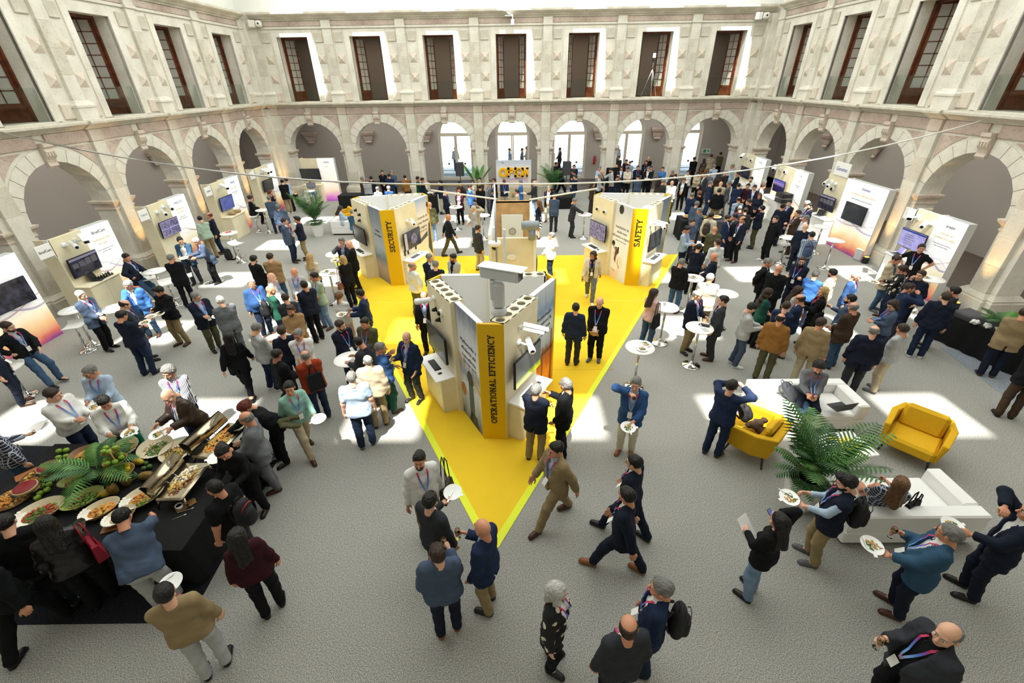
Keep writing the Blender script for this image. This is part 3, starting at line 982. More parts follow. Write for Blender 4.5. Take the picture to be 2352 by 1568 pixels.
def wall(name, W, bays, x_end0, x_end1, sides, back):
    """one side of the courtyard: front wall with arches and openings, corridors behind it, stone pieces as children"""
    mb = MB()
    h = BAY / 2
    T = .7
    xs = [b - h for b in bays] + [bays[-1] + h]
    def quad(a, b, c, d, mi=0):
        mb.quad(a, b, c, d, mi)
    for b in bays:
        na = 20
        arc = [(b - AR * math.cos(PI * i / na), ASP + AR * math.sin(PI * i / na)) for i in range(na + 1)]
        for y, fl_ in ((0, 0), (T, 1)):
            def q(p):
                v = [(x, y, z) for x, z in p]
                mb.add(v if not fl_ else v[::-1], [(0, 1, 2, 3)])
            q([(b - h, 0), (b - AR, 0), (b - AR, ASP), (b - h, ASP)])
            q([(b + AR, 0), (b + h, 0), (b + h, ASP), (b + AR, ASP)])
            q([(b - h, ASP), (b - AR, ASP), (b - AR, 5.2), (b - h, 5.2)])
            q([(b + AR, ASP), (b + h, ASP), (b + h, 5.2), (b + AR, 5.2)])
            for i in range(na):
                q([arc[i], arc[i + 1], (arc[i + 1][0], 5.2), (arc[i][0], 5.2)])
            q([(b - h, 5.2), (b - .83, 5.2), (b - .83, 8.32), (b - h, 8.32)])
            q([(b + .83, 5.2), (b + h, 5.2), (b + h, 8.32), (b + .83, 8.32)])
            q([(b - h, 8.32), (b + h, 8.32), (b + h, 9.42), (b - h, 9.42)])
        pts = [(b - AR, 0), *arc, (b + AR, 0)]
        for (xa, za), (xb, zb) in zip(pts, pts[1:]):
            quad((xa, 0, za), (xa, T, za), (xb, T, zb), (xb, 0, zb))
        w = [(b - .83, 5.2), (b - .83, 8.32), (b + .83, 8.32), (b + .83, 5.2)]
        for (xa, za), (xb, zb) in zip(w, w[1:] + w[:1]):
            quad((xa, 0, za), (xa, T, za), (xb, T, zb), (xb, 0, zb))
    a, c = xs[0], xs[-1]
    for x0, x1 in ((x_end0, a), (c, x_end1)):
        if x1 - x0 > .01:
            mb.box(x0, x1, 0, T, 0, 9.42)
    # set-back white wall under the roof, corridors
    mb.box(x_end0 - .4, x_end1 + .4, .38, .7, 9.42, 12.0, 1)
    CD = 4.3
    E0, E1 = x_end0 - 5, x_end1 + 5
    mb.quad((E0, T, .012), (E1, T, .012), (E1, CD, .012), (E0, CD, .012), 4)
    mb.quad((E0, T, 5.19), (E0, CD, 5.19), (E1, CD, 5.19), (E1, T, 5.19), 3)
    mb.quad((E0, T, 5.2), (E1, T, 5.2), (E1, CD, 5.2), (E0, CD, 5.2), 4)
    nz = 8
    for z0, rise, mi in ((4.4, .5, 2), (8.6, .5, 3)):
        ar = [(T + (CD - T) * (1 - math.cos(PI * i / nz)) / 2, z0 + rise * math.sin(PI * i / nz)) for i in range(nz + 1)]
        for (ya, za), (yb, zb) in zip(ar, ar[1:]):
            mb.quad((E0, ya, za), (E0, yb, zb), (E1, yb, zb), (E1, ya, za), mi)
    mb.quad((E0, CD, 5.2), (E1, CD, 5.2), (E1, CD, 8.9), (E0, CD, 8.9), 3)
    if back:
        dx = [bays[i] for i in (2, 3, 4, 5, 6)]
        prev = E0
        dr, dz = 1.15, 3.0
        for x in dx:
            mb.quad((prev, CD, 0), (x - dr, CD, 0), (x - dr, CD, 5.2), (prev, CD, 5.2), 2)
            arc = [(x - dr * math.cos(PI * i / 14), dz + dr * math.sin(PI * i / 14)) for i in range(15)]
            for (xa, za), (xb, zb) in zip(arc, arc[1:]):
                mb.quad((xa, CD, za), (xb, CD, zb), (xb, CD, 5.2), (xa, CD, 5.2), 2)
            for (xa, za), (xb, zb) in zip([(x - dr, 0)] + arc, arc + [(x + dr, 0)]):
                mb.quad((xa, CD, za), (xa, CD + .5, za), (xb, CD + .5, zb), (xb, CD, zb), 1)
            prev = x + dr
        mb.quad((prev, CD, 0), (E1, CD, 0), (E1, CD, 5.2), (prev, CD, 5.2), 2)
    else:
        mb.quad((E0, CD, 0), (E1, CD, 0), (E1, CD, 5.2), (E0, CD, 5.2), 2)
    root = struct(name, mb, [ST, WHITEP, PLASTER, PLASTER_D, BROWN], W)
    def put(nm, key, make, m, x=0, z=0, y=0, rot=0, mir=False):
        M = Matrix.Translation((x, y, z))
        if rot:
            M = M @ Matrix.Rotation(-rot, 4, 'Y')
        if mir:
            M = M @ Matrix.Diagonal((-1, 1, 1, 1))
        return link(nm, piece(key, make, m), root, M)
    piers = xs
    for i, x in enumerate(piers):
        put('capital', 'capital', capital, PINK2, x)
        put('pier_plinth', 'pier_plinth', plinth, ST2, x)
        for k in range(5):
            z0, z1 = .62 + k * .786, .62 + (k + 1) * .786
            put('pilaster_block', 'pilaster_block%d' % k, block(-.25, .25, -.14, .1, z0, z1), ST if (k + i) % 3 else ST2, x)
        put('frieze_block', 'frieze_pier', block(-.25, .25, -.15, .1, 4.56, 4.92), PINK if i % 2 else PINK2, x)
        put('cornice_block', 'cornice_break', lambda: mould(-.34, .34, [(y - .1 if y < 0 else y, z) for y, z in CORN]), PINK2 if i % 3 == 1 else ST2, x)
        put('pilaster_base', 'pilaster_base', upbase, ST, x)
        for k in range(4):
            put('pilaster_block', 'upper_block%d' % k, block(-.24, .24, -.12, .1, 5.78 + k * .72, 5.78 + (k + 1) * .72), ST2 if (k + i) % 3 else ST, x)
        put('pilaster_cap', 'pilaster_cap', block(-.28, .28, -.17, .1, 8.66, 8.76), ST, x)
        put('frieze_block', 'upper_frieze_pier', block(-.25, .25, -.13, .1, 8.76, 9.02), ST, x)
    for i, b in enumerate(bays):
        for k in range(NV):
            if k != NV // 2:
                put('voussoir', 'voussoir', voussoir, ST, b, ASP, 0, PI * k / NV)
        put('keystone', 'keystone', scroll, PINK2, b)
        for s in (-1, 1):
            put('spandrel_panel', 'spandrel_panel', spandrel, PINK if (i + s) % 3 else PINK2, b, mir=s < 0)
            put('frieze_block', 'frieze_block', block(.17, 1.72, -.06, .1, 4.58, 4.92), PINK, b, mir=s < 0)
            put('cornice_block', 'cornice_block', lambda: mould(.004, 1.63, CORN), ST2 if (i + s) % 2 else ST, b, mir=s < 0)
            put('frieze_block', 'upper_frieze_block', block(.01, 1.72, -.04, .1, 8.78, 9.0), PINK if (i * 2 + s) % 3 else PINK2, b, mir=s < 0)
            put('cornice_block', 'upper_cornice_block', lambda: mould(.004, 1.972, UCORN), ST2 if (i + s) % 3 else ST, b, mir=s < 0)
            put('string_course', 'string_course', block(0, 1.69, -.07, .1, 8.66, 8.75), ST, b, mir=s < 0)
            put('jamb_stone', 'jamb_stone', block(.83, 1.12, -.05, .1, 5.22, 8.6), ST, b, mir=s < 0)
            for z0, z1, key in ((8.05, 8.5, 'top_plaque'), (5.26, 5.7, 'low_plaque')):
                put('plaque', key, block(1.22, 1.66, -.06, .1, z0, z1, .02), PINK2 if key == 'low_plaque' else ST2, b, mir=s < 0)
            for z in (7.28, 6.36):
                put('diamond_boss', 'diamond_boss', boss, PINK2, b + s * 1.44, z)
        put('lintel_stone', 'lintel_stone', block(-.83, .83, -.05, .1, 8.3, 8.6), ST, b)
        put('sill_stone', 'sill_stone', block(-.86, .86, -.12, .7, 5.19, 5.235), ST2, b)
        # corbels and ribs in the corridor
        put('corbel', 'corbel', lambda: ring(-.4, .4, 4.0, 4.3, [(-.2, 2.6), (-.12, 2.75), (-.06, 3.0), (0, 3.05), (.06, 3.2), (.06, 3.3)]), PINK, b - h)
        put('corbel', 'upper_corbel', lambda: ring(-.35, .35, 4.05, 4.3, [(-.2, 7.0), (-.06, 7.3), (.06, 7.45), (.06, 7.55)]), PINK, b - h)
    return root
WB = Matrix.Translation((0, D, 0))
WL = Matrix.Translation((XL, 0, 0)) @ Matrix.Rotation(PI / 2, 4, 'Z')
WR = Matrix.Translation((XR, 0, 0)) @ Matrix.Rotation(-PI / 2, 4, 'Z')
BB = [-.127 + BAY * (i - 3) for i in range(7)]
BL = [26.45 - BAY * k for k in range(5)][::-1]
BR = [-(25.92 - BAY * k) for k in range(5)]
wall_back = wall('wall_back', WB, BB, XL, XR, 0, True)
wall_left = wall('wall_left', WL, BL, BL[0] - BAY / 2 - 8, D, 0, False)
wall_right = wall('wall_right', WR, BR, -D, BR[-1] + BAY / 2 + 8, 0, False)
struct('wall_front', MB().box(-20, 19, -1.6, -1.1, 0, 12), ST2)
# corner pilasters
for nm, x, par in (('corner_block', XL + .02, wall_back), ('corner_block', XR - .02, wall_back)):
    for z0, z1 in ((.0, 4.9), (5.2, 9.0)):
        MB().rbox(x - .3, x + .3, -.3, .2, z0, z1, .02).obj(nm, ST, par)
# windows of the upper floor: two inward leaves and a glass guard
LEAF = leaf_frame().mesh('leaf_frame', WOODR)
PANE = MB().box(-PW / 2, PW / 2, -.004, .004, 0, PH).mesh('pane', PANEG)
GUARD = MB().box(-.83, .83, .12, .135, 5.24, 6.16).mesh('glass_guard', GLASS)
WFR = MB().box(-.83, -.76, .5, .62, 5.235, 8.32).box(.76, .83, .5, .62, 5.235, 8.32).box(-.76, .76, .5, .62, 8.24, 8.32).mesh('window_frame', WOODR)
wn = 0
for W, bays in ((WB, BB), (WL, BL), (WR, BR)):
    for b in bays:
        wn += 1
        w = link('window_%d' % wn, WFR, None, W @ Matrix.Translation((b, 0, 0)))
        w['kind'] = 'structure'
        for s in (-1, 1):
            M = Matrix.Translation((s * .76, .6, 5.24)) @ Matrix.Rotation(PI / 2 + (.4 * s), 4, 'Z')
            lf = link('window_leaf', LEAF, w, M)
            for c in range(2):
                for q in range(7):
                    link('pane', PANE, lf, Matrix.Translation((.075 + (PW + .028) * c + PW / 2, 0, .513 + (PH + .026) * q)))
        g = link('glass_guard', GUARD, w)
# street doors seen through the back arcade
DOORF = mat('cream_door_paint', 'd9d2bf', .5)
DFM = MB()
for s in (-1, 1):
    DFM.box(s * 1.08 - .06, s * 1.08 + .06, -.05, .05, 0, 3.0)
    DFM.box(s * .05 - .045, s * .05 + .045, -.05, .05, .0, 2.85)
DFM.box(-1.15, 1.15, -.06, .06, 2.85, 3.05).box(-1.1, 1.1, -.03, .03, 0, .18)
a_ = [(1.14 * math.cos(PI * i / 16), 3.03 + 1.14 * math.sin(PI * i / 16)) for i in range(17)]
b_ = [(.98 * math.cos(PI * i / 16), 3.03 + .98 * math.sin(PI * i / 16)) for i in range(17)]
for i in range(16):
    DFM.prism([b_[i], a_[i], a_[i + 1], b_[i + 1]][::-1], -.05, .05)
DFME = DFM.mesh('door_frame', DOORF)
DPANE = MB().box(-.48, .48, -.006, .006, 0, 2.62).mesh('door_pane', GLASS)
STICK = MB().box(-.07, .07, -.012, -.008, 0, .14).mesh('pane_sticker', mat('dark_green_sticker', '31443a', .5))
HALF = MB().prism(b_[::-1], -.005, .005).mesh('fanlight', GLASS)
for k in range(5):
    b = BB[k + 2]
    d = link('door_%d' % (k + 1), DFME, None, WB @ Matrix.Translation((b, 4.55, .02)))
    d['kind'] = 'structure'
    for s in (-1, 1):
        p = link('door_pane', DPANE, d, Matrix.Translation((s * .57, 0, .2)))
        link('pane_sticker', STICK, p, Matrix.Translation((0, 0, .8)))
        MB().box(s * .57 - .48, s * .57 + .48, -.06, -.03, .62, .66).obj('push_bar', mat('brushed_steel', 'b8b8b4', .3, 1.0), d)
    link('fanlight', HALF, d)
# outside: bright paving, a pale parapet and trees
tag(MB().box(-40, 40, 33.9, 80, -.3, -.02).obj('ground', mat('pale_paving', 'e9e5da', .9)), None, kind='structure')
tag(MB().box(-40, 40, 44, 44.4, -.02, 2.9).obj('garden_wall', mat('white_render', 'f4f2ea', .9)), None, kind='structure')
# roof slab with square openings that let the sun in
zr = 11.7
t_ = SUN_DIR
holes_x = [(-11.25 + 3.83 * k - t_.x * zr, -11.25 + 3.83 * k + 1.55 - t_.x * zr) for k in range(7)]
rows = [6.6, 10.46, 14.4, 18.36, 22.3]
hy = [(r_ - t_.y * zr, r_ + 1.32 - t_.y * zr) for r_ in rows]
RB = MB()
def roof_cells(xc, yc, holes):
    for x0, x1 in zip(xc, xc[1:]):
        for y0, y1 in zip(yc, yc[1:]):
            cx, cy = (x0 + x1) / 2, (y0 + y1) / 2
            if any(a < cx < b and c < cy < d for a, b, c, d in holes):
                continue
            RB.quad((x0, y0, zr), (x0, y1, zr), (x1, y1, zr), (x1, y0, zr))
hl = [(a, b, c, d) for a, b in holes_x for c, d in hy]
yb0 = D - .455 * (zr - 5.5) - .0
yb1 = D - .455 * (zr - 8.42)
wx = [(b - .5 - .08 * 4.7, b + 1.22 - .08 * 4.7) for b in BB]
hl2 = [(a, b, yb0, yb1) for a, b in wx]
ysp = 24.4
roof_cells(sorted({-21, 21, *[q for p in holes_x for q in p]}), sorted({-4, ysp, *[q for p in hy for q in p]}), hl)
roof_cells(sorted({-21, 21, *[q for p in wx for q in p]}), sorted({ysp, 33.6, yb0, yb1}), hl2)
struct('ceiling', RB, mat('white_roof_panel', 'eeeeea', .9))
roof_o.location.z = zr - .1

# fill lights added under the corridor vaults to brighten the arcades
def area(name, loc, sx, sy, e, col=(1, .96, .9), rot=(0, 0, 0)):
    l = bpy.data.lights.new(name, 'AREA'); l.shape = 'RECTANGLE'; l.size = sx; l.size_y = sy; l.energy = e; l.color = col
    o = bpy.data.objects.new(name, l); COLL.objects.link(o); o.location = loc; o.rotation_euler = rot
    return o
area('corridor_light', (0, D + 2.5, 4.5), 26, 1.5, 260)
area('corridor_light', (XL - 2.5, 17, 4.5), 1.5, 26, 260)
area('corridor_light', (XR + 2.5, 17, 4.5), 1.5, 26, 260)

area('upper_corridor_light', (0, D + 2.5, 8.5), 26, 1.5, 150, (1, .86, .7))  # warm fill added to lift the dark upper corridors
area('upper_corridor_light', (XL - 2.5, 17, 8.5), 1.5, 26, 150, (1, .86, .7))
area('upper_corridor_light', (XR + 2.5, 17, 8.5), 1.5, 26, 150, (1, .86, .7))
LEAFT = mat('tree_leaf_green', '6f8f4a', .7, noise=.4, scale=3, col2='4c6d34')
for i, (x, h) in enumerate(((-9, 6.2), (-4.5, 7.0), (-.8, 6.0), (2.6, 7.2), (6.2, 6.4), (10.5, 6.8), (14, 6.0))):
    t = tag(MB().tube([(0, 0, 0), (.1, 0, 2.2), (0, .1, 3.6)], [.16, .13, .08], 8).obj('tree', mat('tree_bark', '6a5a48', .9), None, TR(x, 47 + (i % 3), 0)), 'leafy tree beyond the white garden wall, number %d from the left' % (i + 1), 'tree', 'trees outside')
    t['label'] = ['leafy tree outside, leftmost beyond the garden wall', 'tall leafy tree outside, second from left', 'leafy tree outside behind the OPEN wall', 'tall leafy tree outside behind the third door', 'leafy tree outside behind the fourth door', 'leafy tree outside, second from right', 'leafy tree outside, rightmost beyond the garden wall'][i]
    rnd = random.Random(i)
    mb = MB()
    for k in range(260):
        a, b_, q = rnd.random() * 2 * PI, rnd.random() * PI - PI / 2, rnd.random() ** .4 * 1.9
        c = Vector((q * math.cos(a) * math.cos(b_), q * math.sin(a) * math.cos(b_), h - 2.2 + q * math.sin(b_)))
        n = Vector((rnd.gauss(0, 1), rnd.gauss(0, 1), rnd.gauss(0, 1))).normalized(); u_ = n.orthogonal().normalized() * .2; v_ = n.cross(u_) * 1.2
        mb.add([c - u_, c - v_, c + u_, c + v_], [(0, 1, 2, 3)])
    f = mb.obj('foliage', LEAFT, t); f['kind'] = 'stuff'
# ------------------------------------------------------------------ exhibition stands
PLY = mat('birch_plywood', 'eee5c8', .6, noise=.06, scale=3, col2='e7dcba')
PLY2 = mat('birch_plywood_edge', 'cdb98c', .7, noise=.2, scale=20)
WLAM = mat('white_laminate', 'f4f3ee', .45)
WGREY = mat('pale_grey_side', 'c3c6c4', .7)
BLK = mat('black_plastic', '141416', .45)
DGREY = mat('dark_grey_plastic', '3a3c40', .5)
CAMW = mat('white_camera_housing', 'eef0ee', .4)
GLOSSB = mat('black_glossy_lens', '0a0a0c', .08)
CHROME = mat('chrome', 'd8d8d8', .08, 1.0)
STEEL = mat('brushed_steel', 'b8b8b4', .3, 1.0)
INK = mat('black_ink', '1d1d20', .7)
YPAN = mat('yellow_panel', 'eabb08', .5)
INKY = mat('pale_yellow_ink', 'ecd58a', .7)
INKB = mat('dark_blue_ink', '1b2f8f', .7)
INKG = mat('grey_ink', '83868c', .7)
def ramp_mat(name, stops, axis=2, noise=.0, nscale=2.0, emit=0.0, rough=.6, bands=None):
    """print whose colour runs along one object axis, warped by noise"""
    m = bpy.data.materials.new(name); m.use_nodes = True
    t = m.node_tree; b = t.nodes['Principled BSDF']; b.inputs['Roughness'].default_value = rough
    tc = t.nodes.new('ShaderNodeTexCoord'); sp = t.nodes.new('ShaderNodeSeparateXYZ')
    t.links.new(tc.outputs['Object'], sp.inputs[0])
    src = sp.outputs[axis]
    if noise:
        n = t.nodes.new('ShaderNodeTexNoise'); n.inputs['Scale'].default_value = nscale; n.inputs['Detail'].default_value = 4
        if bands:
            mp = t.nodes.new('ShaderNodeMapping'); mp.inputs['Scale'].default_value = bands
            t.links.new(tc.outputs['Object'], mp.inputs[0]); t.links.new(mp.outputs[0], n.inputs['Vector'])
        else:
            t.links.new(tc.outputs['Object'], n.inputs['Vector'])
        a = t.nodes.new('ShaderNodeMath'); a.operation = 'MULTIPLY_ADD'; a.inputs[1].default_value = noise * 2; 
        t.links.new(n.outputs['Fac'], a.inputs[0]); t.links.new(src, a.inputs[2])
        s2 = t.nodes.new('ShaderNodeMath'); s2.operation = 'SUBTRACT'; s2.inputs[1].default_value = noise
        t.links.new(a.outputs[0], s2.inputs[0]); src = s2.outputs[0]
    z0, z1 = stops[0][0], stops[-1][0]
    mr = t.nodes.new('ShaderNodeMapRange'); mr.inputs['From Min'].default_value = z0; mr.inputs['From Max'].default_value = z1
    t.links.new(src, mr.inputs['Value'])
    r = t.nodes.new('ShaderNodeValToRGB'); e = r.color_ramp.elements
    e[0].position = 0; e[0].color = (*lin(stops[0][1]), 1); e[1].position = 1; e[1].color = (*lin(stops[-1][1]), 1)
    for z, c in stops[1:-1]:
        k = e.new((z - z0) / (z1 - z0)); k.color = (*lin(c), 1)
    t.links.new(mr.outputs['Result'], r.inputs['Fac']); t.links.new(r.outputs['Color'], b.inputs['Base Color'])
    if emit:
        t.links.new(r.outputs['Color'], b.inputs['Emission Color']); b.inputs['Emission Strength'].default_value = emit
    MATS[name] = m
    return m
LIGHTBOX = ramp_mat('backlit_sunrise_print', [(0, '8a3f80'), (.22, 'd8705f'), (.5, 'f3c58e'), (.85, 'fbf3d8'), (1.1, 'f6f5f4'), (2.5, 'f3f4f8')], noise=.22, nscale=1.7, emit=.28)
LIGHTPINK = ramp_mat('backlit_violet_print', [(0, 'a94fc0'), (.25, 'd884c4'), (.6, 'f6d9c4'), (1.0, 'fdf3e4'), (2.5, 'f6f4f8')], noise=.2, nscale=1.4, emit=.3)
SKYP = ramp_mat('fire_photo_print', [(0, 'd8761c'), (.45, 'f0a030'), (.8, 'c8641c'), (1.1, '8a5a40'), (1.25, 'a9b9cc'), (1.7, 'd4dce6'), (2.1, '7f9cc0'), (2.6, 'd0d8e0')], noise=.35, nscale=3.0, bands=(4, 4, .8))
PLANT = ramp_mat('machinery_photo_print', [(0, '5c6470'), (.4, 'aab0ba'), (.9, 'd4d8de'), (1.3, '8d95a2'), (1.6, 'e8eaee'), (2.2, 'c8ced8'), (2.6, '7e8794')], noise=.45, nscale=2.2, bands=(3, 3, 1))
BEACH = ramp_mat('beach_photo_print', [(0, 'd9d2c8'), (.8, 'e8ded2'), (1.4, 'd5cdc4'), (2.0, 'f0eae4'), (2.4, 'c8d0e2'), (2.6, '9fb3d6')], noise=.15, nscale=1.5)
MARB = ramp_mat('hospital_photo_print', [(0, 'e0e2e6'), (.5, 'eef0f2'), (1.5, 'f4f5f7'), (2.1, 'e4e6ea'), (2.6, 'cfd3d9')], noise=.2, nscale=1.5)
CITYP = ramp_mat('city_photo_print', [(0, '8a8080'), (.5, 'c0a89a'), (.9, '6f8a9a'), (1.3, 'b9c4cc'), (1.8, 'a5adb5'), (2.6, '6e7c8c')], noise=.4, nscale=2.5, bands=(3, 3, 1))
WHITEPR = mat('white_print', 'f3f4f4', .6)
def screen_mat(name, a, b, c, emit=.6, sc=6):
    m = mat(name, a, .15, noise=.5, scale=sc, col2=b, detail=2, spec=.6)
    t = m.node_tree; bs = t.nodes['Principled BSDF']
    t.links.new(bs.inputs['Base Color'].links[0].from_socket, bs.inputs['Emission Color'])
    bs.inputs['Emission Strength'].default_value = emit
    return m
SCR_DARK = screen_mat('dark_software_screen', '3c3a4a', '17161c', 0, .25)
SCR_LILAC = screen_mat('lilac_software_screen', 'a5a0d6', '8d87c4', 0, .4)
SCR_BLUE = screen_mat('blue_software_screen', '5c66a0', '4c5590', 0, .4)
SCR_OFF = mat('switched_off_screen', '3a3c40', .15)
SCR_NIGHT = ramp_mat('dusk_picture_screen', [(-.3, '12122a'), (0, '2a2348'), (.1, '8a78b0'), (.3, '1c3fa8')], noise=.05, nscale=4, emit=.35, rough=.2)
SCR_GREEN = ramp_mat('thermal_screen', [(-.3, 'd8e020'), (-.2, 'a8b820'), (-.12, '4a4d52'), (.3, '55585c')], noise=.03, nscale=3, emit=.3, rough=.2)
SCR_GRID = screen_mat('camera_grid_screen', '8a84a8', '4c4868', 0, .3, 14)
def tv(parent, w, h, screen, M, tilt=0, pic=None):
    """screen with bezel, bracket and picture; x right, y into the wall, z up"""
    M = M @ Matrix.Rotation(tilt, 4, 'X')
    o = MB().rbox(-w / 2, w / 2, -.05, 0, -h / 2, h / 2, .006).box(-.18, .18, 0, .09, -.12, .12).obj('television', BLK, parent, M)
    MB().box(-w / 2 + .014, w / 2 - .014, -.053, -.049, -h / 2 + .014, h / 2 - .014).obj('screen', screen, o)
    if pic == 'app':
        MB().box(-w / 2 + .02, w / 2 - .02, -.0545, -.0525, h / 2 - .085, h / 2 - .02).obj('menu_bar', mat('lilac_menu_bar', '9c95ba', .4), o)
        for k in range(4):
            MB().box(-.42 * w + .22 * w * k, -.42 * w + .22 * w * k + .19 * w, -.0545, -.0525, -.02, .12 + .02 * k).obj('picture_tile', mat('grey_picture_tile', '67656f', .4), o)
    if pic == 'grid':
        for k in range(4):
            a, b = k % 2, k // 2
            MB().box(-.47 * w + .48 * w * a, -.47 * w + .48 * w * a + .45 * w, -.0545, -.0525, -.45 * h + .47 * h * b, -.45 * h + .47 * h * b + .42 * h).obj('picture_tile', SCR_GRID, o)
    if pic == 'eye':
        MB().lathe([(.19, 0), (.19, .002)], 20).obj('fisheye_picture', screen_mat('fisheye_picture_print', '6d6890', '4a4436', 0, .3, 9), o, Matrix.Translation((.08, -.0525, 0)) @ Matrix.Rotation(PI / 2, 4, 'X'))
        MB().box(-w / 2 + .02, -w / 2 + .17, -.0545, -.0525, -h / 2 + .02, h / 2 - .02).obj('menu_bar', mat('pale_side_menu', 'a9a6b4', .4), o)
    if pic == 'win':
        MB().box(-w / 2 + .02, w / 2 - .02, -.0545, -.0525, h / 2 - .07, h / 2 - .02).obj('menu_bar', mat('blue_title_bar', '2c48a0', .4), o)
        for k in range(5):
            MB().box(-.3, .02 + .05 * (k % 3), -.0545, -.0525, .12 - .07 * k, .14 - .07 * k).obj('text_line', INKG, o)
    return o
def bullet(parent, M, s=1.0, ang=.5):
    """bullet camera on a wall arm: points along -y turned by ang"""
    o = MB().lathe([(.06 * s, 0), (.06 * s, .03 * s), (.03 * s, .04 * s)], 14, 0, Matrix.Rotation(PI / 2, 4, 'X')).tube([(0, -.03 * s, 0), (0, -.13 * s, -.01 * s), (.02 * s, -.17 * s, .0)], .018 * s).obj('camera', CAMW, parent, M)
    Mb = Matrix.Translation((.02 * s, -.2 * s, .01 * s)) @ Matrix.Rotation(ang, 4, 'Z') @ Matrix.Rotation(.25, 4, 'X') @ Matrix.Rotation(PI / 2, 4, 'X')
    MB().lathe([(.03 * s, -.13 * s), (.05 * s, -.12 * s), (.052 * s, .1 * s), (.058 * s, .1 * s), (.058 * s, .19 * s), (.045 * s, .19 * s)], 14).obj('camera_body', CAMW, o, Mb)
    MB().lathe([(.044 * s, .185 * s), (.03 * s, .195 * s), (.0, .2 * s)], 14).obj('lens', GLOSSB, o, Mb)
    return o
def boxcam(parent, M, s=1.0, ang=.6):
    o = MB().box(-.05 * s, .05 * s, -.03 * s, 0, -.06 * s, .06 * s).tube([(0, -.03 * s, 0), (0, -.2 * s, .02 * s)], .022 * s).obj('camera', CAMW, parent, M)
    Mb = Matrix.Translation((0, -.25 * s, .07 * s)) @ Matrix.Rotation(ang, 4, 'Z') @ Matrix.Rotation(.2, 4, 'X')
    MB().rbox(-.065 * s, .065 * s, -.24 * s, .16 * s, -.05 * s, .05 * s, .015 * s).rbox(-.075 * s, .075 * s, -.3 * s, .17 * s, .045 * s, .062 * s, .008 * s).obj('camera_housing', CAMW, o, Mb)
    MB().box(-.05 * s, .05 * s, -.243 * s, -.238 * s, -.04 * s, .035 * s).obj('front_glass', GLOSSB, o, Mb)
    return o
def dome(parent, M, s=1.0):
    o = MB().lathe([(.075 * s, 0), (.078 * s, .02 * s), (.07 * s, .045 * s), (.055 * s, .05 * s)], 16, 0, Matrix.Rotation(PI / 2, 4, 'X')).obj('dome_camera', CAMW, parent, M)
    MB().ball((0, -.05 * s, 0), (.052 * s, .05 * s, .052 * s), 12, 8).obj('dark_dome', GLOSSB, o)
    return o
def keyboard(parent, M, w=.44):
    o = MB().rbox(-w / 2, w / 2, -.075, .075, 0, .018, .005).obj('keyboard', BLK, parent, M)
    mb = MB()
    for r_ in range(5):
        for c in range(14):
            x = -w / 2 + .012 + c * (w - .024) / 14
            mb.box(x, x + (w - .024) / 14 - .004, -.065 + r_ * .026, -.065 + r_ * .026 + .02, .018, .024)
    k = mb.obj('keys', DGREY, o); k['kind'] = 'stuff'
    return o
def mouse(parent, M):
    return MB().ball((0, 0, .012), (.03, .05, .018), 10, 6).obj('mouse', BLK, parent, M)
def text(parent, name, s, size, m, M, align='CENTER', depth=.0015):
    """lettering on a face: x right, z up, seen from -y"""
    return link(name, text_mesh(name, s, size, m, depth, align), parent, M @ Matrix.Rotation(PI / 2, 4, 'X'))
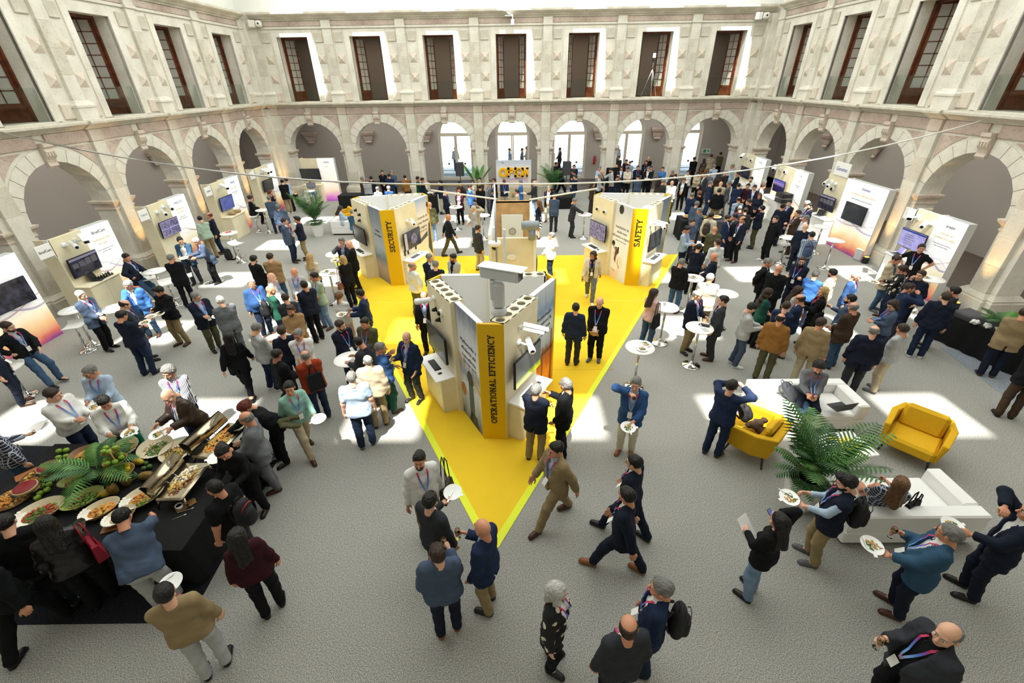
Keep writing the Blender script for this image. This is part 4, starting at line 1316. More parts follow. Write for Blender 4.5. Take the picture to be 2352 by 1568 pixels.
def slab_mesh(name, word, size, m, depth=.004, bold=.16, align='CENTER'):
    """slab-serif capitals built from flat strokes; x right, z up, front at -y"""
    def arc(cx, cz, rx, rz, a0, a1, n=12):
        return [(cx + rx * math.cos(R(a0 + (a1 - a0) * i / n)), cz + rz * math.sin(R(a0 + (a1 - a0) * i / n))) for i in range(n + 1)]
    b = bold / 2
    def serif(x, z, w=.2):
        return [(x - w, z), (x + w, z)]
    G = {'I': (.42, [[(.21, 0), (.21, 1)]], [(.21, b * .7), (.21, 1 - b * .7)]), 'T': (.74, [[(.37, 0), (.37, 1)], [(.02, 1 - b), (.72, 1 - b)], [(.05, 1 - b), (.05, .72)], [(.69, 1 - b), (.69, .72)]], [(.37, b * .7)]),
         'L': (.66, [[(.18, 0), (.18, 1)], [(.05, b), (.62, b)], [(.6, b), (.6, .32)]], [(.18, 1 - b * .7)]), 'E': (.7, [[(.18, 0), (.18, 1)], [(.02, b), (.66, b)], [(.18, .52), (.5, .52)], [(.02, 1 - b), (.64, 1 - b)], [(.62, 1 - b), (.62, .72)], [(.64, b), (.64, .3)]], []),
         'F': (.66, [[(.18, 0), (.18, 1)], [(.18, .52), (.5, .52)], [(.02, 1 - b), (.64, 1 - b)], [(.62, 1 - b), (.62, .72)]], [(.18, b * .7)]), 'N': (.86, [[(.16, 0), (.16, 1)], [(.7, 0), (.7, 1)], [(.18, .97), (.68, .03)]], [(.16, b * .7), (.12, 1 - b * .7), (.7, 1 - b * .7)]),
         'A': (.84, [[(.14, 0), (.42, 1)], [(.42, 1), (.7, 0)], [(.24, .34), (.6, .34)]], [(.14, b * .7), (.7, b * .7)]), 'Y': (.8, [[(.12, 1), (.4, .45)], [(.68, 1), (.4, .45)], [(.4, .5), (.4, 0)]], [(.12, 1 - b * .7), (.68, 1 - b * .7), (.4, b * .7)]),
         'O': (.88, [arc(.44, .5, .36, .5 - b, 0, 360, 24)], []), 'C': (.8, [arc(.46, .5, .36, .5 - b, 48, 312, 18), [(.7, .74), (.7, .98)]], []), 'U': (.82, [[(.15, 1), (.15, .36)] + arc(.41, .36, .26, .36 - b, 180, 360, 10) + [(.67, 1)]], [(.15, 1 - b * .7), (.67, 1 - b * .7)]),
         'P': (.74, [[(.18, 0), (.18, 1)], [(.02, 1 - b), (.4, 1 - b)] + arc(.42, .72, .22, .28 - b, 90, -90, 10) + [(.18, .44 + b)]], [(.18, b * .7)]), 'R': (.8, [[(.18, 0), (.18, 1)], [(.02, 1 - b), (.4, 1 - b)] + arc(.42, .73, .22, .27 - b, 90, -90, 10) + [(.18, .46 + b)], [(.4, .5), (.66, .03)]], [(.18, b * .7), (.68, b * .7)]),
         'S': (.7, [arc(.35, .74, .24, .26 - b, 35, 250, 12)[:-1] + arc(.35, .26, .25, .26 - b + .02, 80, -150, 12), [(.56, .72), (.56, .96)], [(.12, .28), (.12, .04)]], []), ' ': (.4, [], [])}
    mb, x0 = MB(), 0
    def stroke(pts, w):
        for i, (p, q) in enumerate(zip(pts, pts[1:])):
            p, q = Vector(p), Vector(q)
            d = (q - p)
            if d.length < 1e-5:
                continue
            d.normalize(); n = Vector((-d.y, d.x)) * w / 2
            e = d * (w * .12 if len(pts) > 2 else 0)
            c = [p - n - e, q - n + e, q + n + e, p + n - e]
            dd = depth * (1 + .02 * (i % 3))
            mb.prism([((x0 + v.x) * size, v.y * size) for v in c], -dd, 0)
    for ch in word:
        w, ss, sf_ = G[ch]
        for st in ss:
            stroke(st, bold)
        for sx, sz in sf_:
            stroke(serif(sx, sz, .15), bold * .75)
        x0 += w + .06
    W = x0 * size
    mb.v = [(x - W / 2, y, z - size / 2) for x, y, z in mb.v]
    return mb.mesh(name, m)
STH = 2.62
def tri_stand(name, label, cx, cy, rz, title, size, sides, tz=1.62):
    """three-sided stand: yellow corner posts, each side half plywood box with screen and shelf, half printed panel"""
    t = thing('exhibition_stand', label, 'stand', (cx, cy, 0), rz, None)
    c, s = .4, 2.25
    for k in range(3):
        MR = Matrix.Rotation(2 * PI / 3 * k, 4, 'Z')
        ay = (c + 2 * s) / (2 * math.sqrt(3))
        MF = MR @ Matrix.Translation((0, -ay, 0))
        post = MB().plan([(-.2, 0), (.262, -.035), (.27, .03), (-.215, .04)], 0, STH).obj('corner_panel', YPAN, t, MF)
        if k == 0:
            link('lettering', slab_mesh('lettering', title, size, INK), post, Matrix.Translation((.03, -.022, tz)) @ Matrix.Rotation(-.076, 4, 'Z') @ Matrix.Rotation(-PI / 2, 4, 'Y'))
        # right-hand side of this corner
        MG = MF @ Matrix.Translation((.2, 0, 0)) @ Matrix.Rotation(PI / 3, 4, 'Z')
        MS = MG @ Matrix.Translation((0, -.075, 0))
        pr, hd, scr, pic, cams, txt = sides[k]
        mb = MB().box(0, 1.25, 0, .02, 0, STH).box(0, .02, .02, .3, 0, STH).box(1.23, 1.25, .02, .3, 0, STH).box(.02, .05, .26, .3, 0, STH)
        box = mb.obj('plywood_box', PLY, t, MS)
        MB().box(.02, 1.23, .28, .3, 0, STH).obj('back_board', WLAM, box)
        # top board with round holes
        tb = MB()
        n = 5
        for q in range(n):
            x0, x1 = 1.25 * q / n, 1.25 * (q + 1) / n
            xm, r_ = (x0 + x1) / 2, .085
            cr = [(xm + r_ * math.cos(a), .15 + r_ * math.sin(a)) for a in [2 * PI * i / 16 for i in range(16)]]
            ed = []
            for i in range(16):
                a = 2 * PI * i / 16
                dx, dy = math.cos(a), math.sin(a)
                f_ = min((.125 / abs(dx)) if abs(dx) > 1e-6 else 9, (.15 / abs(dy)) if abs(dy) > 1e-6 else 9)
                ed.append((xm + dx * f_, .15 + dy * f_))
            for i in range(16):
                j = (i + 1) % 16
                tb.add([(*cr[i], STH), (*ed[i], STH), (*ed[j], STH), (*cr[j], STH)], [(0, 1, 2, 3)])
                tb.add([(*cr[i], STH), (*cr[j], STH), (*cr[j], STH - .03), (*cr[i], STH - .03)], [(0, 1, 2, 3)])
        tb.obj('holed_top_board', PLY, box)
        pn = MB().box(0, 1.0, 0, .1, 0, STH).obj('printed_panel', [WHITEPR], t, MG @ Matrix.Translation((1.25, .02, 0)))
        MB().box(.005, .995, -.003, .0, .005, STH - .005).obj('photo_print', pr, pn)
        for i, (ln, sz, z) in enumerate(txt):
            text(pn, 'lettering', ln, sz, INK, Matrix.Translation((.5, -.005, z)))
        # shelf cabinet
        cab = MB().box(.12, 1.13, -.3, 0, 0, .86).obj('shelf_cabinet', PLY, t, MS)
        MB().rbox(.08, 1.17, -.42, 0, .86, .9, .006).obj('worktop', WLAM, cab)
        for a in (0, 1):
            MB().rbox(.13 + .5 * a, .615 + .5 * a, -.312, -.3, .04, .84, .004).obj('cabinet_door', PLY, cab)
        keyboard(cab, MS.inverted() @ MS @ Matrix.Translation((.56, -.22, .9)))
        mouse(cab, Matrix.Translation((.92, -.24, .9)))
        tv(t, 1.02, .6, scr, MS @ Matrix.Translation((.63, -.1, 1.5)), 0, pic)
        for kind, x, z in cams:
            M = MS @ Matrix.Translation((x, 0, z))
            if kind == 'bullet':
                bullet(t, M, 1.1, -.8)
            elif kind == 'dome':
                dome(t, M, 1.0)
            elif kind == 'boxcam':
                boxcam(t, M, 1.0, .4)
            elif kind == 'reader':
                MB().rbox(-.035, .035, -.03, 0, -.09, .09, .008).obj('card_reader', BLK, t, M)
            elif kind == 'small':
                MB().ball((0, -.05, 0), (.04, .06, .04), 8, 6).box(-.03, .03, -.02, 0, -.05, .05).obj('small_camera', BLK, t, M)
    return t
S3 = [(SKYP, 0, SCR_GREEN, None, [('boxcam', .55, 2.28), ('bullet', .5, 2.02)], [('Monitorização', .115, 1.98), ('em remoto da', .115, 1.83), ('temperatura', .115, 1.68), ('Deteção de temperatura e alarmes', .042, 1.55)]),
      (MARB, 0, SCR_DARK, 'app', [('dome', .5, 2.1)], [('Mobilidade', .13, 2.0), ('Urbana', .13, 1.83), ('Inteligente', .13, 1.66)]),
      (PLANT, 0, SCR_OFF, None, [('bullet', .4, 2.38), ('small', .45, 2.15), ('dome', .75, 2.2), ('small', .6, 1.98)], [('Melhorando a', .125, 1.92), ('eficiência até', .125, 1.76), ('à excelência', .125, 1.6), ('Processos mais seguros e eficientes', .04, 1.47)])]
stand_oe = tri_stand('oe', 'three-sided plywood stand with yellow corner post lettered operational efficiency', -.47, 8.02, 0, 'OPERATIONAL EFFICIENCY', .118, S3, 1.42)
S4 = [(BEACH, 0, SCR_DARK, 'eye', [('bullet', .62, 2.1), ('reader', .25, 1.08), ('reader', .45, 1.08), ('reader', .95, 1.1)], [('Controle de', .14, 1.95), ('acesso flexível', .14, 1.78), ('e seguro', .14, 1.6), ('Acesso simples e protegido', .045, 1.46)]),
      (WHITEPR, 0, SCR_OFF, None, [('dome', .5, 2.1)], []),
      (CITYP, 0, SCR_OFF, None, [('small', .4, 2.3), ('small', .7, 2.2), ('small', .6, 1.98)], [('Cidades', .11, 1.85), ('mais seguras', .11, 1.7)])]
stand_sec = tri_stand('sec', 'three-sided plywood stand with yellow corner post lettered security', -4.4, 15.75, .16, 'SECURITY', .17, S4, 1.75)
S5 = [(CITYP, 0, SCR_OFF, None, [('boxcam', .3, 2.1), ('bullet', .8, 1.95)], []),
      (BEACH, 0, SCR_DARK, None, [('dome', .5, 2.1)], []),
      (MARB, 0, SCR_GRID, 'grid', [('dome', .35, 2.2), ('dome', .8, 2.2)], [('Instalações de', .13, 1.86), ('saúde mais', .13, 1.7), ('eficientes e seguras', .13, 1.54), ('Ambientes de cuidado conectados', .045, 1.4)])]
stand_saf = tri_stand('saf', 'three-sided plywood stand with yellow corner post lettered safety', 4.15, 15.55, -.12, 'SAFETY', .19, S5, 1.85)
# people and shapes printed on the photo panels
def print_shapes(stand, k, shapes):
    pn = [c for c in stand.children if c.name.startswith('printed_panel')][k]
    for nm, poly, m in shapes:
        MB().prism(poly, -.0045, -.0032).obj(nm, m, pn)
def oval(cx, cz, rx, rz, n=14):
    return [(cx + rx * math.cos(2 * PI * i / n), cz + rz * math.sin(2 * PI * i / n)) for i in range(n)]
PS = lambda c: mat('print_' + c, c, .6)
print_shapes(stand_saf, 2, [('printed_figure', oval(.25, .62, .2, .36), PS('f4eee8')), ('printed_hair', oval(.3, 1.0, .1, .16), PS('7a4a30')), ('printed_hair', [(.2, .7), (.3, .55), (.34, .9), (.26, 1.0)], PS('8a5234')),
    ('printed_figure', oval(.12, 1.02, .13, .2), PS('f6f2ee')), ('printed_hair', oval(.1, 1.24, .09, .1), PS('1d1a1a')), ('printed_figure', oval(.55, .66, .16, .22), PS('e9e2d6')), ('printed_figure', oval(.5, .32, .06, .24), PS('e4dccc')),
    ('printed_arm', oval(.24, 1.1, .12, .05), PS('b98668')), ('printed_skirt', [(.0, .0), (.45, .0), (.42, .3), (.1, .35)], PS('f2d8c2')), ('printed_hair', oval(.35, 2.45, .13, .15), PS('2a2c28')), ('printed_tablet', [(.36, .95), (.44, .95), (.44, 1.18), (.36, 1.18)], PS('1c1c1e'))])
print_shapes(stand_sec, 0, [('printed_coat', [(.72, .75), (1.0, .35), (1.0, 1.75), (.86, 1.6), (.8, 1.2)], PS('4c525c')), ('printed_face', oval(.93, 2.1, .07, .17), PS('c99b80')), ('printed_hair', oval(.93, 2.3, .09, .1), PS('4a3428')), ('printed_hand', oval(.1, 1.12, .09, .05), PS('c8967a')), ('printed_sleeve', [(.15, 1.05), (.75, 1.2), (.75, 1.38), (.15, 1.18)], PS('555b66'))])
print_shapes(stand_oe, 2, [('printed_cable', [(.0, 1.5), (.3, 1.3), (.3, 1.36), (.0, 1.56)], PS('d79a3c')), ('printed_cable', [(.6, 1.2), (1.0, .95), (1.0, 1.02), (.6, 1.28)], PS('d79a3c')), ('printed_panel_door', [(.4, .1), (.62, .1), (.62, 1.0), (.4, 1.0)], PS('4c5a60')), ('printed_window', oval(.5, 1.15, .15, .18), PS('2f3540')), ('printed_cable', oval(.14, .7, .12, .16), PS('b07030')), ('printed_grating', [(.36, .0), (.8, .0), (.7, .3), (.42, .3)], PS('3a4048'))])
print_shapes(stand_oe, 0, [('printed_tower', [(.82, .0), (.92, .0), (.9, 1.5), (.85, 1.5)], PS('8a4a22')), ('printed_tower', [(.4, .0), (.48, .0), (.46, 1.2), (.42, 1.2)], PS('7a4a2c')), ('printed_pipe_rack', [(.4, 1.0), (.92, 1.0), (.92, 1.08), (.4, 1.08)], PS('6a4630'))])
# big grey-white positioning camera on the front stand
t = thing('positioning_camera', 'large pale grey pan and tilt camera on top of the front stand', 'camera', (-.3, 6.98, STH))
MB().lathe([(.13, 0), (.15, .05), (.13, .1), (.12, .14)], 18).obj('base', mat('pale_grey_metal', 'c9ced0', .45), t)
MB().rbox(-.11, .11, -.1, .1, .14, .62, .04).rbox(-.14, -.06, -.09, .09, .3, .66, .02).obj('column', MATS['pale_grey_metal'], t)
h = MB().rbox(-.12, .12, -.42, .3, -.1, .1, .03).obj('camera_housing', MATS['pale_grey_metal'], t, TR(0, 0, .78, 1.15))
MB().rbox(-.14, .14, -.5, .32, .1, .125, .01).obj('sun_shield', CAMW, h)
MB().box(-.09, .09, -.425, -.415, -.08, .08).obj('front_glass', GLOSSB, h)
# fourth stand in the middle: open box with a door wall
t = thing('exhibition_stand', 'open-topped plywood stand with round-window door behind the front stand', 'stand', (-.05, 0, 0))
MB().box(-.68, -.6, 11.6, 15.5, 0, STH).obj('side_panel', WLAM, t)
MB().box(.55, .63, 11.6, 15.5, 0, STH).obj('side_panel', WLAM, t)
w = MB().box(-.6, .55, 15.3, 15.4, 0, STH).box(-.64, .6, 15.3, 15.5, STH - .03, STH).obj('door_wall', mat('oak_veneer', 'c9a06a', .6, noise=.25, scale=4), t)
d = MB().rbox(-.42, .33, 15.24, 15.29, .05, 2.2, .008).obj('door', mat('pale_grey_door', 'd6d6cc', .5), w)
mb = MB()
for i in range(20):
    a0, a1 = 2 * PI * i / 20, 2 * PI * (i + 1) / 20
    q = lambda r, a: (-.04 + r * math.cos(a), 1.62 + r * math.sin(a))
    mb.prism([q(.1, a0), q(.13, a0), q(.13, a1), q(.1, a1)], 15.22, 15.25)
mb.obj('porthole_ring', STEEL, d)
MB().prism(oval(-.04, 1.62, .1, .1), 15.232, 15.238).obj('porthole_glass', PANEG, d)
MB().tube([(.26, 15.22, 1.0), (.26, 15.18, 1.0), (.26, 15.18, 1.2), (.26, 15.22, 1.2)], .015).obj('handle', STEEL, d)
MB().box(-.6, .55, 11.62, 11.7, 0, STH - .1).obj('front_panel', PLY, t)
MB().box(-.62, .6, 11.3, 11.6, 0, .9).obj('shelf_cabinet', PLY, t)
o = MB().lathe([(.1, 0), (.1, .03)], 16).obj('oval_vent', WLAM, t, TR(-.05, 11.61, 2.0) @ Matrix.Rotation(PI / 2, 4, 'X') @ Matrix.Diagonal((1.3, .8, 1, 1)))
MB().rbox(.63, .68, 12.0, 13.1, 1.15, 1.8, .01).obj('television', BLK, t)
p = MB().tube([(-.5, 11.4, 2.9), (-.5, 11.4, 2.75)], .06).lathe([(.06, 2.9), (.07, 2.95), (.07, 3.15), (.05, 3.17)], 14, 0, TR(-.5, 11.4, -.35)).obj('camera', CAMW, t)
q = MB().lathe([(.06, .1), (.16, .06), (.18, .0), (.15, -.05), (.06, -.06)], 18).obj('dome_shield', CAMW, p, TR(-.5, 11.4, 2.45))
MB().ball((0, 0, -.1), .085, 12, 8).obj('dark_dome', GLOSSB, p, TR(-.5, 11.4, 2.45))
p = MB().lathe([(.1, 0), (.1, .3)], 14).obj('camera', mat('grey_camera_metal', '8f979b', .5), t, TR(.5, 11.55, 2.5))
MB().lathe([(.05, -.24), (.12, -.22), (.13, 0), (.12, .22), (.05, .25)], 16, 0, Matrix.Rotation(PI / 2, 4, 'Y')).obj('camera_housing', MATS['grey_camera_metal'], p, TR(-.05, 0, .38))
# cable masts and cables over the stands
t = thing('cable_mast', 'thin steel mast carrying cables above the plywood stands', 'mast', (-.5, 11.3, 0))
MB().tube([(0, 0, 0), (0, 0, 4.0)], .025).obj('pole', STEEL, t)
MB().lathe([(.2, 0), (.2, .03)], 12).obj('base', BLK, t)
t = thing('cable_mast', 'short white square mast behind the front stand camera', 'mast', (-.22, 8.8, 0))
MB().box(-.025, .025, -.025, .025, 0, 3.6).obj('pole', CAMW, t)
WC = mat('white_cable', 'e8e8e0', .5)
def cable(pts, r, m, label):
    return tag(MB().tube(pts, r, 6).obj('cable', m), label, 'cable')
def sag(a, b, s, n=14):
    a, b = Vector(a), Vector(b)
    return [a.lerp(b, i / n) - Vector((0, 0, s * 4 * (i / n) * (1 - i / n))) for i in range(n + 1)]
cable(sag((XL + .3, 13.0, 5.25), (-.5, 11.3, 4.0), .45), .022, STEEL, 'grey cable slung from the left ledge to the steel mast')
cable(sag((-.5, 11.3, 4.0), (XR - .3, 14.3, 5.0), .5), .02, WC, 'white cable slung from the steel mast to the right arcade')
cable([(-3.1, 16.9, 2.7), (-.62, 15.45, 2.68)], .03, WC, 'white cable bridging the security stand and the middle stand')
cable([(.5, 15.4, 2.66), (3.0, 16.6, 2.75)], .03, WC, 'white cable bridging the middle stand and the safety stand')
# ------------------------------------------------------------------ stands along the side arcades
def wave_prints(pn, w, cols, z0=1.15):
    for j, (c, a, ph, f_) in enumerate(cols):
        vs, fs = [], []
        n = 24
        for i in range(n + 1):
            x = w * i / n
            z = z0 + a * math.sin(f_ * x / w * PI + ph)
            th = .006 + .05 * abs(math.sin(f_ * x / w * PI * .7 + ph * 2)) * (j % 2)
            vs += [(x, -.0012 - .0004 * j, z), (x, -.0012 - .0004 * j, z + th)]
            if i:
                fs.append((2 * i - 2, 2 * i, 2 * i + 1, 2 * i - 1))
        MB().add(vs, fs).obj('printed_wave', mat('wave_ink_' + c, c, .6), pn)
WV = [('b9a2d8', .16, .3, 1.6), ('ddd0ee', .2, 1.2, 1.3), ('d9b6d4', .2, 2.6, 1.5), ('f0d6dc', .15, 3.6, 1.2), ('8f74c2', .12, 4.4, 1.8)]
WV2 = [('e8a0a0', .1, .3, 1.4), ('f3d2c4', .16, 1.2, 1.1), ('e9b878', .1, 2.6, 1.5)]
def side_stand(label, M, wp, wg, H, blade, logo, logo_ink, head, sub, scr, pic, cams, desk=True, counter='ply', tvs=(1.0, .58), boxm=None, gtv=None, waves=WV, split=0.0):
    """M maps wall coordinates (x right, y into the wall) of the stand's left end; plywood wp wide then light box wg wide"""
    t = thing('exhibition_stand', label, 'stand')
    t.matrix_world = M
    MB().box(0, wp, 0, .1, 0, H).box(0, .04, .1, .45, 0, H).box(wp - .04, wp, .1, .3, 0, H).obj('plywood_wall', PLY, t)
    pn = MB().box(0, wg, 0, .25, 0, H, 1).box(0.0, wg, -.001, 0, 0, H, 0).obj('light_box', [boxm or LIGHTBOX, WGREY], t, TR(wp, .0, 0))
    wave_prints(pn, wg, waves)
    if logo:
        text(pn, 'logo', logo, min(.13 * wg, .14), logo_ink, TR(wg * .52, -.004, H - .22))
    for i, ln in enumerate(head):
        text(pn, 'lettering', ln, min(.095 * wg, .13), INKY, TR(wg * .5, -.004, H - .45 - .13 * i))
    for i, ln in enumerate(sub):
        text(pn, 'lettering', ln, min(.042 * wg, .06), INKG, TR(wg * .5, -.004, H - .5 - .13 * len(head) - .07 * i))
    if blade:
        b = MB().rbox(-.46, .0, -.02, .02, H - .42, H - .06, .004).box(-.02, .02, -.02, .12, H - .5, H).obj('blade_sign', WLAM, t, TR(0, .02, 0))
        text(b, 'logo', blade[0], blade[1], logo_ink, TR(-.23, -.023, H - .24))
    if desk:
        cm = PLY if counter == 'ply' else WLAM
        c = MB().box(.02, wp + .1, -.42, 0, 0, .98).obj('counter', cm, t)
        MB().rbox(.0, wp + .12, -.46, .0, .98, 1.01, .005).obj('countertop', cm, c)
        for a in (0, 1):
            MB().rbox(.04 + (wp + .06) / 2 * a, .02 + (wp + .1) / 2 * (a + 1) - .02, -.43, -.42, .04, .95, .003).obj('cabinet_door', cm, c)
    if scr:
        tv(t, tvs[0], tvs[1], scr, TR(wp * .5 + .02, -.1, 1.55), .08, pic)
    if gtv:
        tv(t, 1.2, .68, gtv, TR(wp + wg * .5, -.08, 1.55))
    for kind, x, z, a in cams:
        Mc = TR(x, 0, z)
        {'bullet': lambda: bullet(t, Mc, 1.25, a), 'box': lambda: boxcam(t, Mc, 1.2, a), 'dome': lambda: dome(t, Mc, 1.2)}[kind]()
    return t
def laptop(label, x, y, z, rz, grp=None):
    t = thing('laptop', label, 'laptop', (x, y, z), rz, grp)
    b = MB().rbox(-.17, .17, -.12, .12, 0, .018, .004).obj('base', DGREY, t)
    MB().box(-.15, .15, -.02, .1, .018, .02).obj('keys', BLK, t)
    l = MB().rbox(-.17, .17, 0, .012, 0, .22, .003).obj('lid', DGREY, t, TR(0, .12, .015, 0, -.3))
    MB().box(-.16, .16, -.002, 0, .012, .21).obj('screen', SCR_LILAC if 'open lilac' in label else BLK, l)
    return t
PX = -13.2
def at_left(pa, pc, H=2.45):
    """stand frame on the left side from the top pixels of its two ends"""
    a, c = un_x(*pa, PX), un_x(*pc, PX)
    return a.y, c.y, a.z, c.z
def LM(y):
    return Matrix.Translation((PX, y, 0)) @ Matrix.Rotation(PI / 2, 4, 'Z')
def RM(y, x=13.05):
    return Matrix.Translation((x, y, 0)) @ Matrix.Rotation(-PI / 2, 4, 'Z')
def yl(px, py, x=PX):
    return un_x(px, py, x).y
A, B, C = yl(110.7, 554), yl(184, 528), yl(247.5, 506)
s_b = side_stand('plywood stand with white sign lettered BriefCam and dark video screen', LM(A), B - A, C - B, 2.45, ('BriefCam', .1), 'BriefCam', INK, ['Transforme vídeo', 'em valor'], ['Rever e pesquisar horas de vídeo', 'em poucos minutos'], SCR_DARK, 'app', [('bullet', .35, 2.2, -.5), ('box', .75, 2.2, -.7)])
A, B, C = yl(335.5, 475.5), yl(381.4, 458.3), yl(421.5, 443.9)
side_stand('plywood stand with lilac screen and grey VAELSYS lettering', LM(A), B - A, C - B, 2.45, ('VAELSYS', .085), 'VAELSYS', INKG, ['Inteligência', 'em vídeo'], ['Soluções abertas de', 'análise e deteção de vídeo'], SCR_LILAC, 'grid', [('bullet', .35, 2.15, -.7), ('bullet', .75, 2.25, -.7)], desk=False, waves=WV2)
A, B, C = yl(481.6, 422.7), yl(513.1, 412.2), yl(543.7, 401.6)
side_stand('plywood stand with blue screen and small blue logo near left corner', LM(A), B - A, C - B, 2.45, ('NAVE', .1), 'NAVE', INKB, ['Gestão aberta'], ['Plataforma de integração', 'de sistemas'], SCR_BLUE, None, [('dome', .7, 2.25, 0), ('box', .4, 2.2, -.5)])
A, B, C = yl(582, 386), yl(612.6, 376.8), yl(626, 371)
side_stand('farthest plywood stand on the left with grey screen and white box camera', LM(A), B - A, C - B, 2.45, ('', .1), '', INKG, [], [], SCR_OFF, None, [('box', .4, 2.2, -.5), ('box', .7, 2.2, -.5)], desk=False)
A, C = yl(-60, 590), yl(20.5, 560)
side_stand('large white light box with dark blue screen at left edge', LM(yl(-150, 620)), .1, C - yl(-150, 620) - .1, 2.45, None, '', INK, [], ['', 'elden'], None, None, [], False, gtv=SCR_DARK)
# right-hand side
yr_ = lambda px, py, x=13.05: un_x(px, py, x).y
A, B, C = yr_(2111, 475), yr_(2160, 492), yr_(2227, 515)
side_stand('plywood stand with white light box lettered araani and blue-lilac screen', RM(A), A - B, B - C, 2.45, ('araani', .09), 'araani', INK, ['Deteção de', 'incêndio por vídeo'], ['Monitorização baseada em vídeo por', 'câmara em ambientes críticos'], SCR_LILAC, 'win', [('box', .15, 2.2, .9), ('bullet', .7, 2.15, .7)], counter='white')
A, B, C = yr_(1905, 402, 13.3), yr_(1950, 405, 13.3), yr_(2046, 433, 13.3)
g_st = side_stand('tall stand with white sign lettered Genetec and two dark screens', RM(A, 13.3), A - B, B - C, 2.65, None, 'Genetec', INKB, ['Inovação unificada aberta'], ['Segurança unificada e operações mais eficientes'], SCR_DARK, 'app', [('bullet', .3, 2.35, .7), ('bullet', .6, 2.3, .6), ('dome', .5, 2.1, 0)], counter='white', gtv=SCR_OFF)
b = MB().rbox(.25, 1.15, -.04, .0, 2.65, 3.15, .004).obj('header_sign', WLAM, g_st)
text(b, 'logo', 'Genetec', .2, INKB, TR(.7, -.043, 2.9))
A, B, C = yr_(1787, 376.5), yr_(1829, 387), yr_(1859.6, 394.7)
side_stand('plywood stand with dusk picture screen and small green tick logo', RM(A), A - B, B - C, 2.45, None, 'V', mat('green_ink', '3f8f5a', .7), ['Vídeo'], ['Armazenamento seguro', 'e inteligente'], SCR_NIGHT, None, [('box', .35, 2.25, .9), ('dome', .85, 2.2, 0)], counter='white', waves=WV2)
A, B, C = yr_(1714, 351), yr_(1738, 358), yr_(1762, 366)
side_stand('farthest plywood stand on the right with dark screen and dome camera on arm', RM(A), A - B, B - C, 2.45, None, 'TYTA', INKG, [], ['Câmaras térmicas', 'e radares'], SCR_DARK, None, [('box', .3, 2.3, .9), ('dome', .85, 2.2, 0)], counter='white')
# stand with violet light box in the back left corner
A = un_y(686, 364, 27.3)
B_, C_ = un_y(726, 364, 27.3).x, un_y(765, 363, 27.3).x
side_stand('plywood stand with white and violet light box by the back arcade', Matrix.Translation((A.x, 27.3, 0)), B_ - A.x, C_ - B_, 2.4, None, 'OPEN', INK, ['OPEN'], [], SCR_OFF, None, [], tvs=(1.15, .65), boxm=LIGHTPINK, waves=WV2)
# OPEN wall with raised yellow letters
t = thing('sign_wall', 'pale sign wall with large raised yellow letters OPEN', 'sign', (-.05, 26.0, 0))
pn = MB().box(-.98, .98, 0, .08, .9, 2.36).obj('sign_panel', ramp_mat('pale_blue_to_cream_print', [(.9, 'd6c8b4'), (1.3, 'dfd6d2'), (1.8, 'dde2ea'), (2.4, 'b9c3d2')], noise=.1, nscale=1.2), t)
MB().box(-.98, .98, .0, .06, 0, .9).obj('base_panel', mat('pale_wood_boards', 'cdbb98', .6, noise=.2, scale=3), t)
for ch, x_ in zip('OPEN', (-.58, -.18, .2, .64)):
    link('letter', slab_mesh('letter', ch, .5, mat('yellow_letters', 'f2b60a', .5), .1, .24), t, TR(x_, -.01, 1.74))
text(pn, 'logo', 'MIS', .09, INKG, TR(-.6, -.01, 2.24))
for j, c in enumerate(('e58a8a', '9a86b8', 'c9a6c8')):
    vs, fs = [], []
    for i in range(21):
        x = -.6 + 1.4 * i / 20
        z = 1.25 + .12 * math.sin(x * 3 + j)
        vs += [(x, -.002 - .001 * j, z), (x, -.002 - .001 * j, z + .03)]
        if i:
            fs.append((2 * i - 2, 2 * i, 2 * i + 1, 2 * i - 1))
    MB().add(vs, fs).obj('printed_wave', mat('wave_ink_' + c, c, .6), pn)
# ------------------------------------------------------------------ sofas, chairs, tables, plants
LEATH = mat('white_leatherette', 'efeeea', .45, noise=.03, scale=2)
YFAB = mat('yellow_wool_fabric', 'e0ae10', .85, noise=.12, scale=90, bump=.3, bscale=220)
DLEG = mat('dark_grey_leg', '3c3a3a', .5)
PLA = mat('white_planter', 'ecece8', .5)
LEAF_A = mat('palm_green', '3f6b34', .5, noise=.3, scale=6, col2='2a4f26')
LEAF_B = mat('fresh_leaf_green', '5d8c3a', .5, noise=.3, scale=6, col2='3d6b2c')
SOIL = mat('dark_soil', '33281e', .95)
CHINA = mat('white_china', 'f4f4f0', .25)
def sofa(label, x, y, rz, w=2.0, d=.95, seats=2, grp=None):
    t = thing('sofa', label, 'sofa', (x, y, 0), rz, grp)
    MB().box(-w / 2 + .05, w / 2 - .05, -d / 2 + .05, d / 2 - .05, .0, .06).obj('plinth', BLK, t)
    MB().rbox(-w / 2, w / 2, -d / 2, d / 2, .06, .3, .02).obj('base', LEATH, t)
    MB().rbox(-w / 2, w / 2, d / 2 - .22, d / 2, .3, .66, .025).obj('backrest', LEATH, t)
    for s in (-1, 1):
        MB().rbox(s * (w / 2 - .11) - .11, s * (w / 2 - .11) + .11, -d / 2, d / 2 - .222, .3, .66, .025).obj('armrest', LEATH, t)
    sw = (w - .44) / seats
    for k in range(seats):
        MB().rbox(-w / 2 + .22 + sw * k + .003, -w / 2 + .22 + sw * (k + 1) - .003, -d / 2 - .01, d / 2 - .22, .3, .44, .03).obj('seat_cushion', LEATH, t)
    return t
sofa('white leather sofa under a seated laptop user', 5.9, 7.2, 0)
sofa('white leather sofa with backrest turned to viewer, bag and plaid dress on it', 5.92, 4.68, PI)
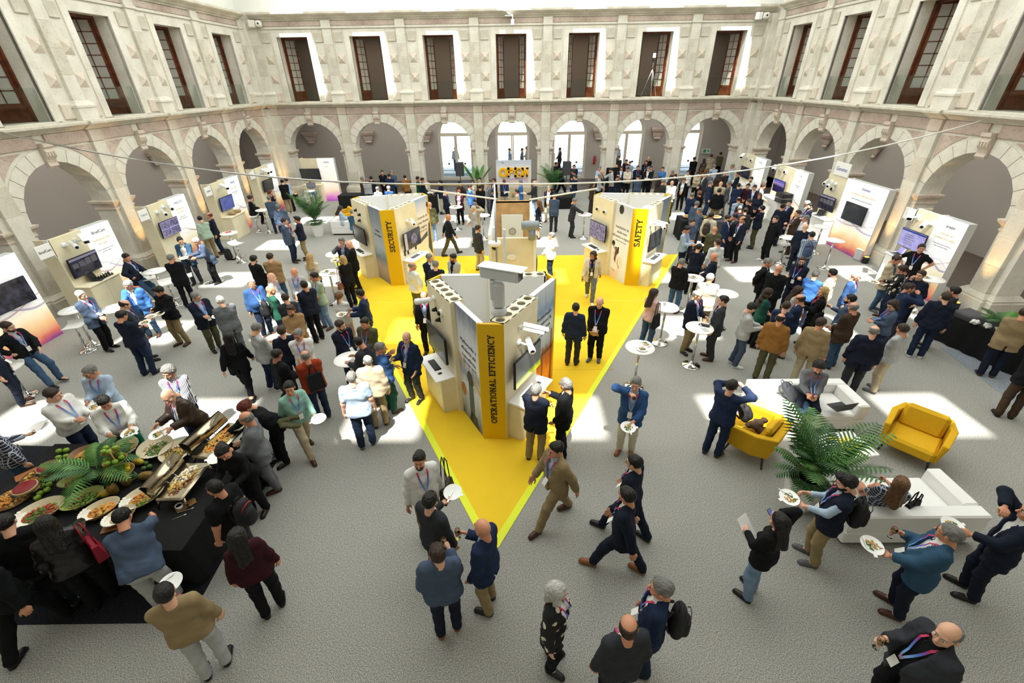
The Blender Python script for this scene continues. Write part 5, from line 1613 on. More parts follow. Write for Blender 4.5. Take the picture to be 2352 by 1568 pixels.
sofa('white leather sofa behind the security stand seating two people', -7.6, 20.8, PI, 2.0)
sofa('white leather seat end behind the seated pair at the left', -7.0, 22.6, -PI / 2, 1.5, .9, 1)
def armchair(label, x, y, rz):
    """tub chair facing -y"""
    t = thing('armchair', label, 'armchair', (x, y, 0), rz, 'yellow tub armchairs')
    def shell(th0, th1):
        mb = MB()
        out = [(-.38, -.36), (-.4, .1), (-.3, .36), (.3, .36), (.4, .1), (.38, -.36)]
        inn = [(-.3, -.36), (-.31, .08), (-.24, .26), (.24, .26), (.31, .08), (.3, -.36)]
        n = len(out)
        vs = []
        for (x_, y_), (a, b) in zip(out, inn):
            back = (y_ + .36) / .72
            vs += [(x_ * .9, y_ * .86 + (.0), .2), (x_, y_ * 1.05, .58 + .06 * back), (a, b, .58 + .06 * back), (a, b, .2)]
        fs = []
        for i in range(n - 1):
            for k in range(4):
                fs.append((4 * i + k, 4 * i + 4 + k, 4 * i + 4 + (k + 1) % 4, 4 * i + (k + 1) % 4))
        fs += [(0, 1, 2, 3), tuple(4 * (n - 1) + k for k in (3, 2, 1, 0))]
        return mb.add(vs, fs)
    t.scale = (1.22, 1.2, 1.15)
    o = shell(0, 0).obj('shell', YFAB, t)
    bv = o.modifiers.new('soft', 'BEVEL'); bv.width = .03; bv.segments = 3
    MB().rbox(-.3, .3, -.4, .24, .2, .4, .04).obj('seat', YFAB, t)
    c = MB().rbox(-.27, .27, -.06, .06, -.2, .2, .05).obj('back_cushion', YFAB, t, TR(0, .16, .56, 0, -.25))
    for sx in (-1, 1):
        for sy in (-1, 1):
            MB().tube([(sx * .26, sy * .24, .22), (sx * .3, sy * .29, 0)], [.022, .014], 8).obj('leg', DLEG, t)
    return t
armchair('yellow tub armchair with loose cushion beside the bright floor patch', 7.45, 6.2, math.atan2(-.75, .66) + 0.0)
armchair('yellow tub armchair holding bags and coats', 4.5, 6.25, PI + .75)
armchair('yellow tub armchair behind the white sofa at the left palm', -8.35, 22.0, -.9)
ct = thing('coffee_table', 'white square coffee table with yellow leaflets among sofas', 'coffee table', (5.95, 5.95, 0), .15)
MB().rbox(-.45, .45, -.32, .32, .36, .4, .006).obj('top', WLAM, ct)
MB().box(-.38, .38, -.26, .26, 0, .36).obj('base', WLAM, ct)
for k, (x, y, c, r_) in enumerate(((5.9, 6.02, 'f0dc20', .3), (5.98, 5.86, 'e8e020', -.2), (6.12, 6.0, 'f6e84a', .6), (5.78, 5.9, 'f4f4f0', .1))):
    tag(MB().rbox(-.1, .1, -.14, .14, 0, .006, .001).obj('leaflet', mat('leaflet_' + c, c, .5), None, TR(x, y, .401 + .007 * k, r_)), ('yellow leaflet fanned out at far end of coffee table', 'lime yellow leaflet nearest the planter on coffee table', 'pale yellow leaflet on right of coffee table', 'white leaflet at left of coffee table')[k], 'leaflet')
FROND = {}
def frond(L, droop, n=17, w=.5, key=0):
    k = (round(L, 2), round(droop, 2), key)
    if k in FROND:
        return FROND[k]
    mb = MB()
    pts = []
    for i in range(n + 1):
        s = i / n
        a = 1.25 - droop * s * 1.5
        pts.append(Vector((0, (pts[-1].y if pts else 0) + L / n * math.cos(a), (pts[-1].z if pts else 0) + L / n * math.sin(a))))
    mb.tube(pts, [.008 * (1 - .7 * i / n) for i in range(n + 1)], 4)
    for i in range(3, n + 1):
        s = i / n
        ll = w * L * .55 * math.sin(PI * min(.95, .2 + .75 * s)) + .03
        p = pts[i]; t_ = (pts[i] - pts[i - 1]).normalized()
        for sx in (-1, 1):
            d = (Vector((sx, 0, -.18)) + t_ * .75).normalized()
            q = p + d * ll + Vector((0, 0, -.12 * ll))
            m = p + d * ll * .5
            wv = t_ * .014
            mb.add([p - wv, p + wv, m + wv * 1.2, q, m - wv * 1.2], [(0, 1, 2, 3, 4)] if sx > 0 else [(4, 3, 2, 1, 0)])
    FROND[k] = mb.mesh('frond', [LEAF_A, LEAF_B][key % 2])
    return FROND[k]
def palm(label, x, y, h, nf, L, pot='hex', seed=0, z=0.0, spread=1.0, lean=0.0, ph=.55, fern=True):
    rnd = random.Random(seed)
    t = thing('potted_palm', label, 'plant', (x, y, z), rnd.random() * 6 if pot is None else .3)
    top = ph
    if pot == 'hex':
        prof = [(.22, 0), (.33, ph), (.29, ph), (.27, ph - .05)]
        MB().lathe(prof, 6, 0, None, False).obj('planter', PLA, t)
        MB().lathe([(.28, 0), (.28, .01)], 6, 0, None, False).obj('soil', SOIL, t, TR(0, 0, ph - .06))
    elif pot == 'round':
        MB().lathe([(.18, 0), (.24, ph), (.2, ph), (.19, ph - .04)], 14).obj('pot', BLK, t)
    for i in range(nf):
        a = 2 * PI * i / nf * 2.4 + rnd.random() * .5
        l_ = L * (.7 + .4 * rnd.random())
        M = Matrix.Translation((.05 * math.cos(a), .05 * math.sin(a), top + h * .12 * rnd.random())) @ Matrix.Rotation(a, 4, 'Z') @ Matrix.Rotation((.28 - .5 * rnd.random() * spread), 4, 'X')
        link('frond', frond(round(l_, 1), .4 + .12 * (i % 4), 20, .5, i % 2 if i % 3 else 0), t, M)
    for i in range(3):
        MB().tube([(.03 * i - .03, 0, top - .1), (.06 * i - .06, .03, top + h * .3)], .012, 6).obj('stem', LEAF_B, t)
    if pot == 'hex' and fern:
        for i in range(10):
            a = 2 * PI * i / 10 + rnd.random() * .3
            link('fern_leaf', frond(.5, .95, 12, .5, 4), t, Matrix.Translation((.12 * math.cos(a), .12 * math.sin(a), top - .05)) @ Matrix.Rotation(a, 4, 'Z') @ Matrix.Rotation(-.3, 4, 'X'))
    return t
palm('tall green palm in white faceted planter beside the vest wearer', 4.72, 5.0, 1.5, 20, 1.15, seed=3)
palm('green palm in white faceted planter near the left white sofa', -9.25, 20.3, 1.5, 15, 1.5, seed=5, spread=.6)
palm('tall dark palm beside the right loudspeaker by the back arcade', 2.3, 27.3, 1.8, 14, 1.5, 'round', 8, ph=.5)
palm('small fern palm in a black pot at the back left column', -9.2, 18.9, .3, 0, .5, 'round', 9, ph=.35) if False else None
# broad-leaved plant by the left loudspeaker
t = thing('potted_plant', 'broad-leaved plant beside the left loudspeaker by back arcade', 'plant', (-2.3, 27.9, 0))
MB().lathe([(.18, 0), (.24, .5), (.2, .5)], 14).obj('pot', BLK, t)
for i in range(9):
    a = i * 2.4
    M = Matrix.Translation((0, 0, .5)) @ Matrix.Rotation(a, 4, 'Z') @ Matrix.Rotation(-.25 - .08 * (i % 4), 4, 'X')
    L = .9 + .1 * (i % 4)
    o = MB().tube([(0, 0, 0), (0, .1, L * .6)], .012, 5).add([(0, .1, L * .55), (.13, .16, L * .85), (.12, .26, L * 1.2), (0, .36, L * 1.5), (-.12, .26, L * 1.2), (-.13, .16, L * .85)], [(0, 1, 2, 3, 4, 5)]).obj('leaf', LEAF_B, t, M)
# high tables and stools
def bar_table_proto():
    t = thing('bar_table', 'x', 'table')
    MB().lathe([(.23, 0), (.235, .006), (.2, .02), (.09, .05), (.045, .09), (.032, .13)], 28).obj('base', CHROME, t)
    MB().lathe([(.03, .13), (.03, 1.06)], 16).obj('column', CHROME, t)
    MB().lathe([(.08, 1.045), (.29, 1.055), (.315, 1.065), (.32, 1.075), (.315, 1.085), (0, 1.087)], 32).obj('tabletop', WLAM, t)
    return t
def stool_proto():
    t = thing('bar_stool', 'x', 'stool')
    MB().lathe([(.2, 0), (.205, .006), (.17, .02), (.07, .04), (.035, .08), (.03, .12)], 24).obj('base', CHROME, t)
    MB().lathe([(.028, .12), (.028, .72)], 14).obj('column', CHROME, t)
    MB().tube([(0, 0, .33), (0, -.16, .3), (.12, -.2, .3), (-.12, -.2, .3), (0, -.16, .3)], .01, 6).obj('footrest', CHROME, t)
    mb = MB()
    prof = [(-.2, .755), (-.1, .735), (.05, .735), (.17, .76), (.21, .84)]
    vs = [(x, y, z + dz) for dz in (0, .035) for y, z in prof for x in (-.2, .2)]
    n = len(prof)
    fs = [(2 * i, 2 * i + 1, 2 * i + 3, 2 * i + 2)[::-1] for i in range(n - 1)] + [(2 * n + 2 * i, 2 * n + 2 * i + 1, 2 * n + 2 * i + 3, 2 * n + 2 * i + 2) for i in range(n - 1)]
    fs += [(0, 1, 2 * n + 1, 2 * n), (2 * n - 2, 4 * n - 2, 4 * n - 1, 2 * n - 1)] + [(2 * i, 2 * n + 2 * i, 2 * n + 2 * i + 2, 2 * i + 2) for i in range(n - 1)] + [(2 * i + 1, 2 * i + 3, 2 * n + 2 * i + 3, 2 * n + 2 * i + 1) for i in range(n - 1)]
    o = mb.add(vs, fs).obj('seat', WLAM, t)
    b = o.modifiers.new('soft', 'BEVEL'); b.width = .015; b.segments = 2
    return t
TABS = [(1470, 797, 'white bar table with two salad plates at the yellow carpet edge'), (1530, 705, 'white bar table beside the person in pink blouse'), (1607, 752, 'white bar table with sunglasses and black pouch'),
        (1668, 674, 'white bar table partly behind the beige blazer back'), (1592, 638, 'white bar table beside the black jacket at carpet edge'), (168, 711, 'white bar table with papers before the amber-lit column'),
        (265, 707, 'white bar table behind the bright blue blazer'), (355, 622, 'white bar table before the BriefCam stand'), (525, 535, 'white bar table with red leaflet before the blue-screen stand'),
        (603, 482, 'white bar table with laptop user on stool'), (712, 438, 'white bar table before the back left television'), (637, 692, 'white bar table in sunlight beside the green backpack wearer'),
        (637, 778, 'white bar table beside the grey polo shirt'), (802, 824, 'white bar table with leaflets beside the navy jacket'), (756, 626, 'white bar table with food plates beside long blonde hair'),
        (1047, 475, 'white bar table beside the burgundy scarf in the middle'), (1109, 494, 'white bar table behind the beige suit'), (1343, 492, 'white bar table left of the safety stand'),
        (1917, 551, 'white bar table before the large screenless stand end'), (1812, 545, 'white bar table among the crowd before the dusk screen'), (1890, 520, 'white bar table at the Genetec counter'),
        (2140, 640, 'white bar table before the araani stand'), (770, 583, 'small white bar table with plate beside the bald head')]
tp = bar_table_proto(); sp = stool_proto()
TABPOS = []
for i, (px, py, lb) in enumerate(TABS):
    p = un(px, py, 1.08)
    TABPOS.append(p)
    if i == 0:
        tp.location = (p.x, p.y, 0); tp['label'] = lb; tp['group'] = 'white bar tables'
    else:
        copy_tree(tp, (p.x, p.y, 0), 0, lb, 'white bar tables')
STOOLS = [(170, 749, .3, 'empty white bar stool before the amber-lit column'), (384, 651, .8, 'white bar stool with papers before the BriefCam counter'), (542, 560, 1.2, 'white bar stool beside the black backpack on floor'),
          (584, 496, -1.4, 'white bar stool under the black-clad laptop user'), (705, 452, 0, 'white bar stool before the back left television'), (425, 634, 2.2, 'white bar stool behind the dark suit back at left'),
          (340, 640, .5, 'tilted-looking white stool seat behind the navy blazer elbow'), (20, 845, 0, 'white bar stool under the jeans wearer at left edge'), (1805, 560, .4, 'white bar stool among the crowd at right')]
for i, (px, py, rz, lb) in enumerate(STOOLS):
    p = un(px, py, .76)
    if i == 0:
        sp.location = (p.x, p.y, 0); sp.rotation_euler.z = rz; sp['label'] = lb; sp['group'] = 'white bar stools'
    else:
        copy_tree(sp, (p.x, p.y, 0), rz, lb, 'white bar stools')
# loudspeakers, barrier, black blocks, tripod lamp, wall cameras
def speaker(label, px, py, y):
    p = un_y(px, py, y)
    t = thing('loudspeaker', label, 'loudspeaker', (p.x, y, 0))
    MB().rbox(-.22, .22, -.18, .18, p.z - .35, p.z + .35, .02).obj('cabinet', BLK, t)
    MB().box(-.2, .2, -.184, -.18, p.z - .32, p.z + .32).obj('grille', DGREY, t)
    MB().tube([(0, 0, .7), (0, 0, p.z - .35)], .02).obj('pole', BLK, t)
    for k in range(3):
        a = 2 * PI * k / 3 + .5
        MB().tube([(0, 0, .75), (.45 * math.cos(a), .45 * math.sin(a), 0)], .013).obj('leg', BLK, t)
speaker('black loudspeaker on pole left of the OPEN wall', 1056, 388, 26.0)
speaker('black loudspeaker on pole right of the OPEN wall', 1302, 386, 25.6)
BLKC = mat('black_cloth', '0c0c0f', .9, noise=.2, scale=4)
def draped(label, x0, x1, y0, y1, h, rz=0, loc=(0, 0)):
    t = thing('draped_table', label, 'table', (loc[0], loc[1], 0), rz)
    MB().rbox(x0, x1, y0, y1, h - .02, h, .008).obj('tabletop', BLKC, t)
    mb = MB()
    pts = []
    per = [((x0, y0), (x1, y0)), ((x1, y0), (x1, y1)), ((x1, y1), (x0, y1)), ((x0, y1), (x0, y0))]
    for (ax, ay), (bx, by) in per:
        L = math.hypot(bx - ax, by - ay)
        n = max(4, int(L / .12))
        nx, ny = (by - ay) / L, -(bx - ax) / L
        for i in range(n):
            s = i / n
            pts.append((ax + (bx - ax) * s, ay + (by - ay) * s, nx, ny, .018 * math.sin(i * 1.9) + .012))
    n = len(pts)
    vs = [(x, y, h - .004) for x, y, *_ in pts] + [(x + nx * w, y + ny * w, h * .55) for x, y, nx, ny, w in pts] + [(x + nx * w * 2, y + ny * w * 2, .012) for x, y, nx, ny, w in pts]
    mb.add(vs, [(i + k * n, i + (k + 1) * n, (i + 1) % n + (k + 1) * n, (i + 1) % n + k * n) for i in range(n) for k in (0, 1)], 0, True)
    mb.obj('tablecloth', BLKC, t)
    return t
buffet = draped('large black draped buffet table laden with salads and fruit', -8.15, -4.55, 3.65, 5.72, .78)
draped('black draped table with glasses and palm vase by right arcade', -1.4, 1.4, -.45, .45, .78, -1.32, (12.1, 9.2))
draped('black draped bar table with bottles at back left', -4.0, 0.0, -.4, .4, .95, 0, (-4.2, 24.2))
draped('black draped buffet table behind the safety stand', 0, 1.9, -.5, .5, .85, -.1, (7.25, 19.5))
draped('black draped buffet table amid the crowd at back right', 0, 3.4, -.5, .5, .85, 0, (4.0, 23.6))
draped('short black draped table end behind the left white sofa', 0, 1.2, -.4, .4, .95, 0, (-9.5, 24.6))
p0 = un(1298, 480)
t = thing('stage_block', 'low black stage block behind the grey suited person', 'stage', (p0.x, p0.y, 0))
MB().rbox(-.55, .45, 0, 1.2, 0, .62, .01).obj('block', BLKC, t)
t = thing('screen_panel', 'black fabric screen below the red extinguisher', 'screen', (6.0, 27.9, 0))
MB().rbox(-.5, .5, -.03, .03, 0, 1.6, .01).obj('fabric', BLKC, t)
MB().box(-.5, -.46, -.3, .3, 0, .03).box(.46, .5, -.3, .3, 0, .03).obj('feet', BLK, t)
t = thing('fire_extinguisher', 'red fire extinguisher hung on inner corridor wall', 'extinguisher', (un_y(1364, 378, D + 4.2).x, D + 4.2, 0))
MB().lathe([(.07, 1.0), (.08, 1.04), (.08, 1.42), (.04, 1.5), (.03, 1.52)], 12).obj('cylinder', mat('red_enamel', 'b02018', .4), t)
MB().tube([(0, 0, 1.52), (0, -.06, 1.56), (.1, -.06, 1.5), (.12, -.04, 1.2)], .015).obj('hose', BLK, t)
t = thing('exit_sign', 'green and white exit sign on corridor wall at back right', 'sign', (un_y(1622, 347, D + 4.2).x, D + 4.22, un_y(1622, 347, D + 4.2).z))
MB().box(-.3, .3, -.01, .01, -.16, .16).obj('plate', mat('pale_sign_green', 'cfe0cf', .6), t)
MB().box(-.2, -.02, -.014, -.01, -.1, .1).obj('pictogram', mat('sign_green', '3c8a50', .6), t)
MB().prism([(.05, -.02), (.15, -.02), (.15, -.07), (.24, .02), (.15, .1), (.15, .05), (.05, .05)], -.014, -.01).obj('arrow', mat('sign_green', '3c8a50', .6), t)
p1 = Vector((BB[5] + .05, D + .35, 5.24))
t = thing('tripod_lamp', 'work light on a tripod standing in an upper opening', 'lamp', p1)
MB().tube([(0, 0, .95), (0, 0, 1.75)], .02).obj('column', DGREY, t)
for k in range(3):
    a = 2 * PI * k / 3 + .52
    MB().tube([(0, 0, 1.35), (.52 * math.cos(a), .38 * math.sin(a), 0)], .018).obj('leg', STEEL, t)
MB().rbox(-.06, .06, -.05, .05, 1.72, 1.9, .01).obj('head', BLK, t)
MB().rbox(-.07, .07, -.06, -.02, 1.9, 2.1, .01).obj('lamp_face', mat('lit_lamp_face', 'ffffff', .5, emit=6), t)
def wallcam(label, x, y, rz):
    t = thing('wall_loudspeaker', label, 'loudspeaker', (x, y, 8.88), rz)
    MB().rbox(-.34, .0, -.3, .0, -.16, .16, .03).obj('cabinet', mat('cream_plastic', 'dedbd0', .5), t)
    MB().rbox(.02, .32, -.36, -.04, -.14, .14, .06).lathe([(.06, 0), (.1, .06)], 12, 0, TR(.18, -.35, 0, 0, PI / 2)).obj('housing', MATS['cream_plastic'], t)
    MB().lathe([(.05, 0), (.045, .01)], 10).obj('lens', BLK, t, TR(.18, -.405, 0, 0, PI / 2))
wallcam('cream loudspeaker with round horn at the upper left corner', XL + .85, D - .15, .2)
wallcam('cream loudspeaker with round horn at the upper right corner', XR - .85, D - .15, -.2)
p = un_y(1160, 14, D - .5)
t = thing('floodlight', 'small white floodlight above the middle upper opening', 'lamp', (p.x, D - .5, p.z))
MB().rbox(-.1, .1, -.08, .08, -.22, .2, .02).obj('housing', CAMW, t)
MB().tube([(0, 0, -.2), (.2, .05, -.32), (.38, .1, -.36), (.38, .12, -.55)], .03).obj('bracket', CAMW, t)
MB().rbox(.3, .46, .04, .2, -.8, -.55, .02).obj('lower_housing', CAMW, t)
MB().box(-.02, .4, .08, .52, -.4, -.36).obj('wall_arm', CAMW, t)
# amber uplights in front of the piers
AMB = (1.0, .55, .16)
def uplight(label, x, y, rz, e=26, vis=True):
    t = thing('uplight', label, 'lamp', (x, y, 0), rz, 'amber uplights at the columns')
    MB().lathe([(.1, 0), (.12, .03), (.11, .2), (.09, .24)], 12).obj('housing', BLK, t)
    MB().lathe([(.08, 0), (.08, .005)], 12).obj('glass', mat('amber_lamp_glass', 'ffb040', .3, emit=3), t, TR(0, 0, .236))
    l = bpy.data.lights.new('amber_light', 'SPOT'); l.energy = e; l.color = AMB; l.spot_size = R(34); l.spot_blend = .8; l.shadow_soft_size = .08
    o = bpy.data.objects.new('amber_light', l); COLL.objects.link(o); o.parent = t
    o.location = (0, 0, .27)
    o.rotation_euler = Vector((0, -.2, 1)).to_track_quat('-Z', 'Y').to_euler()
ul = [(XL + .55, BL[i] + BAY / 2, PI / 2) for i in (1, 2, 3, 4)] + [(XR - .55, -BR[i] - BAY / 2, -PI / 2) for i in (2, 3)] + [(BB[0] - BAY / 2 + .3, D - .6, PI), (BB[0] + BAY / 2, D - .6, PI), (BB[1] + BAY / 2, D - .6, PI)]
ulb = ['left arcade, beside the near light box', 'left arcade, beside the BriefCam counter', 'left arcade, beside the lilac screen', 'left arcade, far end', 'right arcade, beside the Genetec stand', 'right arcade, by the araani stand', 'back left corner', 'back arcade, beside the violet light box', 'back arcade, behind the back bar']
for (x, y, rz), b in zip(ul, ulb):
    uplight('black amber uplight at a column of the ' + b, x, y, rz + PI, 200)
t = thing('storage_box', 'pale grey storage box on floor beside the big stand', 'box', (*un(1975, 596)[:2], 0), .3)
MB().rbox(-.22, .22, -.15, .15, 0, .4, .03).obj('body', WGREY, t)
MB().rbox(-.23, .23, -.16, .16, .4, .44, .015).obj('lid', WLAM, t)
# bags
def backpack(label, x, y, rz, col, z=0.0, rx=0.0, s=1.0, cat='backpack', name='backpack', trim=None):
    F = Field([(0, 0, .22)], (.24, .2, .32), .016)
    P = F.P
    Dd = smin(rc(P, (0, .0, .1), (0, -.0, .3), .15, .13, (0, 1, 0), .62), rc(P, (0, -.09, .1), (0, -.09, .2), .1, .09, (0, 1, 0), .5), .03)
    F.D = Dd
    V, Fq = F.mesh()
    m = mat(name + '_' + col, col, .75, bump=.2, bscale=40)
    t = thing(name, label, cat, (x, y, z), rz)
    t.rotation_euler.x = rx
    t.scale = (s, s, s)
    b = link('body', np_mesh('body', V - np.array((0, 0, -.03)), Fq, m), t)
    MB().tube([(-.05, .02, .44), (-.03, .02, .5), (.03, .02, .5), (.05, .02, .44)], .01).obj('grab_handle', m, t)
    for sx in (-1, 1):
        MB().tube([(sx * .06, .08, .42), (sx * .09, .13, .34), (sx * .1, .12, .2), (sx * .1, .07, .1)], .016).obj('strap', m, t)
    MB().tube([(-.1, -.08, .34), (-.07, -.1, .4), (0, -.105, .42), (.07, -.1, .4), (.1, -.08, .34)], .006).obj('zipper', trim or DGREY, t)
    return t
p = un(528, 596)
backpack('black backpack on floor under the bar stool at left', p.x, p.y, .4, '18181b')
p = un(1850, 925, .5)
backpack('dark grey backpack with pale strap lying on the white sofa', 5.75, 7.15, .6, '34383d', .45, -.9)
# ------------------------------------------------------------------ the visitors
PAL = dict(nv=('navy', '1b2130'), nb=('dark blue', '222f4a'), bl=('blue', '345585'), bb=('bright blue', '4272b6'), lb=('light blue', 'abbfd4'), gb=('grey-blue', '4a586e'), gr=('grey', '6c6f73'), lg=('light grey', 'b2b4b3'),
           dg=('dark grey', '34363b'), bk=('black', '141518'), wh=('white', 'e2e2de'), be=('beige', 'b8ab90'), ta=('tan', '958260'), kh=('khaki', '95835f'), ol=('olive', '55543a'), br=('brown', '46362a'),
           db=('blue denim', '405a76'), dd=('dark denim', '222f46'), lj=('pale denim', '7d97b4'), mu=('mustard', '8c6230'), gn=('dark green', '245445'), gg=('emerald', '0f6a4c'), sg=('sage green', 'a5b9a4'), mi=('mint', '8db8aa'), rd=('rust red', '93361d'),
           bu=('burgundy', '38161f'), pk=('pink', 'd8b4ae'), ca=('camel', '9e7f58'), te=('teal', '34536c'), cr=('cream', 'd2c9b4'), pl=('plaid', None), st=('striped', None), fl=('floral', None), ch=('chequered', None), ms=('striped skirt', None))
HCOL = dict(bk='15110e', br='3a281b', gr='84837f', wh='cfcdc8', bd='c8a66e', rb='6e2f22', lb='7a5536')
SKIN = [mat('skin_light', 'd9a88c', .5, spec=.3), mat('skin_warm', 'c98f70', .5, spec=.3), mat('skin_tan', 'a8735a', .5, spec=.3), mat('skin_brown', '6e452f', .5, spec=.3)]
TOPW = dict(blazer='blazer', open='open jacket', coat='long coat', vest='padded vest', jacket='jacket', sweater='sweater', tee='short-sleeved shirt', shirt='shirt', dress='dress')
def hair_mat(c):
    n = 'hair_' + c
    if n not in MATS:
        m = mat(n, HCOL[c], .42, noise=.45, scale=55, bump=.9, bscale=120, spec=.45)
        t = m.node_tree
        tc = [k for k in t.nodes if k.type == 'TEX_COORD'][0]
        mp = t.nodes.new('ShaderNodeMapping'); mp.inputs['Scale'].default_value = (1.0, .22, .3)
        t.links.new(tc.outputs['Object'], mp.inputs[0])
        for k in t.nodes:
            if k.type == 'TEX_NOISE':
                t.links.new(mp.outputs[0], k.inputs['Vector'])
    return MATS[n]
def pattern_mat(code):
    n = 'cloth_' + code
    if n in MATS:
        return MATS[n]
    m = mat(n, 'ffffff', .85)
    t = m.node_tree; b = t.nodes['Principled BSDF']
    tc = t.nodes.new('ShaderNodeTexCoord')
    def wave(d, s, w):
        wv = t.nodes.new('ShaderNodeTexWave'); wv.bands_direction = d; wv.inputs['Scale'].default_value = s
        t.links.new(tc.outputs['Object'], wv.inputs['Vector'])
        r = t.nodes.new('ShaderNodeMath'); r.operation = 'GREATER_THAN'; r.inputs[1].default_value = w
        t.links.new(wv.outputs['Fac'], r.inputs[0])
        return r.outputs[0]
    mx = t.nodes.new('ShaderNodeMix'); mx.data_type = 'RGBA'
    def cols(a, c):
        mx.inputs['A'].default_value = (*lin(a), 1); mx.inputs['B'].default_value = (*lin(c), 1)
    if code in ('pl', 'ch'):
        x, z = wave('X', 6, .9), wave('Z', 6, .9)
        mm = t.nodes.new('ShaderNodeMath'); mm.operation = 'MAXIMUM'
        t.links.new(x, mm.inputs[0]); t.links.new(z, mm.inputs[1]); t.links.new(mm.outputs[0], mx.inputs['Factor'])
        cols(*(('232838', 'b9bfca') if code == 'pl' else ('4d6076', 'c6d2de')))
    elif code == 'fl':
        v = t.nodes.new('ShaderNodeTexVoronoi'); v.inputs['Scale'].default_value = 9; v.inputs['Randomness'].default_value = 1
        t.links.new(tc.outputs['Object'], v.inputs['Vector'])
        r = t.nodes.new('ShaderNodeMath'); r.operation = 'LESS_THAN'; r.inputs[1].default_value = .33
        t.links.new(v.outputs['Distance'], r.inputs[0]); t.links.new(r.outputs[0], mx.inputs['Factor']); cols('17171a', 'd8cdb8')
    else:
        t.links.new(wave('X' if code == 'st' else 'DIAGONAL', 14 if code == 'st' else 5, .5), mx.inputs['Factor'])
        cols(*(('e9e9ec', '4a4c58') if code == 'st' else ('15151a', 'ece6d6')))
    t.links.new(mx.outputs['Result'], b.inputs['Base Color'])
    return m
def cloth(code, kind=''):
    if PAL[code][1] is None:
        return pattern_mat(code)
    jeans = code in ('db', 'dd', 'lj') and kind == 'bot'
    return mat('cloth_%s%s' % (PAL[code][0].replace(' ', '_'), '_denim' if jeans else ''), PAL[code][1], .88, noise=.3 if jeans else .14, scale=4 if jeans else 7, bump=.12, bscale=160, spec=.2)
def ribbon_mat():
    m = mat('lanyard_ribbon', 'd0303a', .6)
    t = m.node_tree
    a = t.nodes.new('ShaderNodeVertexColor'); a.layer_name = 'col'
    t.links.new(a.outputs['Color'], t.nodes['Principled BSDF'].inputs['Base Color'])
    return m
RIB = ribbon_mat()
BADGE = mat('white_badge_card', 'efefea', .4)
SHOE = {k: mat('shoe_' + k, c, .45, noise=.15, scale=9) for k, c in dict(bk='141414', br='4a2c1c', tn='8a5228', wh='e8e8e6', gr='5c5f62', nv='1c2436').items()}
EYEW, IRIS, LIP = mat('eye_white', 'e6e0d8', .3), mat('dark_iris', '1c120c', .2), mat('lips', 'a8645a', .5)
PMESH = {}
def pmesh(key, name, V, F, smooth=True):
    k = (key, name)
    if k not in PMESH:
        PMESH[k] = np_mesh(name, V, F, [SKIN[0]], smooth)
    return PMESH[k]
def dress(o, m):
    o.material_slots[0].link = 'OBJECT'
    o.material_slots[0].material = m
    return o
ANG = [R(a) for a in (0, 22, -22)]
def face_parts():
    e = MB()
    for s in (-1, 1):
        e.ball((s * .032, .079, .004), (.0125, .011, .0105), 10, 7)
    i = MB()
    for s in (-1, 1):
        i.ball((s * .032, .0885, .004), (.0065, .004, .0065), 8, 5)
    l = MB().ball((0, .0905, -.0605), (.023, .006, .0055), 10, 5).ball((0, .089, -.068), (.019, .007, .006), 10, 5)
    b = MB()
    for s in (-1, 1):
        b.tube([(s * .014, .093, .024), (s * .032, .09, .031), (s * .05, .078, .025)], [.005, .006, .003], 6)
    g = MB()
    for s in (-1, 1):
        pts = [(s * (.034 + .026 * math.cos(a)), .1 - .004 * abs(math.cos(a)), .004 + .02 * math.sin(a)) for a in [2 * PI * k / 14 for k in range(15)]]
        g.tube(pts, .0025, 5, cap=False).tube([(s * .06, .096, .01), (s * .083, .0, .008)], .0025, 5)
    g.tube([(-.009, .102, .008), (.009, .102, .008)], .0025, 5)
    return dict(eyes=e.mesh('eyes', EYEW), irises=i.mesh('irises', IRIS), lips=l.mesh('lips', LIP), eyebrows=b.mesh('eyebrows', EYEW), glasses=g.mesh('glasses', BLK))
FP = face_parts()
FOODC = [mat('salad_green', '5f8a34', .6, noise=.4, scale=30), mat('pasta_yellow', 'd9b25a', .6, noise=.3, scale=40), mat('purple_salad', '5a3040', .6), mat('pie_orange', 'd68c3c', .6)]
FOODM = {}
def food_mesh(seed, r=.075, n=40, cols=(0, 1, 3), hgt=.03):
    k = (seed, r, n, cols)
    if k not in FOODM:
        rnd = random.Random(seed)
        mb = MB()
        ax = rnd.random() * 6
        for i in range(n):
            a, q = rnd.random() * 2 * PI, r * math.sqrt(rnd.random())
            x, y = q * math.cos(a), q * math.sin(a)
            side = x * math.cos(ax) + y * math.sin(ax)
            c = 0 if side > .15 * r else (1 if rnd.random() < .75 else 2)
            s = r * (.12 + .12 * rnd.random())
            mb.ball((x, y, .008 + hgt * (1 - q / r) * rnd.random() + .004), (s, s * (.5 + .5 * rnd.random()), s * .55), 5, 4, c)
        FOODM[k] = mb.mesh('food', [FOODC[c] for c in cols])
    return FOODM[k]
PLATEM = MB().lathe([(.07, 0), (.085, .004), (.13, .018), (.133, .022), (.128, .021), (.085, .009), (.0, .007)], 28).box(-.02, .02, .128, .165, .016, .022).mesh('plate', CHINA)
FORKM = MB().box(-.006, .006, -.09, .05, .022, .025).box(-.012, .012, .05, .09, .022, .025).mesh('fork', STEEL)
def plate(M, label, seed, food=True, cat='plate'):
    o = link('plate', PLATEM, None, M)
    tag(o, label, cat, 'white plates')
    if food:
        f = link('food', food_mesh(seed % 6), o)
        f['kind'] = 'stuff'
    link('fork', FORKM, o, TR(.08, .0, .0, .4 + seed))
    return o
WINE = mat('wine_glass_clear', 'f2f4ee', .02, trans=1.0, ior=1.3)
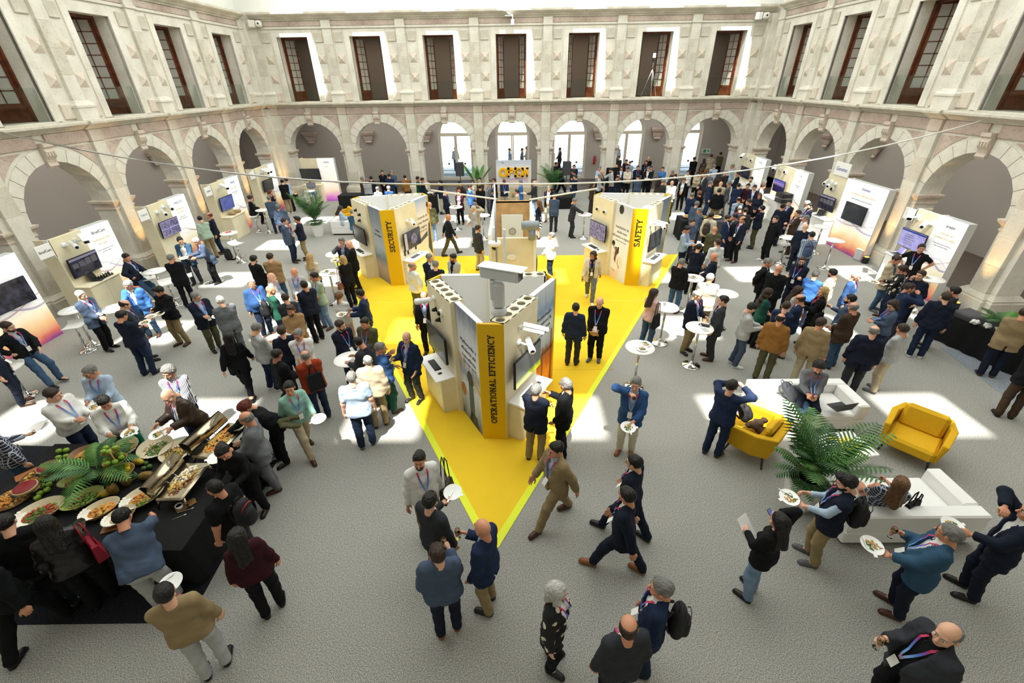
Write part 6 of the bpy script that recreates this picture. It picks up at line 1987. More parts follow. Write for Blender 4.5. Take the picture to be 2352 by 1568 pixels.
WINEL = mat('white_wine', 'e8d89a', .05, trans=.7, ior=1.33)
BEER = mat('brown_bottle_glass', '4a2410', .1, trans=.4)
PHONE = mat('black_phone_glass', '101114', .1)
def held(kind, M, label, seed):
    if kind == 'plate':
        return plate(M, label, seed)
    if kind == 'empty':
        return plate(M, label, seed, False)
    if kind == 'wine':
        o = MB().lathe([(.032, 0), (.034, .003), (.005, .008), (.004, .07), (.03, .1), (.037, .14), (.031, .18), (.029, .18), (.034, .14), (.026, .102), (0, .098)], 16).obj('wine_glass', WINE, None, M)
        MB().lathe([(.0, .1), (.026, .105), (.033, .138), (0, .138)], 14).obj('wine', WINEL, o)
        return tag(o, label, 'glass')
    if kind == 'bottle':
        o = MB().lathe([(.028, 0), (.03, .01), (.03, .12), (.013, .17), (.012, .22), (.014, .225)], 14).obj('bottle', BEER, None, M)
        return tag(o, label, 'bottle')
    if kind == 'phone':
        o = MB().rbox(-.037, .037, -.004, .004, -.075, .075, .004).obj('phone', PHONE, None, M)
        MB().box(-.033, .033, -.0046, -.004, -.068, .068).obj('screen', SCR_BLUE, o)
        return tag(o, label, 'phone')
    if kind == 'paper':
        o = MB().box(-.1, .1, -.145, .145, 0, .004).obj('notebook', mat('white_paper', 'f4f4f2', .7), None, M)
        MB().box(-.1, .1, -.145, .145, -.006, -.001).obj('cover', mat('tan_card_cover', 'a88a5e', .7), o)
        return tag(o, label, 'notebook')
USED = {}
NP = [0]
def place(row):
    spec, loc = row.split('|')
    a = spec.split(',')
    px, py, face, hgt = float(a[0]), float(a[1]), float(a[2]), float(a[3])
    pose, sf, top, inner, bot, hair = a[4:10]
    flags = a[10].split() if len(a) > 10 else []
    NP[0] += 1
    seed = NP[0]
    tk, tc = top.split(':')
    hs, hc = (hair.split(':') + ['bk'])[:2]
    bk_, bc = bot.split(':') if ':' in bot else ('std', bot)
    near = py > 815 or 'N' in flags
    mid = py > 455
    h = .019 if near else (.026 if mid else .036)
    hand_h, head_h, hair_h = (.0058, .0078, .0085) if near else ((.009, .0115, .012) if mid else (.014, .017, .017))
    sleeve = 1.45 if 'R' in flags else 1.93
    turn = 0.0
    for f_ in flags:
        if f_[0] == 't' and f_[1:].lstrip('-').isdigit():
            turn = R(float(f_[1:]))
    if not turn and mid and pose not in ('drink', 'drinkp', 'call', 'photo', 'bend', 'bend2', 'sofa', 'sofax'):
        turn = ANG[seed % 3]
    parts, info = figure(pose, sf[0], sf[1], tk, sleeve, bk_, h, hand_h, head_h, seed % 4 if not near else seed, turn)
    M = info['M']
    sc = hgt / 1.75
    ht = M[:3, 3] + M[:3, 2] * .135
    p = un(px, py, ht[2] * sc)
    alpha = math.degrees(math.atan2(p.x, p.y))
    th = -R(face + alpha)
    c_, s_ = math.cos(th), math.sin(th)
    x = p.x - sc * (c_ * ht[0] - s_ * ht[1])
    y = p.y - sc * (s_ * ht[0] + c_ * ht[1])
    return dict(row=row, x=x, y=y, th=th, v=(loc, a, pose, sf, tk, tc, inner, bk_, bc, hs, hc, flags, seed, near, mid, h, hand_h, head_h, hair_h, sleeve, turn, parts, info, M, sc))
def person(d):
    row, x, y, th = d['row'], d['x'], d['y'], d['th']
    loc, a, pose, sf, tk, tc, inner, bk_, bc, hs, hc, flags, seed, near, mid, h, hand_h, head_h, hair_h, sleeve, turn, parts, info, M, sc = d['v']
    key = (pose, sf, tk, sleeve, bk_, h, round(turn, 1), seed if near else seed % 4)
    key = next((k for k in BODY if BODY[k][0] is parts), key)
    skin = SKIN[next((int(f_[1]) for f_ in flags if f_[0] == 's' and len(f_) == 2), (0, 1, 0, 1, 1, 0)[seed % 6])]
    V, F = parts['body']
    o = link('person', pmesh(key, 'body', V, F))
    dress(o, skin)
    o.location = (x, y, 0)
    o.rotation_euler = (0, 0, th)
    o.scale = (sc, sc, sc)
    tn = PAL[tc][0]
    bw = {'skirt': 'skirt', 'crop': 'cropped trousers'}.get(bk_, 'jeans' if bc in ('db', 'dd', 'lj') else 'trousers')
    bn = PAL[bc][0].replace(' denim', '').replace('denim', '') if bc in ('db', 'dd', 'lj') else PAL[bc][0]
    bn = {'db': 'blue', 'dd': 'dark', 'lj': 'pale'}.get(bc, bn)
    if bc == 'ms':
        bn, bw = 'striped', 'skirt'
    tw = TOPW[tk]
    lab = 'person in %s %s and %s %s %s' % (tn, tw, bn, bw, loc.strip()) if tk != 'dress' else 'person in %s dress %s' % (tn, loc.strip())
    if len(lab.split()) > 16:
        lab = 'person in %s %s %s' % (tn, tw, loc.strip())
    USED.setdefault(lab, []).append(row)
    tag(o, lab, 'person', 'visitors in the courtyard')
    def add(nm, k, m, smooth=True):
        if k in parts and len(parts[k][1]):
            c = link(nm, pmesh(key, nm + k[4:] if k.startswith('shoe') else nm, *parts[k], smooth), o)
            return dress(c, m)
    add({'tee': 'shirt', 'shirt': 'shirt', 'sweater': 'sweater', 'vest': 'vest', 'dress': 'dress', 'coat': 'coat'}.get(tk, 'jacket'), 'top', mat('brown_leather', '3b2b20', .4, noise=.3, scale=9) if 'leather' in flags and tc == 'br' else (mat('black_leather', '141315', .35, noise=.2, scale=9) if 'leather' in flags else cloth(tc)))
    if tk in ('blazer', 'open', 'coat', 'vest'):
        add('shirt', 'shirt', cloth(inner))
    if tk != 'dress':
        add('skirt' if bk_ == 'skirt' else 'trousers', 'trousers', cloth(bc, 'bot'))
    sk_ = next((f_[1:] for f_ in flags if f_[0] == 'z'), ('bk', 'br', 'bk')[seed % 3])
    add('shoe', 'shoe1', SHOE[sk_]); add('shoe', 'shoe-1', SHOE[sk_])
    HM = Matrix(M.tolist()) @ Matrix.Scale(1.07, 4)
    if hs != 'none':
        if ('hair', hs, hair_h) not in PMESH:
            PMESH['hair', hs, hair_h] = np_mesh('hair', *hair_tpl(hs, hair_h), [SKIN[0]])
        dress(link('cap' if hs == 'hat' else 'hair', PMESH['hair', hs, hair_h], o, HM), hair_mat(hc))
    if mid:
        for n_ in ('eyes', 'irises') + (('lips',) if near else ()):
            link(n_, FP[n_], o, HM)
        if near:
            dress(link('eyebrows', FP['eyebrows'], o, HM), hair_mat(hc if hs != 'none' else 'br'))
        if 'G' in flags:
            link('glasses', FP['glasses'], o, HM)
    if 'D' in flags:
        if ('beard', hair_h) not in PMESH:
            PMESH['beard', hair_h] = np_mesh('beard', *beard_tpl(hair_h), [SKIN[0]])
        dress(link('beard', PMESH['beard', hair_h], o, HM), hair_mat(hc))
    if 'L' in flags:
        c = add('lanyard', 'lanyard', RIB, False)
        me = c.data
        if 'col' not in me.color_attributes:
            at = me.color_attributes.new('col', 'FLOAT_COLOR', 'POINT')
            n = len(me.vertices)
            cs = []
            for i in range(n):
                s = abs((i // 2) / (n / 2 - 1) - .5) * 2
                q = np.interp(s, [0, .25, .4, .55, .75, .85, 1], [0, 1, 2, 3, 3.6, 4, 4.6])
                L_ = [lin(z) for z in ('d8902c', 'c8202c', 'b0205a', '4a58b8', '6aa6d8', 'e2672a')]
                k0 = int(min(q, 4)); f_ = q - k0
                cs += [*(L_[k0][j] * (1 - f_) + L_[k0 + 1][j] * f_ for j in range(3)), 1]
            at.data.foreach_set('color', cs)
        add('badge', 'badge', BADGE, False)
    mw = Matrix.Translation((x, y, 0)) @ Matrix.Rotation(th, 4, 'Z') @ Matrix.Scale(sc, 4)
    who = ' '.join(loc.strip().split()[:9])
    for f_ in flags:
        if f_.startswith('='):
            kind, side = f_[1:].split('/')
            s = 1 if side == 'r' else -1
            c, hd, pn = info['hands'][s]
            q = mw @ Vector(c)
            if kind in ('plate', 'empty'):
                fw = Vector((math.sin(-th), math.cos(-th), 0))
                Mh = Matrix.Translation(q + fw * .1 + Vector((0, 0, .015))) @ Matrix.Rotation(.12, 4, 'X') @ Matrix.Rotation(seed, 4, 'Z')
            elif kind == 'bottle' and pose.startswith('drink'):
                Mh = Matrix.Translation(q) @ Matrix.Rotation(th, 4, 'Z') @ Matrix.Rotation(2.0, 4, 'X') @ Matrix.Translation((0, 0, -.1))
            elif kind == 'paper':
                Mh = Matrix.Translation(q) @ Matrix.Rotation(th, 4, 'Z') @ Matrix.Rotation(.8, 4, 'X')
            elif kind == 'phone':
                Mh = Matrix.Translation(q + Vector((0, 0, .02))) @ Matrix.Rotation(th, 4, 'Z') @ Matrix.Rotation(-.9, 4, 'X')
            else:
                Mh = Matrix.Translation(q + Vector((0, 0, -.09)))
            nm = dict(plate='white plate with food', empty='white plate', wine='glass of white wine', bottle='brown bottle', phone='black phone', paper='white notebook')[kind]
            held(kind, Mh, '%s held by the %s %s wearer %s' % (nm, tn, tw.split()[-1], ' '.join(who.split()[:5])), seed)
        if f_.startswith('bag:'):
            T = info['T']
            q = mw @ Vector(T(0, -.235 * (1.15 if sf[1] == 'h' else 1), .0))
            backpack('%s backpack on the back of the %s %s wearer %s' % ({'18181b': 'black', '3b3026': 'brown', '3a4a66': 'blue', '2c2e30': 'dark grey'}[f_[4:]], tn, tw.split()[-1], ' '.join(who.split()[:4])), q.x, q.y, th, f_[4:], q.z + .02, math.atan2(-info['u'][1], info['u'][2]) if abs(info['u'][1]) > .02 else 0, 1.0, trim=mat('red_trim', 'b02028', .6) if 'trim' in flags else None)
    return o, info, mw
ROWS = '''
290,582,115,1.76,perch,ma,blazer:nv,lb,db,short:bk,L|leaning at the table before the BriefCam stand
410,545,200,1.75,plate,ma,open:te,wh,dg,short:bk,=plate/l|facing right of the BriefCam stand
443,548,255,1.76,lean,ma,blazer:gb,wh,bk,short:wh,L|stooping over a plate left of the bar stool
390,583,15,1.76,front,ma,blazer:bk,wh,bk,short:gr,L zbk|with back turned before the lilac screen stand
410,502,40,1.72,reach,ma,shirt:lb,wh,bk,none,L|pointing at the lilac screen
444,496,340,1.75,reach,ma,shirt:sg,wh,kh,short:bk,L|back turned at the lilac screen table
464,488,270,1.74,side,ma,blazer:nv,wh,dd,bald:rb,|beside the sage green shirt
576,449,85,1.75,stool,fa,sweater:bk,wh,bk,bun:br,|seated on stool at the blue screen counter
613,449,0,1.75,front,ma,blazer:gb,wh,dd,short:gr,|back turned before the grey screen stand
620,437,110,1.68,chin,fa,tee:bk,wh,bk,pony:rb,|touching the face by the grey screen stand
639,411,350,1.8,front,ma,blazer:bk,wh,kh,short:bk,zwh|back turned before the farthest left stand
648,409,300,1.78,front,ma,shirt:lb,wh,bk,short:br,|half hidden behind the black blazer at far left
638,468,10,1.74,side,ma,jacket:gb,wh,dd,curly:gr,|back turned among the left stools
654,500,125,1.78,chin,ma,blazer:gb,wh,dd,short:br,L zbr N|hand to chin beside the navy sweater
678,497,285,1.76,cross,ma,sweater:nv,wh,kh,quiff:bk,L zbr N|beside the hand-to-chin visitor at left
710,408,185,1.74,stool,ma,tee:pl,wh,lj,short:bk,|seated before the back left television
784,473,85,1.66,sofa,fa,shirt:lb,wh,db,long:br,|seated on the left white sofa with phone
808,482,10,1.68,sofa,ma,sweater:te,wh,dg,short:gr,|seated with back turned on the left sofa
773,544,200,1.74,drink,ma,blazer:dg,lb,dg,quiff:gr,L|drinking from a cup at the small plate table
797,553,280,1.78,plate,ma,blazer:bk,wh,bk,none,L =plate/l|bald, standing at the yellow carpet corner
723,582,20,1.7,front,fa,shirt:cr,wh,bk,long:bd,|back turned at the food plates table
785,586,330,1.7,front,fa,blazer:bk,wh,bk,bob:bd,|back turned with brown bag at left
582,585,60,1.78,front,ma,coat:bk,bk,dd,short:bk,D|beside the camel quilted jacket
618,580,20,1.8,front,ma,jacket:ca,wh,db,short:br,|back turned beside the black coat
574,640,165,1.75,side,mh,sweater:bl,wh,dd,short:wh,L|facing at the sunlit left table
623,626,115,1.74,front,ma,shirt:lg,wh,dg,none,L|bald, smiling at the sunlit left table
672,616,200,1.76,front,ma,blazer:lg,lb,nb,none,L|bald, at the sunlit left table
717,626,240,1.76,front,ma,tee:sg,wh,lj,short:bk,L G|in glasses beside the navy jacket back
448,672,160,1.72,plate,mh,blazer:nv,lb,ol,short:gr,L G =plate/l zbk N|holding plate beside the grey suit
501,679,345,1.76,front,mh,blazer:gr,wh,gr,short:wh,L N|back turned with white hair at left
621,655,75,1.76,front,ma,sweater:gn,wh,gb,none,bag:18181b|with black backpack at sunlit table
651,673,355,1.72,front,ma,blazer:dg,wh,dg,short:br,|back turned just behind the camel sweater
694,644,335,1.8,front,ma,jacket:nv,wh,bk,short:bk,zbr N|back turned beside the sage tee shirt
660,704,175,1.76,front,ma,sweater:ca,wh,db,quiff:br,D N|bearded, facing above the white tee shirt
599,737,70,1.76,phone,mh,tee:lg,wh,dd,short:gr,L zwh N =phone/r|looking at phone at left
650,749,0,1.74,side,ma,blazer:nv,wh,nv,short:br,L N|back turned beside the white tee shirt
674,756,190,1.76,front,ma,tee:wh,wh,ol,short:gr,L G N|facing behind the rust red jacket
635,800,70,1.74,front,ma,coat:bk,wh,bk,crop:bk,s2 N|profile beside the rust red jacket
697,804,350,1.72,front,ma,jacket:rd,wh,dd,bald:gr,zbr|back turned with drawstring bag
661,878,165,1.74,walkp,ma,shirt:mi,wh,be,short:bk,L =empty/l zbr|walking toward viewer with coat on arm
520,763,15,1.7,walk,fa,blazer:bk,bk,crop:bk,long:bk,N zbk|walking away near the grey suit
778,669,25,1.68,front,fa,shirt:wh,wh,pk,pony:lb,N|ponytail, back turned beside food plates
821,665,280,1.76,plate,ma,blazer:nb,lb,bk,short:bk,=plate/l N|holding plates beside the yellow carpet
781,736,150,1.74,front,ma,jacket:nv,lb,dd,short:br,L D N|at the leaflets table
834,731,215,1.75,front,ma,jacket:ol,wh,bk,short:bk,L|looking down at the carpet edge
826,779,310,1.74,lean,ma,blazer:dg,wh,bk,short:bk,L N|bent over the leaflets table
842,815,10,1.74,side,ma,jacket:be,wh,kh,bald:gr,zbr|back turned beside the pale blue tee
804,852,5,1.78,side,mh,tee:lb,wh,dd,crop:gr,L zgr|back turned in the bright patch at carpet edge
859,781,75,1.74,chin,ma,sweater:bl,wh,gn,short:gr,L N|hand to mouth at carpet edge
931,763,225,1.78,talk,ma,blazer:nb,lb,dg,none,L zbk N|bald, on yellow carpet left of front stand
972,670,195,1.78,pocket,ma,blazer:bk,lb,bk,bald:br,L G zbk N|behind the left side of front stand
947,601,60,1.74,side,mh,shirt:wh,wh,ol,bald:gr,|bald, behind the front stand
987,583,150,1.76,front,ma,blazer:nv,wh,nv,short:gr,|facing behind the front stand top
1000,598,10,1.74,front,ma,blazer:nv,wh,bk,short:gr,|back turned behind the front stand top
1038,583,225,1.74,front,ma,blazer:lg,bk,dg,short:bk,D|behind front stand in open grey jacket
1098,516,65,1.76,side,ma,blazer:dg,wh,be,short:br,D N zbk|on yellow carpet beside the middle stand
1030,491,80,1.74,walk,ma,sweater:nv,wh,ol,none,zbk|bald, walking right in the middle
1093,464,30,1.76,drink,ma,blazer:be,wh,be,short:gr,|eating, back turned in the middle
986,463,5,1.76,side,ma,jacket:ol,wh,lj,none,zwh|bald, back turned beside security stand
1024,435,110,1.74,front,ma,sweater:nv,wh,nv,short:br,L|profile behind the burgundy scarf
1053,436,200,1.68,front,fa,open:bu,wh,bk,bob:rb,L|in red-dyed hair at the middle table
1087,470,280,1.72,front,ma,shirt:lg,wh,db,short:wh,zbk|behind the beige suit at the middle table
1103,424,5,1.76,front,ma,blazer:bk,wh,bk,short:bk,|back turned left of the steel mast
1081,423,90,1.75,front,ma,blazer:bb,wh,nv,short:br,|bright, left of the black blazer back
1097,408,200,1.74,front,ma,blazer:br,wh,br,short:bk,|behind the bright blue blazer
1089,413,190,1.66,front,fa,open:be,wh,bk,long:br,|between brown and blue blazers
1054,415,300,1.76,side,ma,jacket:br,wh,dg,short:bk,bag:18181b|with black backpack by left loudspeaker
1010,413,285,1.76,plate1,ma,sweater:nv,wh,be,short:bk,=plate/l|holding plate left of the loudspeaker
970,408,90,1.74,front,ma,blazer:nv,wh,nv,short:bk,L|at the back left buffet end
961,405,95,1.74,front,ma,sweater:gn,wh,dg,short:bk,|dark-haired at the back left buffet
928,402,330,1.72,reach,ma,sweater:mu,wh,dg,short:bk,|helping self at the back left buffet
899,392,190,1.74,front,ma,jacket:gb,wh,bk,curly:gr,D|bearded, behind the back left bar
893,398,0,1.76,front,ma,blazer:nb,wh,nb,short:br,|back turned at the back left bar
877,391,180,1.76,front,ma,shirt:bk,wh,bk,short:br,D|serving behind the back left bar
851,404,10,1.74,front,ma,blazer:nv,wh,bk,short:bk,|back turned at the bar left end
832,405,60,1.74,front,ma,blazer:br,wh,br,short:gr,|at left end of the back bar
842,409,20,1.7,front,ma,jacket:lg,wh,dg,short:gr,|back turned at left end of back bar
867,428,30,1.72,front,ma,shirt:lb,wh,dd,short:gr,|showing head above the security stand
892,426,20,1.72,front,ma,sweater:bl,wh,dd,short:wh,|white-haired, showing above the security stand
1121,418,250,1.74,front,ma,blazer:gr,lb,gr,short:br,|left of the OPEN wall base
1133,409,240,1.76,front,ma,blazer:bk,wh,bk,short:br,|left of the OPEN wall corner
1135,434,120,1.74,front,ma,blazer:nv,wh,bk,short:bk,D|right behind the steel mast
1158,411,175,1.74,plate,ma,shirt:nb,wh,be,none,s3 L =plate/l|before the OPEN wall letters
1194,413,270,1.76,front,ma,blazer:bb,wh,lj,short:gr,|in front of the OPEN wall right half
1186,434,280,1.72,drink,ma,blazer:be,wh,be,short:bk,|eating before the OPEN wall
1227,414,285,1.78,plate1,ma,blazer:dg,wh,lj,none,=plate/l|bald, right of the OPEN wall
1236,460,285,1.7,front,fa,tee:nv,wh,skirt:ms,long:lb,zbk|long-haired beside the middle stand
1261,427,190,1.76,front,ma,open:bk,wh,be,short:gr,L|facing behind the grey-blue blazer back
1274,443,5,1.78,front,ma,blazer:gb,wh,dg,short:br,zbk|back turned right of the middle stand
1323,455,85,1.76,reach,ma,blazer:dg,lb,dg,short:gr,zbk|holding bottle left of the safety stand
1279,372,110,1.76,front,ma,jacket:bk,wh,bk,short:br,|behind the dark palm at the back
1292,385,90,1.76,walk,ma,jacket:nv,wh,bk,short:bk,|walking by the right loudspeaker
1319,378,180,1.74,front,ma,jacket:nv,wh,dd,short:bk,L|facing at the back arcade step
1316,390,280,1.72,front,ma,jacket:dd,wh,dd,short:bk,|back to the right loudspeaker
1321,401,285,1.74,chin,ma,sweater:nv,wh,db,short:br,L|hand to mouth by right loudspeaker
1265,533,285,1.76,front,mh,shirt:wh,wh,dd,short:gr,zwh L|in bright sun right of the middle stand
1363,577,180,1.72,walk,fa,open:cr,nv,gr,wavy:br,L zwh N s2|walking on yellow carpet with microphone
1377,382,200,1.7,plate,ma,shirt:lb,wh,bk,short:gr,=plate/l|beside black screen panel with plate
1383,391,110,1.74,plate1,ma,blazer:bk,wh,bk,none,|bald at the black screen panel
1380,399,100,1.74,front,ma,shirt:lg,wh,bk,short:gr,L|grey-haired at the black screen panel
1377,418,90,1.62,front,fa,jacket:br,wh,br,long:br,|small figure below the black screen panel
1402,386,260,1.76,reach,ma,blazer:lg,wh,dd,short:bk,D|leaning at the back right column
1417,378,120,1.74,front,ma,jacket:bk,wh,bk,none,|left edge of the back right crowd
1422,358,160,1.74,front,ma,jacket:dg,wh,bk,short:bk,|on the step in the sixth arch
1421,401,60,1.74,front,mh,blazer:nv,wh,nv,bald:bk,|beside the cream shirt at the back buffet
1428,382,180,1.72,front,ma,blazer:nb,wh,bk,short:br,|between dark jackets at the back buffet
1439,366,200,1.74,front,ma,jacket:bu,wh,bk,short:bk,|below the sixth arch left side
1447,370,190,1.74,front,ma,shirt:ch,wh,bk,short:bk,D|bearded below the sixth arch
1443,384,180,1.74,plate,ma,shirt:cr,wh,bk,short:br,|facing with strap at the back buffet
1466,380,170,1.74,front,ma,jacket:nv,wh,bk,short:br,L|facing left of the black pair
1468,400,20,1.74,front,ma,blazer:gb,wh,bk,short:bk,|back turned at the back buffet
1485,368,190,1.74,front,ma,jacket:bk,wh,bk,short:br,L|facing below the inner wall corbel
1490,360,200,1.74,front,ma,jacket:bk,wh,br,none,|behind in the sixth arch
1490,383,185,1.76,plate,ma,blazer:bk,wh,bk,short:gr,=plate/l|facing with plate at the back buffet
1496,381,150,1.74,front,ma,blazer:dg,wh,dg,short:br,|beside black blazer with plate
1523,383,180,1.74,front,ma,shirt:bb,wh,dd,short:br,|facing before the sixth column
1517,405,20,1.66,front,fa,jacket:br,wh,br,long:bk,|dark long hair at the back buffet end
1544,391,250,1.72,front,ma,jacket:dg,wh,bk,short:gr,|grey-haired right of the sixth column
1525,412,60,1.74,front,ma,blazer:dg,wh,dg,short:gr,|beside bald white shirt at back right
1544,416,185,1.76,phone,mh,shirt:wh,wh,wh,none,|bald, in sun behind the safety stand
1551,400,200,1.66,front,fa,jacket:bk,wh,bk,long:bk,|behind the bald white shirt
1596,360,10,1.78,front,ma,sweater:bk,wh,bk,short:bk,|back turned on step in the seventh arch
1635,354,5,1.78,front,ma,shirt:be,wh,be,short:br,|back turned under the exit sign
1657,349,20,1.76,front,ma,shirt:ol,wh,bk,short:br,|farthest back right in the arch corner
1617,364,320,1.72,front,fa,jacket:br,wh,bk,bob:br,|below the exit sign
1620,376,30,1.66,front,fa,sweater:mu,wh,bk,long:br,|long-haired below the exit sign
1642,377,5,1.76,front,ma,shirt:lb,wh,bk,short:gr,|sunlit back by the right corner
1582,391,200,1.66,front,fa,shirt:wh,wh,bk,long:bk,|dark long hair below seventh arch
1571,409,190,1.66,front,fa,open:bk,wh,bk,curly:lb,|curly-haired behind the buffet at right
1604,395,180,1.66,plate,fa,shirt:be,wh,bk,short:bk,|facing with blue scarf at the back
1620,396,240,1.74,front,ma,blazer:dg,wh,bk,short:bk,|left of the rust-toned group at back
1632,393,30,1.76,front,ma,blazer:gr,wh,gr,short:gr,|tall back turned before the corner
1653,396,350,1.66,front,fa,jacket:br,wh,bk,long:br,|long brown hair before the corner
1668,391,300,1.74,front,ma,blazer:dg,wh,bk,short:gr,|grey-haired near the far right stand
1682,377,265,1.76,front,ma,shirt:lb,wh,bk,short:gr,N|profile left of the farthest right stand
1695,394,270,1.76,front,ma,blazer:nv,be,nv,short:bk,|before the farthest right stand
1636,415,80,1.76,side,ma,blazer:nb,wh,nb,short:gr,L|side on in the back crowd
1656,416,0,1.78,front,mh,jacket:be,wh,be,none,|bald, back turned in the back crowd
1674,415,280,1.76,front,ma,blazer:gr,wh,gr,short:gr,|beside the bald beige jacket
1701,420,350,1.76,front,ma,jacket:nb,wh,nb,short:bk,|back turned among the right crowd
1719,422,190,1.74,front,ma,sweater:bu,wh,bk,short:bk,|facing behind the navy blazer
1732,424,185,1.76,front,ma,blazer:nv,wh,nv,short:bk,L|facing in middle of the right crowd
1726,406,200,1.74,front,ma,shirt:wh,wh,dd,short:bk,D|facing left of the dusk screen stand
1770,412,285,1.74,front,mh,sweater:nv,wh,kh,short:wh,zbr|white-haired at the dusk screen counter
1756,422,90,1.72,front,ma,shirt:wh,wh,bk,short:br,|at the dusk screen counter
1654,432,10,1.78,side,ma,jacket:bk,wh,kh,short:bk,|black back in the middle of the aisle
1592,442,20,1.74,front,ma,jacket:nb,wh,nb,short:gr,|grey-haired at the right buffet end
1607,438,330,1.68,front,fa,jacket:bk,wh,bk,curly:lb,|curly-haired beside the right buffet
1598,457,40,1.74,side,ma,blazer:gb,wh,gb,short:gr,|side on right of the safety stand
1536,449,340,1.72,front,ma,coat:ol,wh,bk,short:bk,|olive back at the buffet behind safety stand
1700,452,340,1.74,front,ma,shirt:lb,wh,db,bald:bk,bag:18181b|with black backpack in the right crowd
1718,456,300,1.74,front,ma,jacket:bk,wh,bk,short:br,|beside the light blue backpack wearer
1746,444,190,1.68,front,fa,jacket:nv,wh,bk,long:lb,|long light brown hair in right crowd
1703,473,320,1.7,front,ma,sweater:bu,wh,bk,short:gr,|behind the dark back in right crowd
1711,474,10,1.74,side,ma,blazer:dg,wh,bk,short:bk,|dark back in the right crowd
1751,471,290,1.78,cross,ma,sweater:nv,wh,ol,short:bk,L D znv|arms crossed in the right aisle
1607,477,240,1.74,front,ma,shirt:gb,wh,dg,short:gr,|grey-haired beside the sunglasses visor
1814,459,215,1.76,front,ma,blazer:nv,lb,nv,short:bk,L|facing beside another navy blazer at right
1801,467,20,1.76,side,ma,blazer:nv,wh,nv,short:bk,|back turned before the dusk screen box
1854,460,270,1.74,front,ma,jacket:gr,wh,dg,short:wh,|pale-haired at the Genetec counter
1861,466,255,1.76,front,ma,blazer:nv,lb,dg,short:bk,D L|bearded at the Genetec counter
1593,503,150,1.74,front,ma,jacket:gb,wh,dg,short:br,|with sunglasses on head beside the pale shirt
1636,488,20,1.76,side,ma,jacket:cr,wh,bk,short:bk,bag:3b3026 L|with brown backpack in the aisle
1676,493,110,1.76,pocket,ma,blazer:nb,wh,dd,short:br,D|bearded, left of black suit pair
1687,491,260,1.72,front,ma,blazer:dg,wh,dg,short:bk,|tucked behind the bald dark blazer
1707,496,230,1.78,pocket,ma,blazer:nv,wh,bk,bald:bk,L zbr N|white shirt showing in the right aisle
1783,495,240,1.78,behind,ma,blazer:bk,bk,bk,short:bk,zwh N|long black back in the right aisle
1834,482,250,1.76,cross,ma,blazer:br,wh,br,short:br,L zbr|before the Genetec counter
1852,493,250,1.76,side,ma,shirt:wh,wh,nv,short:gr,L|beside the Genetec bar table
1853,513,10,1.78,pocket,ma,blazer:nv,wh,nv,none,|bald, back turned before the Genetec stand
1582,520,110,1.74,plate,ma,shirt:lb,wh,nv,short:bk,L =plate/l N|holding drink right of the safety stand
1643,519,340,1.74,front,mh,jacket:ol,wh,dg,none,L|bald, back turned in the right aisle
1650,548,330,1.76,side,ma,shirt:wh,wh,bk,short:br,zwh N|white back in the right aisle
1607,559,10,1.72,front,ma,sweater:nv,wh,bk,short:bk,L N|back turned at the plate table
1640,580,270,1.74,front,ma,jacket:nv,wh,bk,none,L N|bald, profile at the plate table
1867,531,350,1.74,front,ma,shirt:ch,wh,db,short:bk,bag:3a4a66 L N|with blue backpack before the big light box
1577,592,20,1.74,plate,ma,jacket:bk,wh,db,short:gr,N zbr|back turned at yellow carpet corner
1634,627,0,1.78,front,mh,blazer:cr,wh,kh,short:wh,N|white-haired back at the rear bar table
1605,667,125,1.76,pocket1,ma,blazer:nv,lb,kh,bald:gr,L G zbk N|at the table with black pouch
1662,678,265,1.78,pocket,ma,blazer:dg,wh,dg,short:bk,L zbr N|hand in pocket at the table with pouch
1517,660,35,1.7,front,fa,shirt:pk,wh,db,long:br,zbk N|with black tote at the yellow carpet edge
1735,696,75,1.74,plate,ma,sweater:lg,wh,gb,short:bk,L zwh N|pale ribbed knit beside the mustard jacket
1768,593,95,1.78,behind,ma,blazer:bk,lb,bk,short:gr,N|hands behind back in the right group
1793,608,10,1.76,front,mh,jacket:bk,wh,bk,none,N|bald, back turned in right group
1845,590,200,1.76,cross,ma,jacket:nv,nv,nv,short:br,L G D N|arms crossed in the right group
1881,620,10,1.7,front,ma,sweater:bb,wh,nv,short:gr,N|grey-haired back in the right group
1910,616,285,1.74,front,ma,jacket:cr,wh,ta,short:bk,D L N|bearded in the right group
1971,624,100,1.76,side,ma,blazer:bl,wh,nv,none,L G N|bald, smiling in sun at right
2067,588,110,1.76,plate,ma,open:be,gb,db,short:br,=plate/l zgr N|by the araani counter
2072,609,255,1.66,plate,fa,shirt:fl,wh,dd,pony:br,=plate/l N|eating by the araani counter
2128,560,190,1.8,hips,ma,tee:bk,wh,bk,short:bk,L s1 N|hands on hips before the araani light box
2119,621,205,1.76,drink,mh,sweater:nv,wh,nv,short:br,N|eating before the araani light box
2096,650,70,1.76,drink,ma,blazer:nb,wh,dg,short:br,N|eating in profile before the araani stand
1770,662,75,1.68,front,fa,tee:gn,wh,bk,wavy:br,L N zbk|long curly hair in the right group
1840,658,85,1.66,front,fa,sweater:lg,wh,dd,long:br,N|long brown hair behind the glasses wearer
1838,675,275,1.74,front,ma,blazer:nb,wh,be,bald:br,L G N|in glasses facing the mustard jacket group
1893,659,255,1.72,talk2,fa,open:bk,rd,bk,long:bd,L N|blonde, with black tote in the right group
1956,675,280,1.74,talk,ma,shirt:gb,wh,dg,short:bk,D N|gesturing beside the brown jacket
1962,693,300,1.76,front,ma,blazer:br,wh,db,bald:gr,L N zbr|side on, right of grey-olive jacket
1810,691,15,1.72,front,ma,blazer:nb,wh,kh,short:br,N zbr|back turned above the mustard jacket
1797,719,5,1.76,side,ma,jacket:mu,wh,ol,bald:bk,N|suede back behind the white sofa
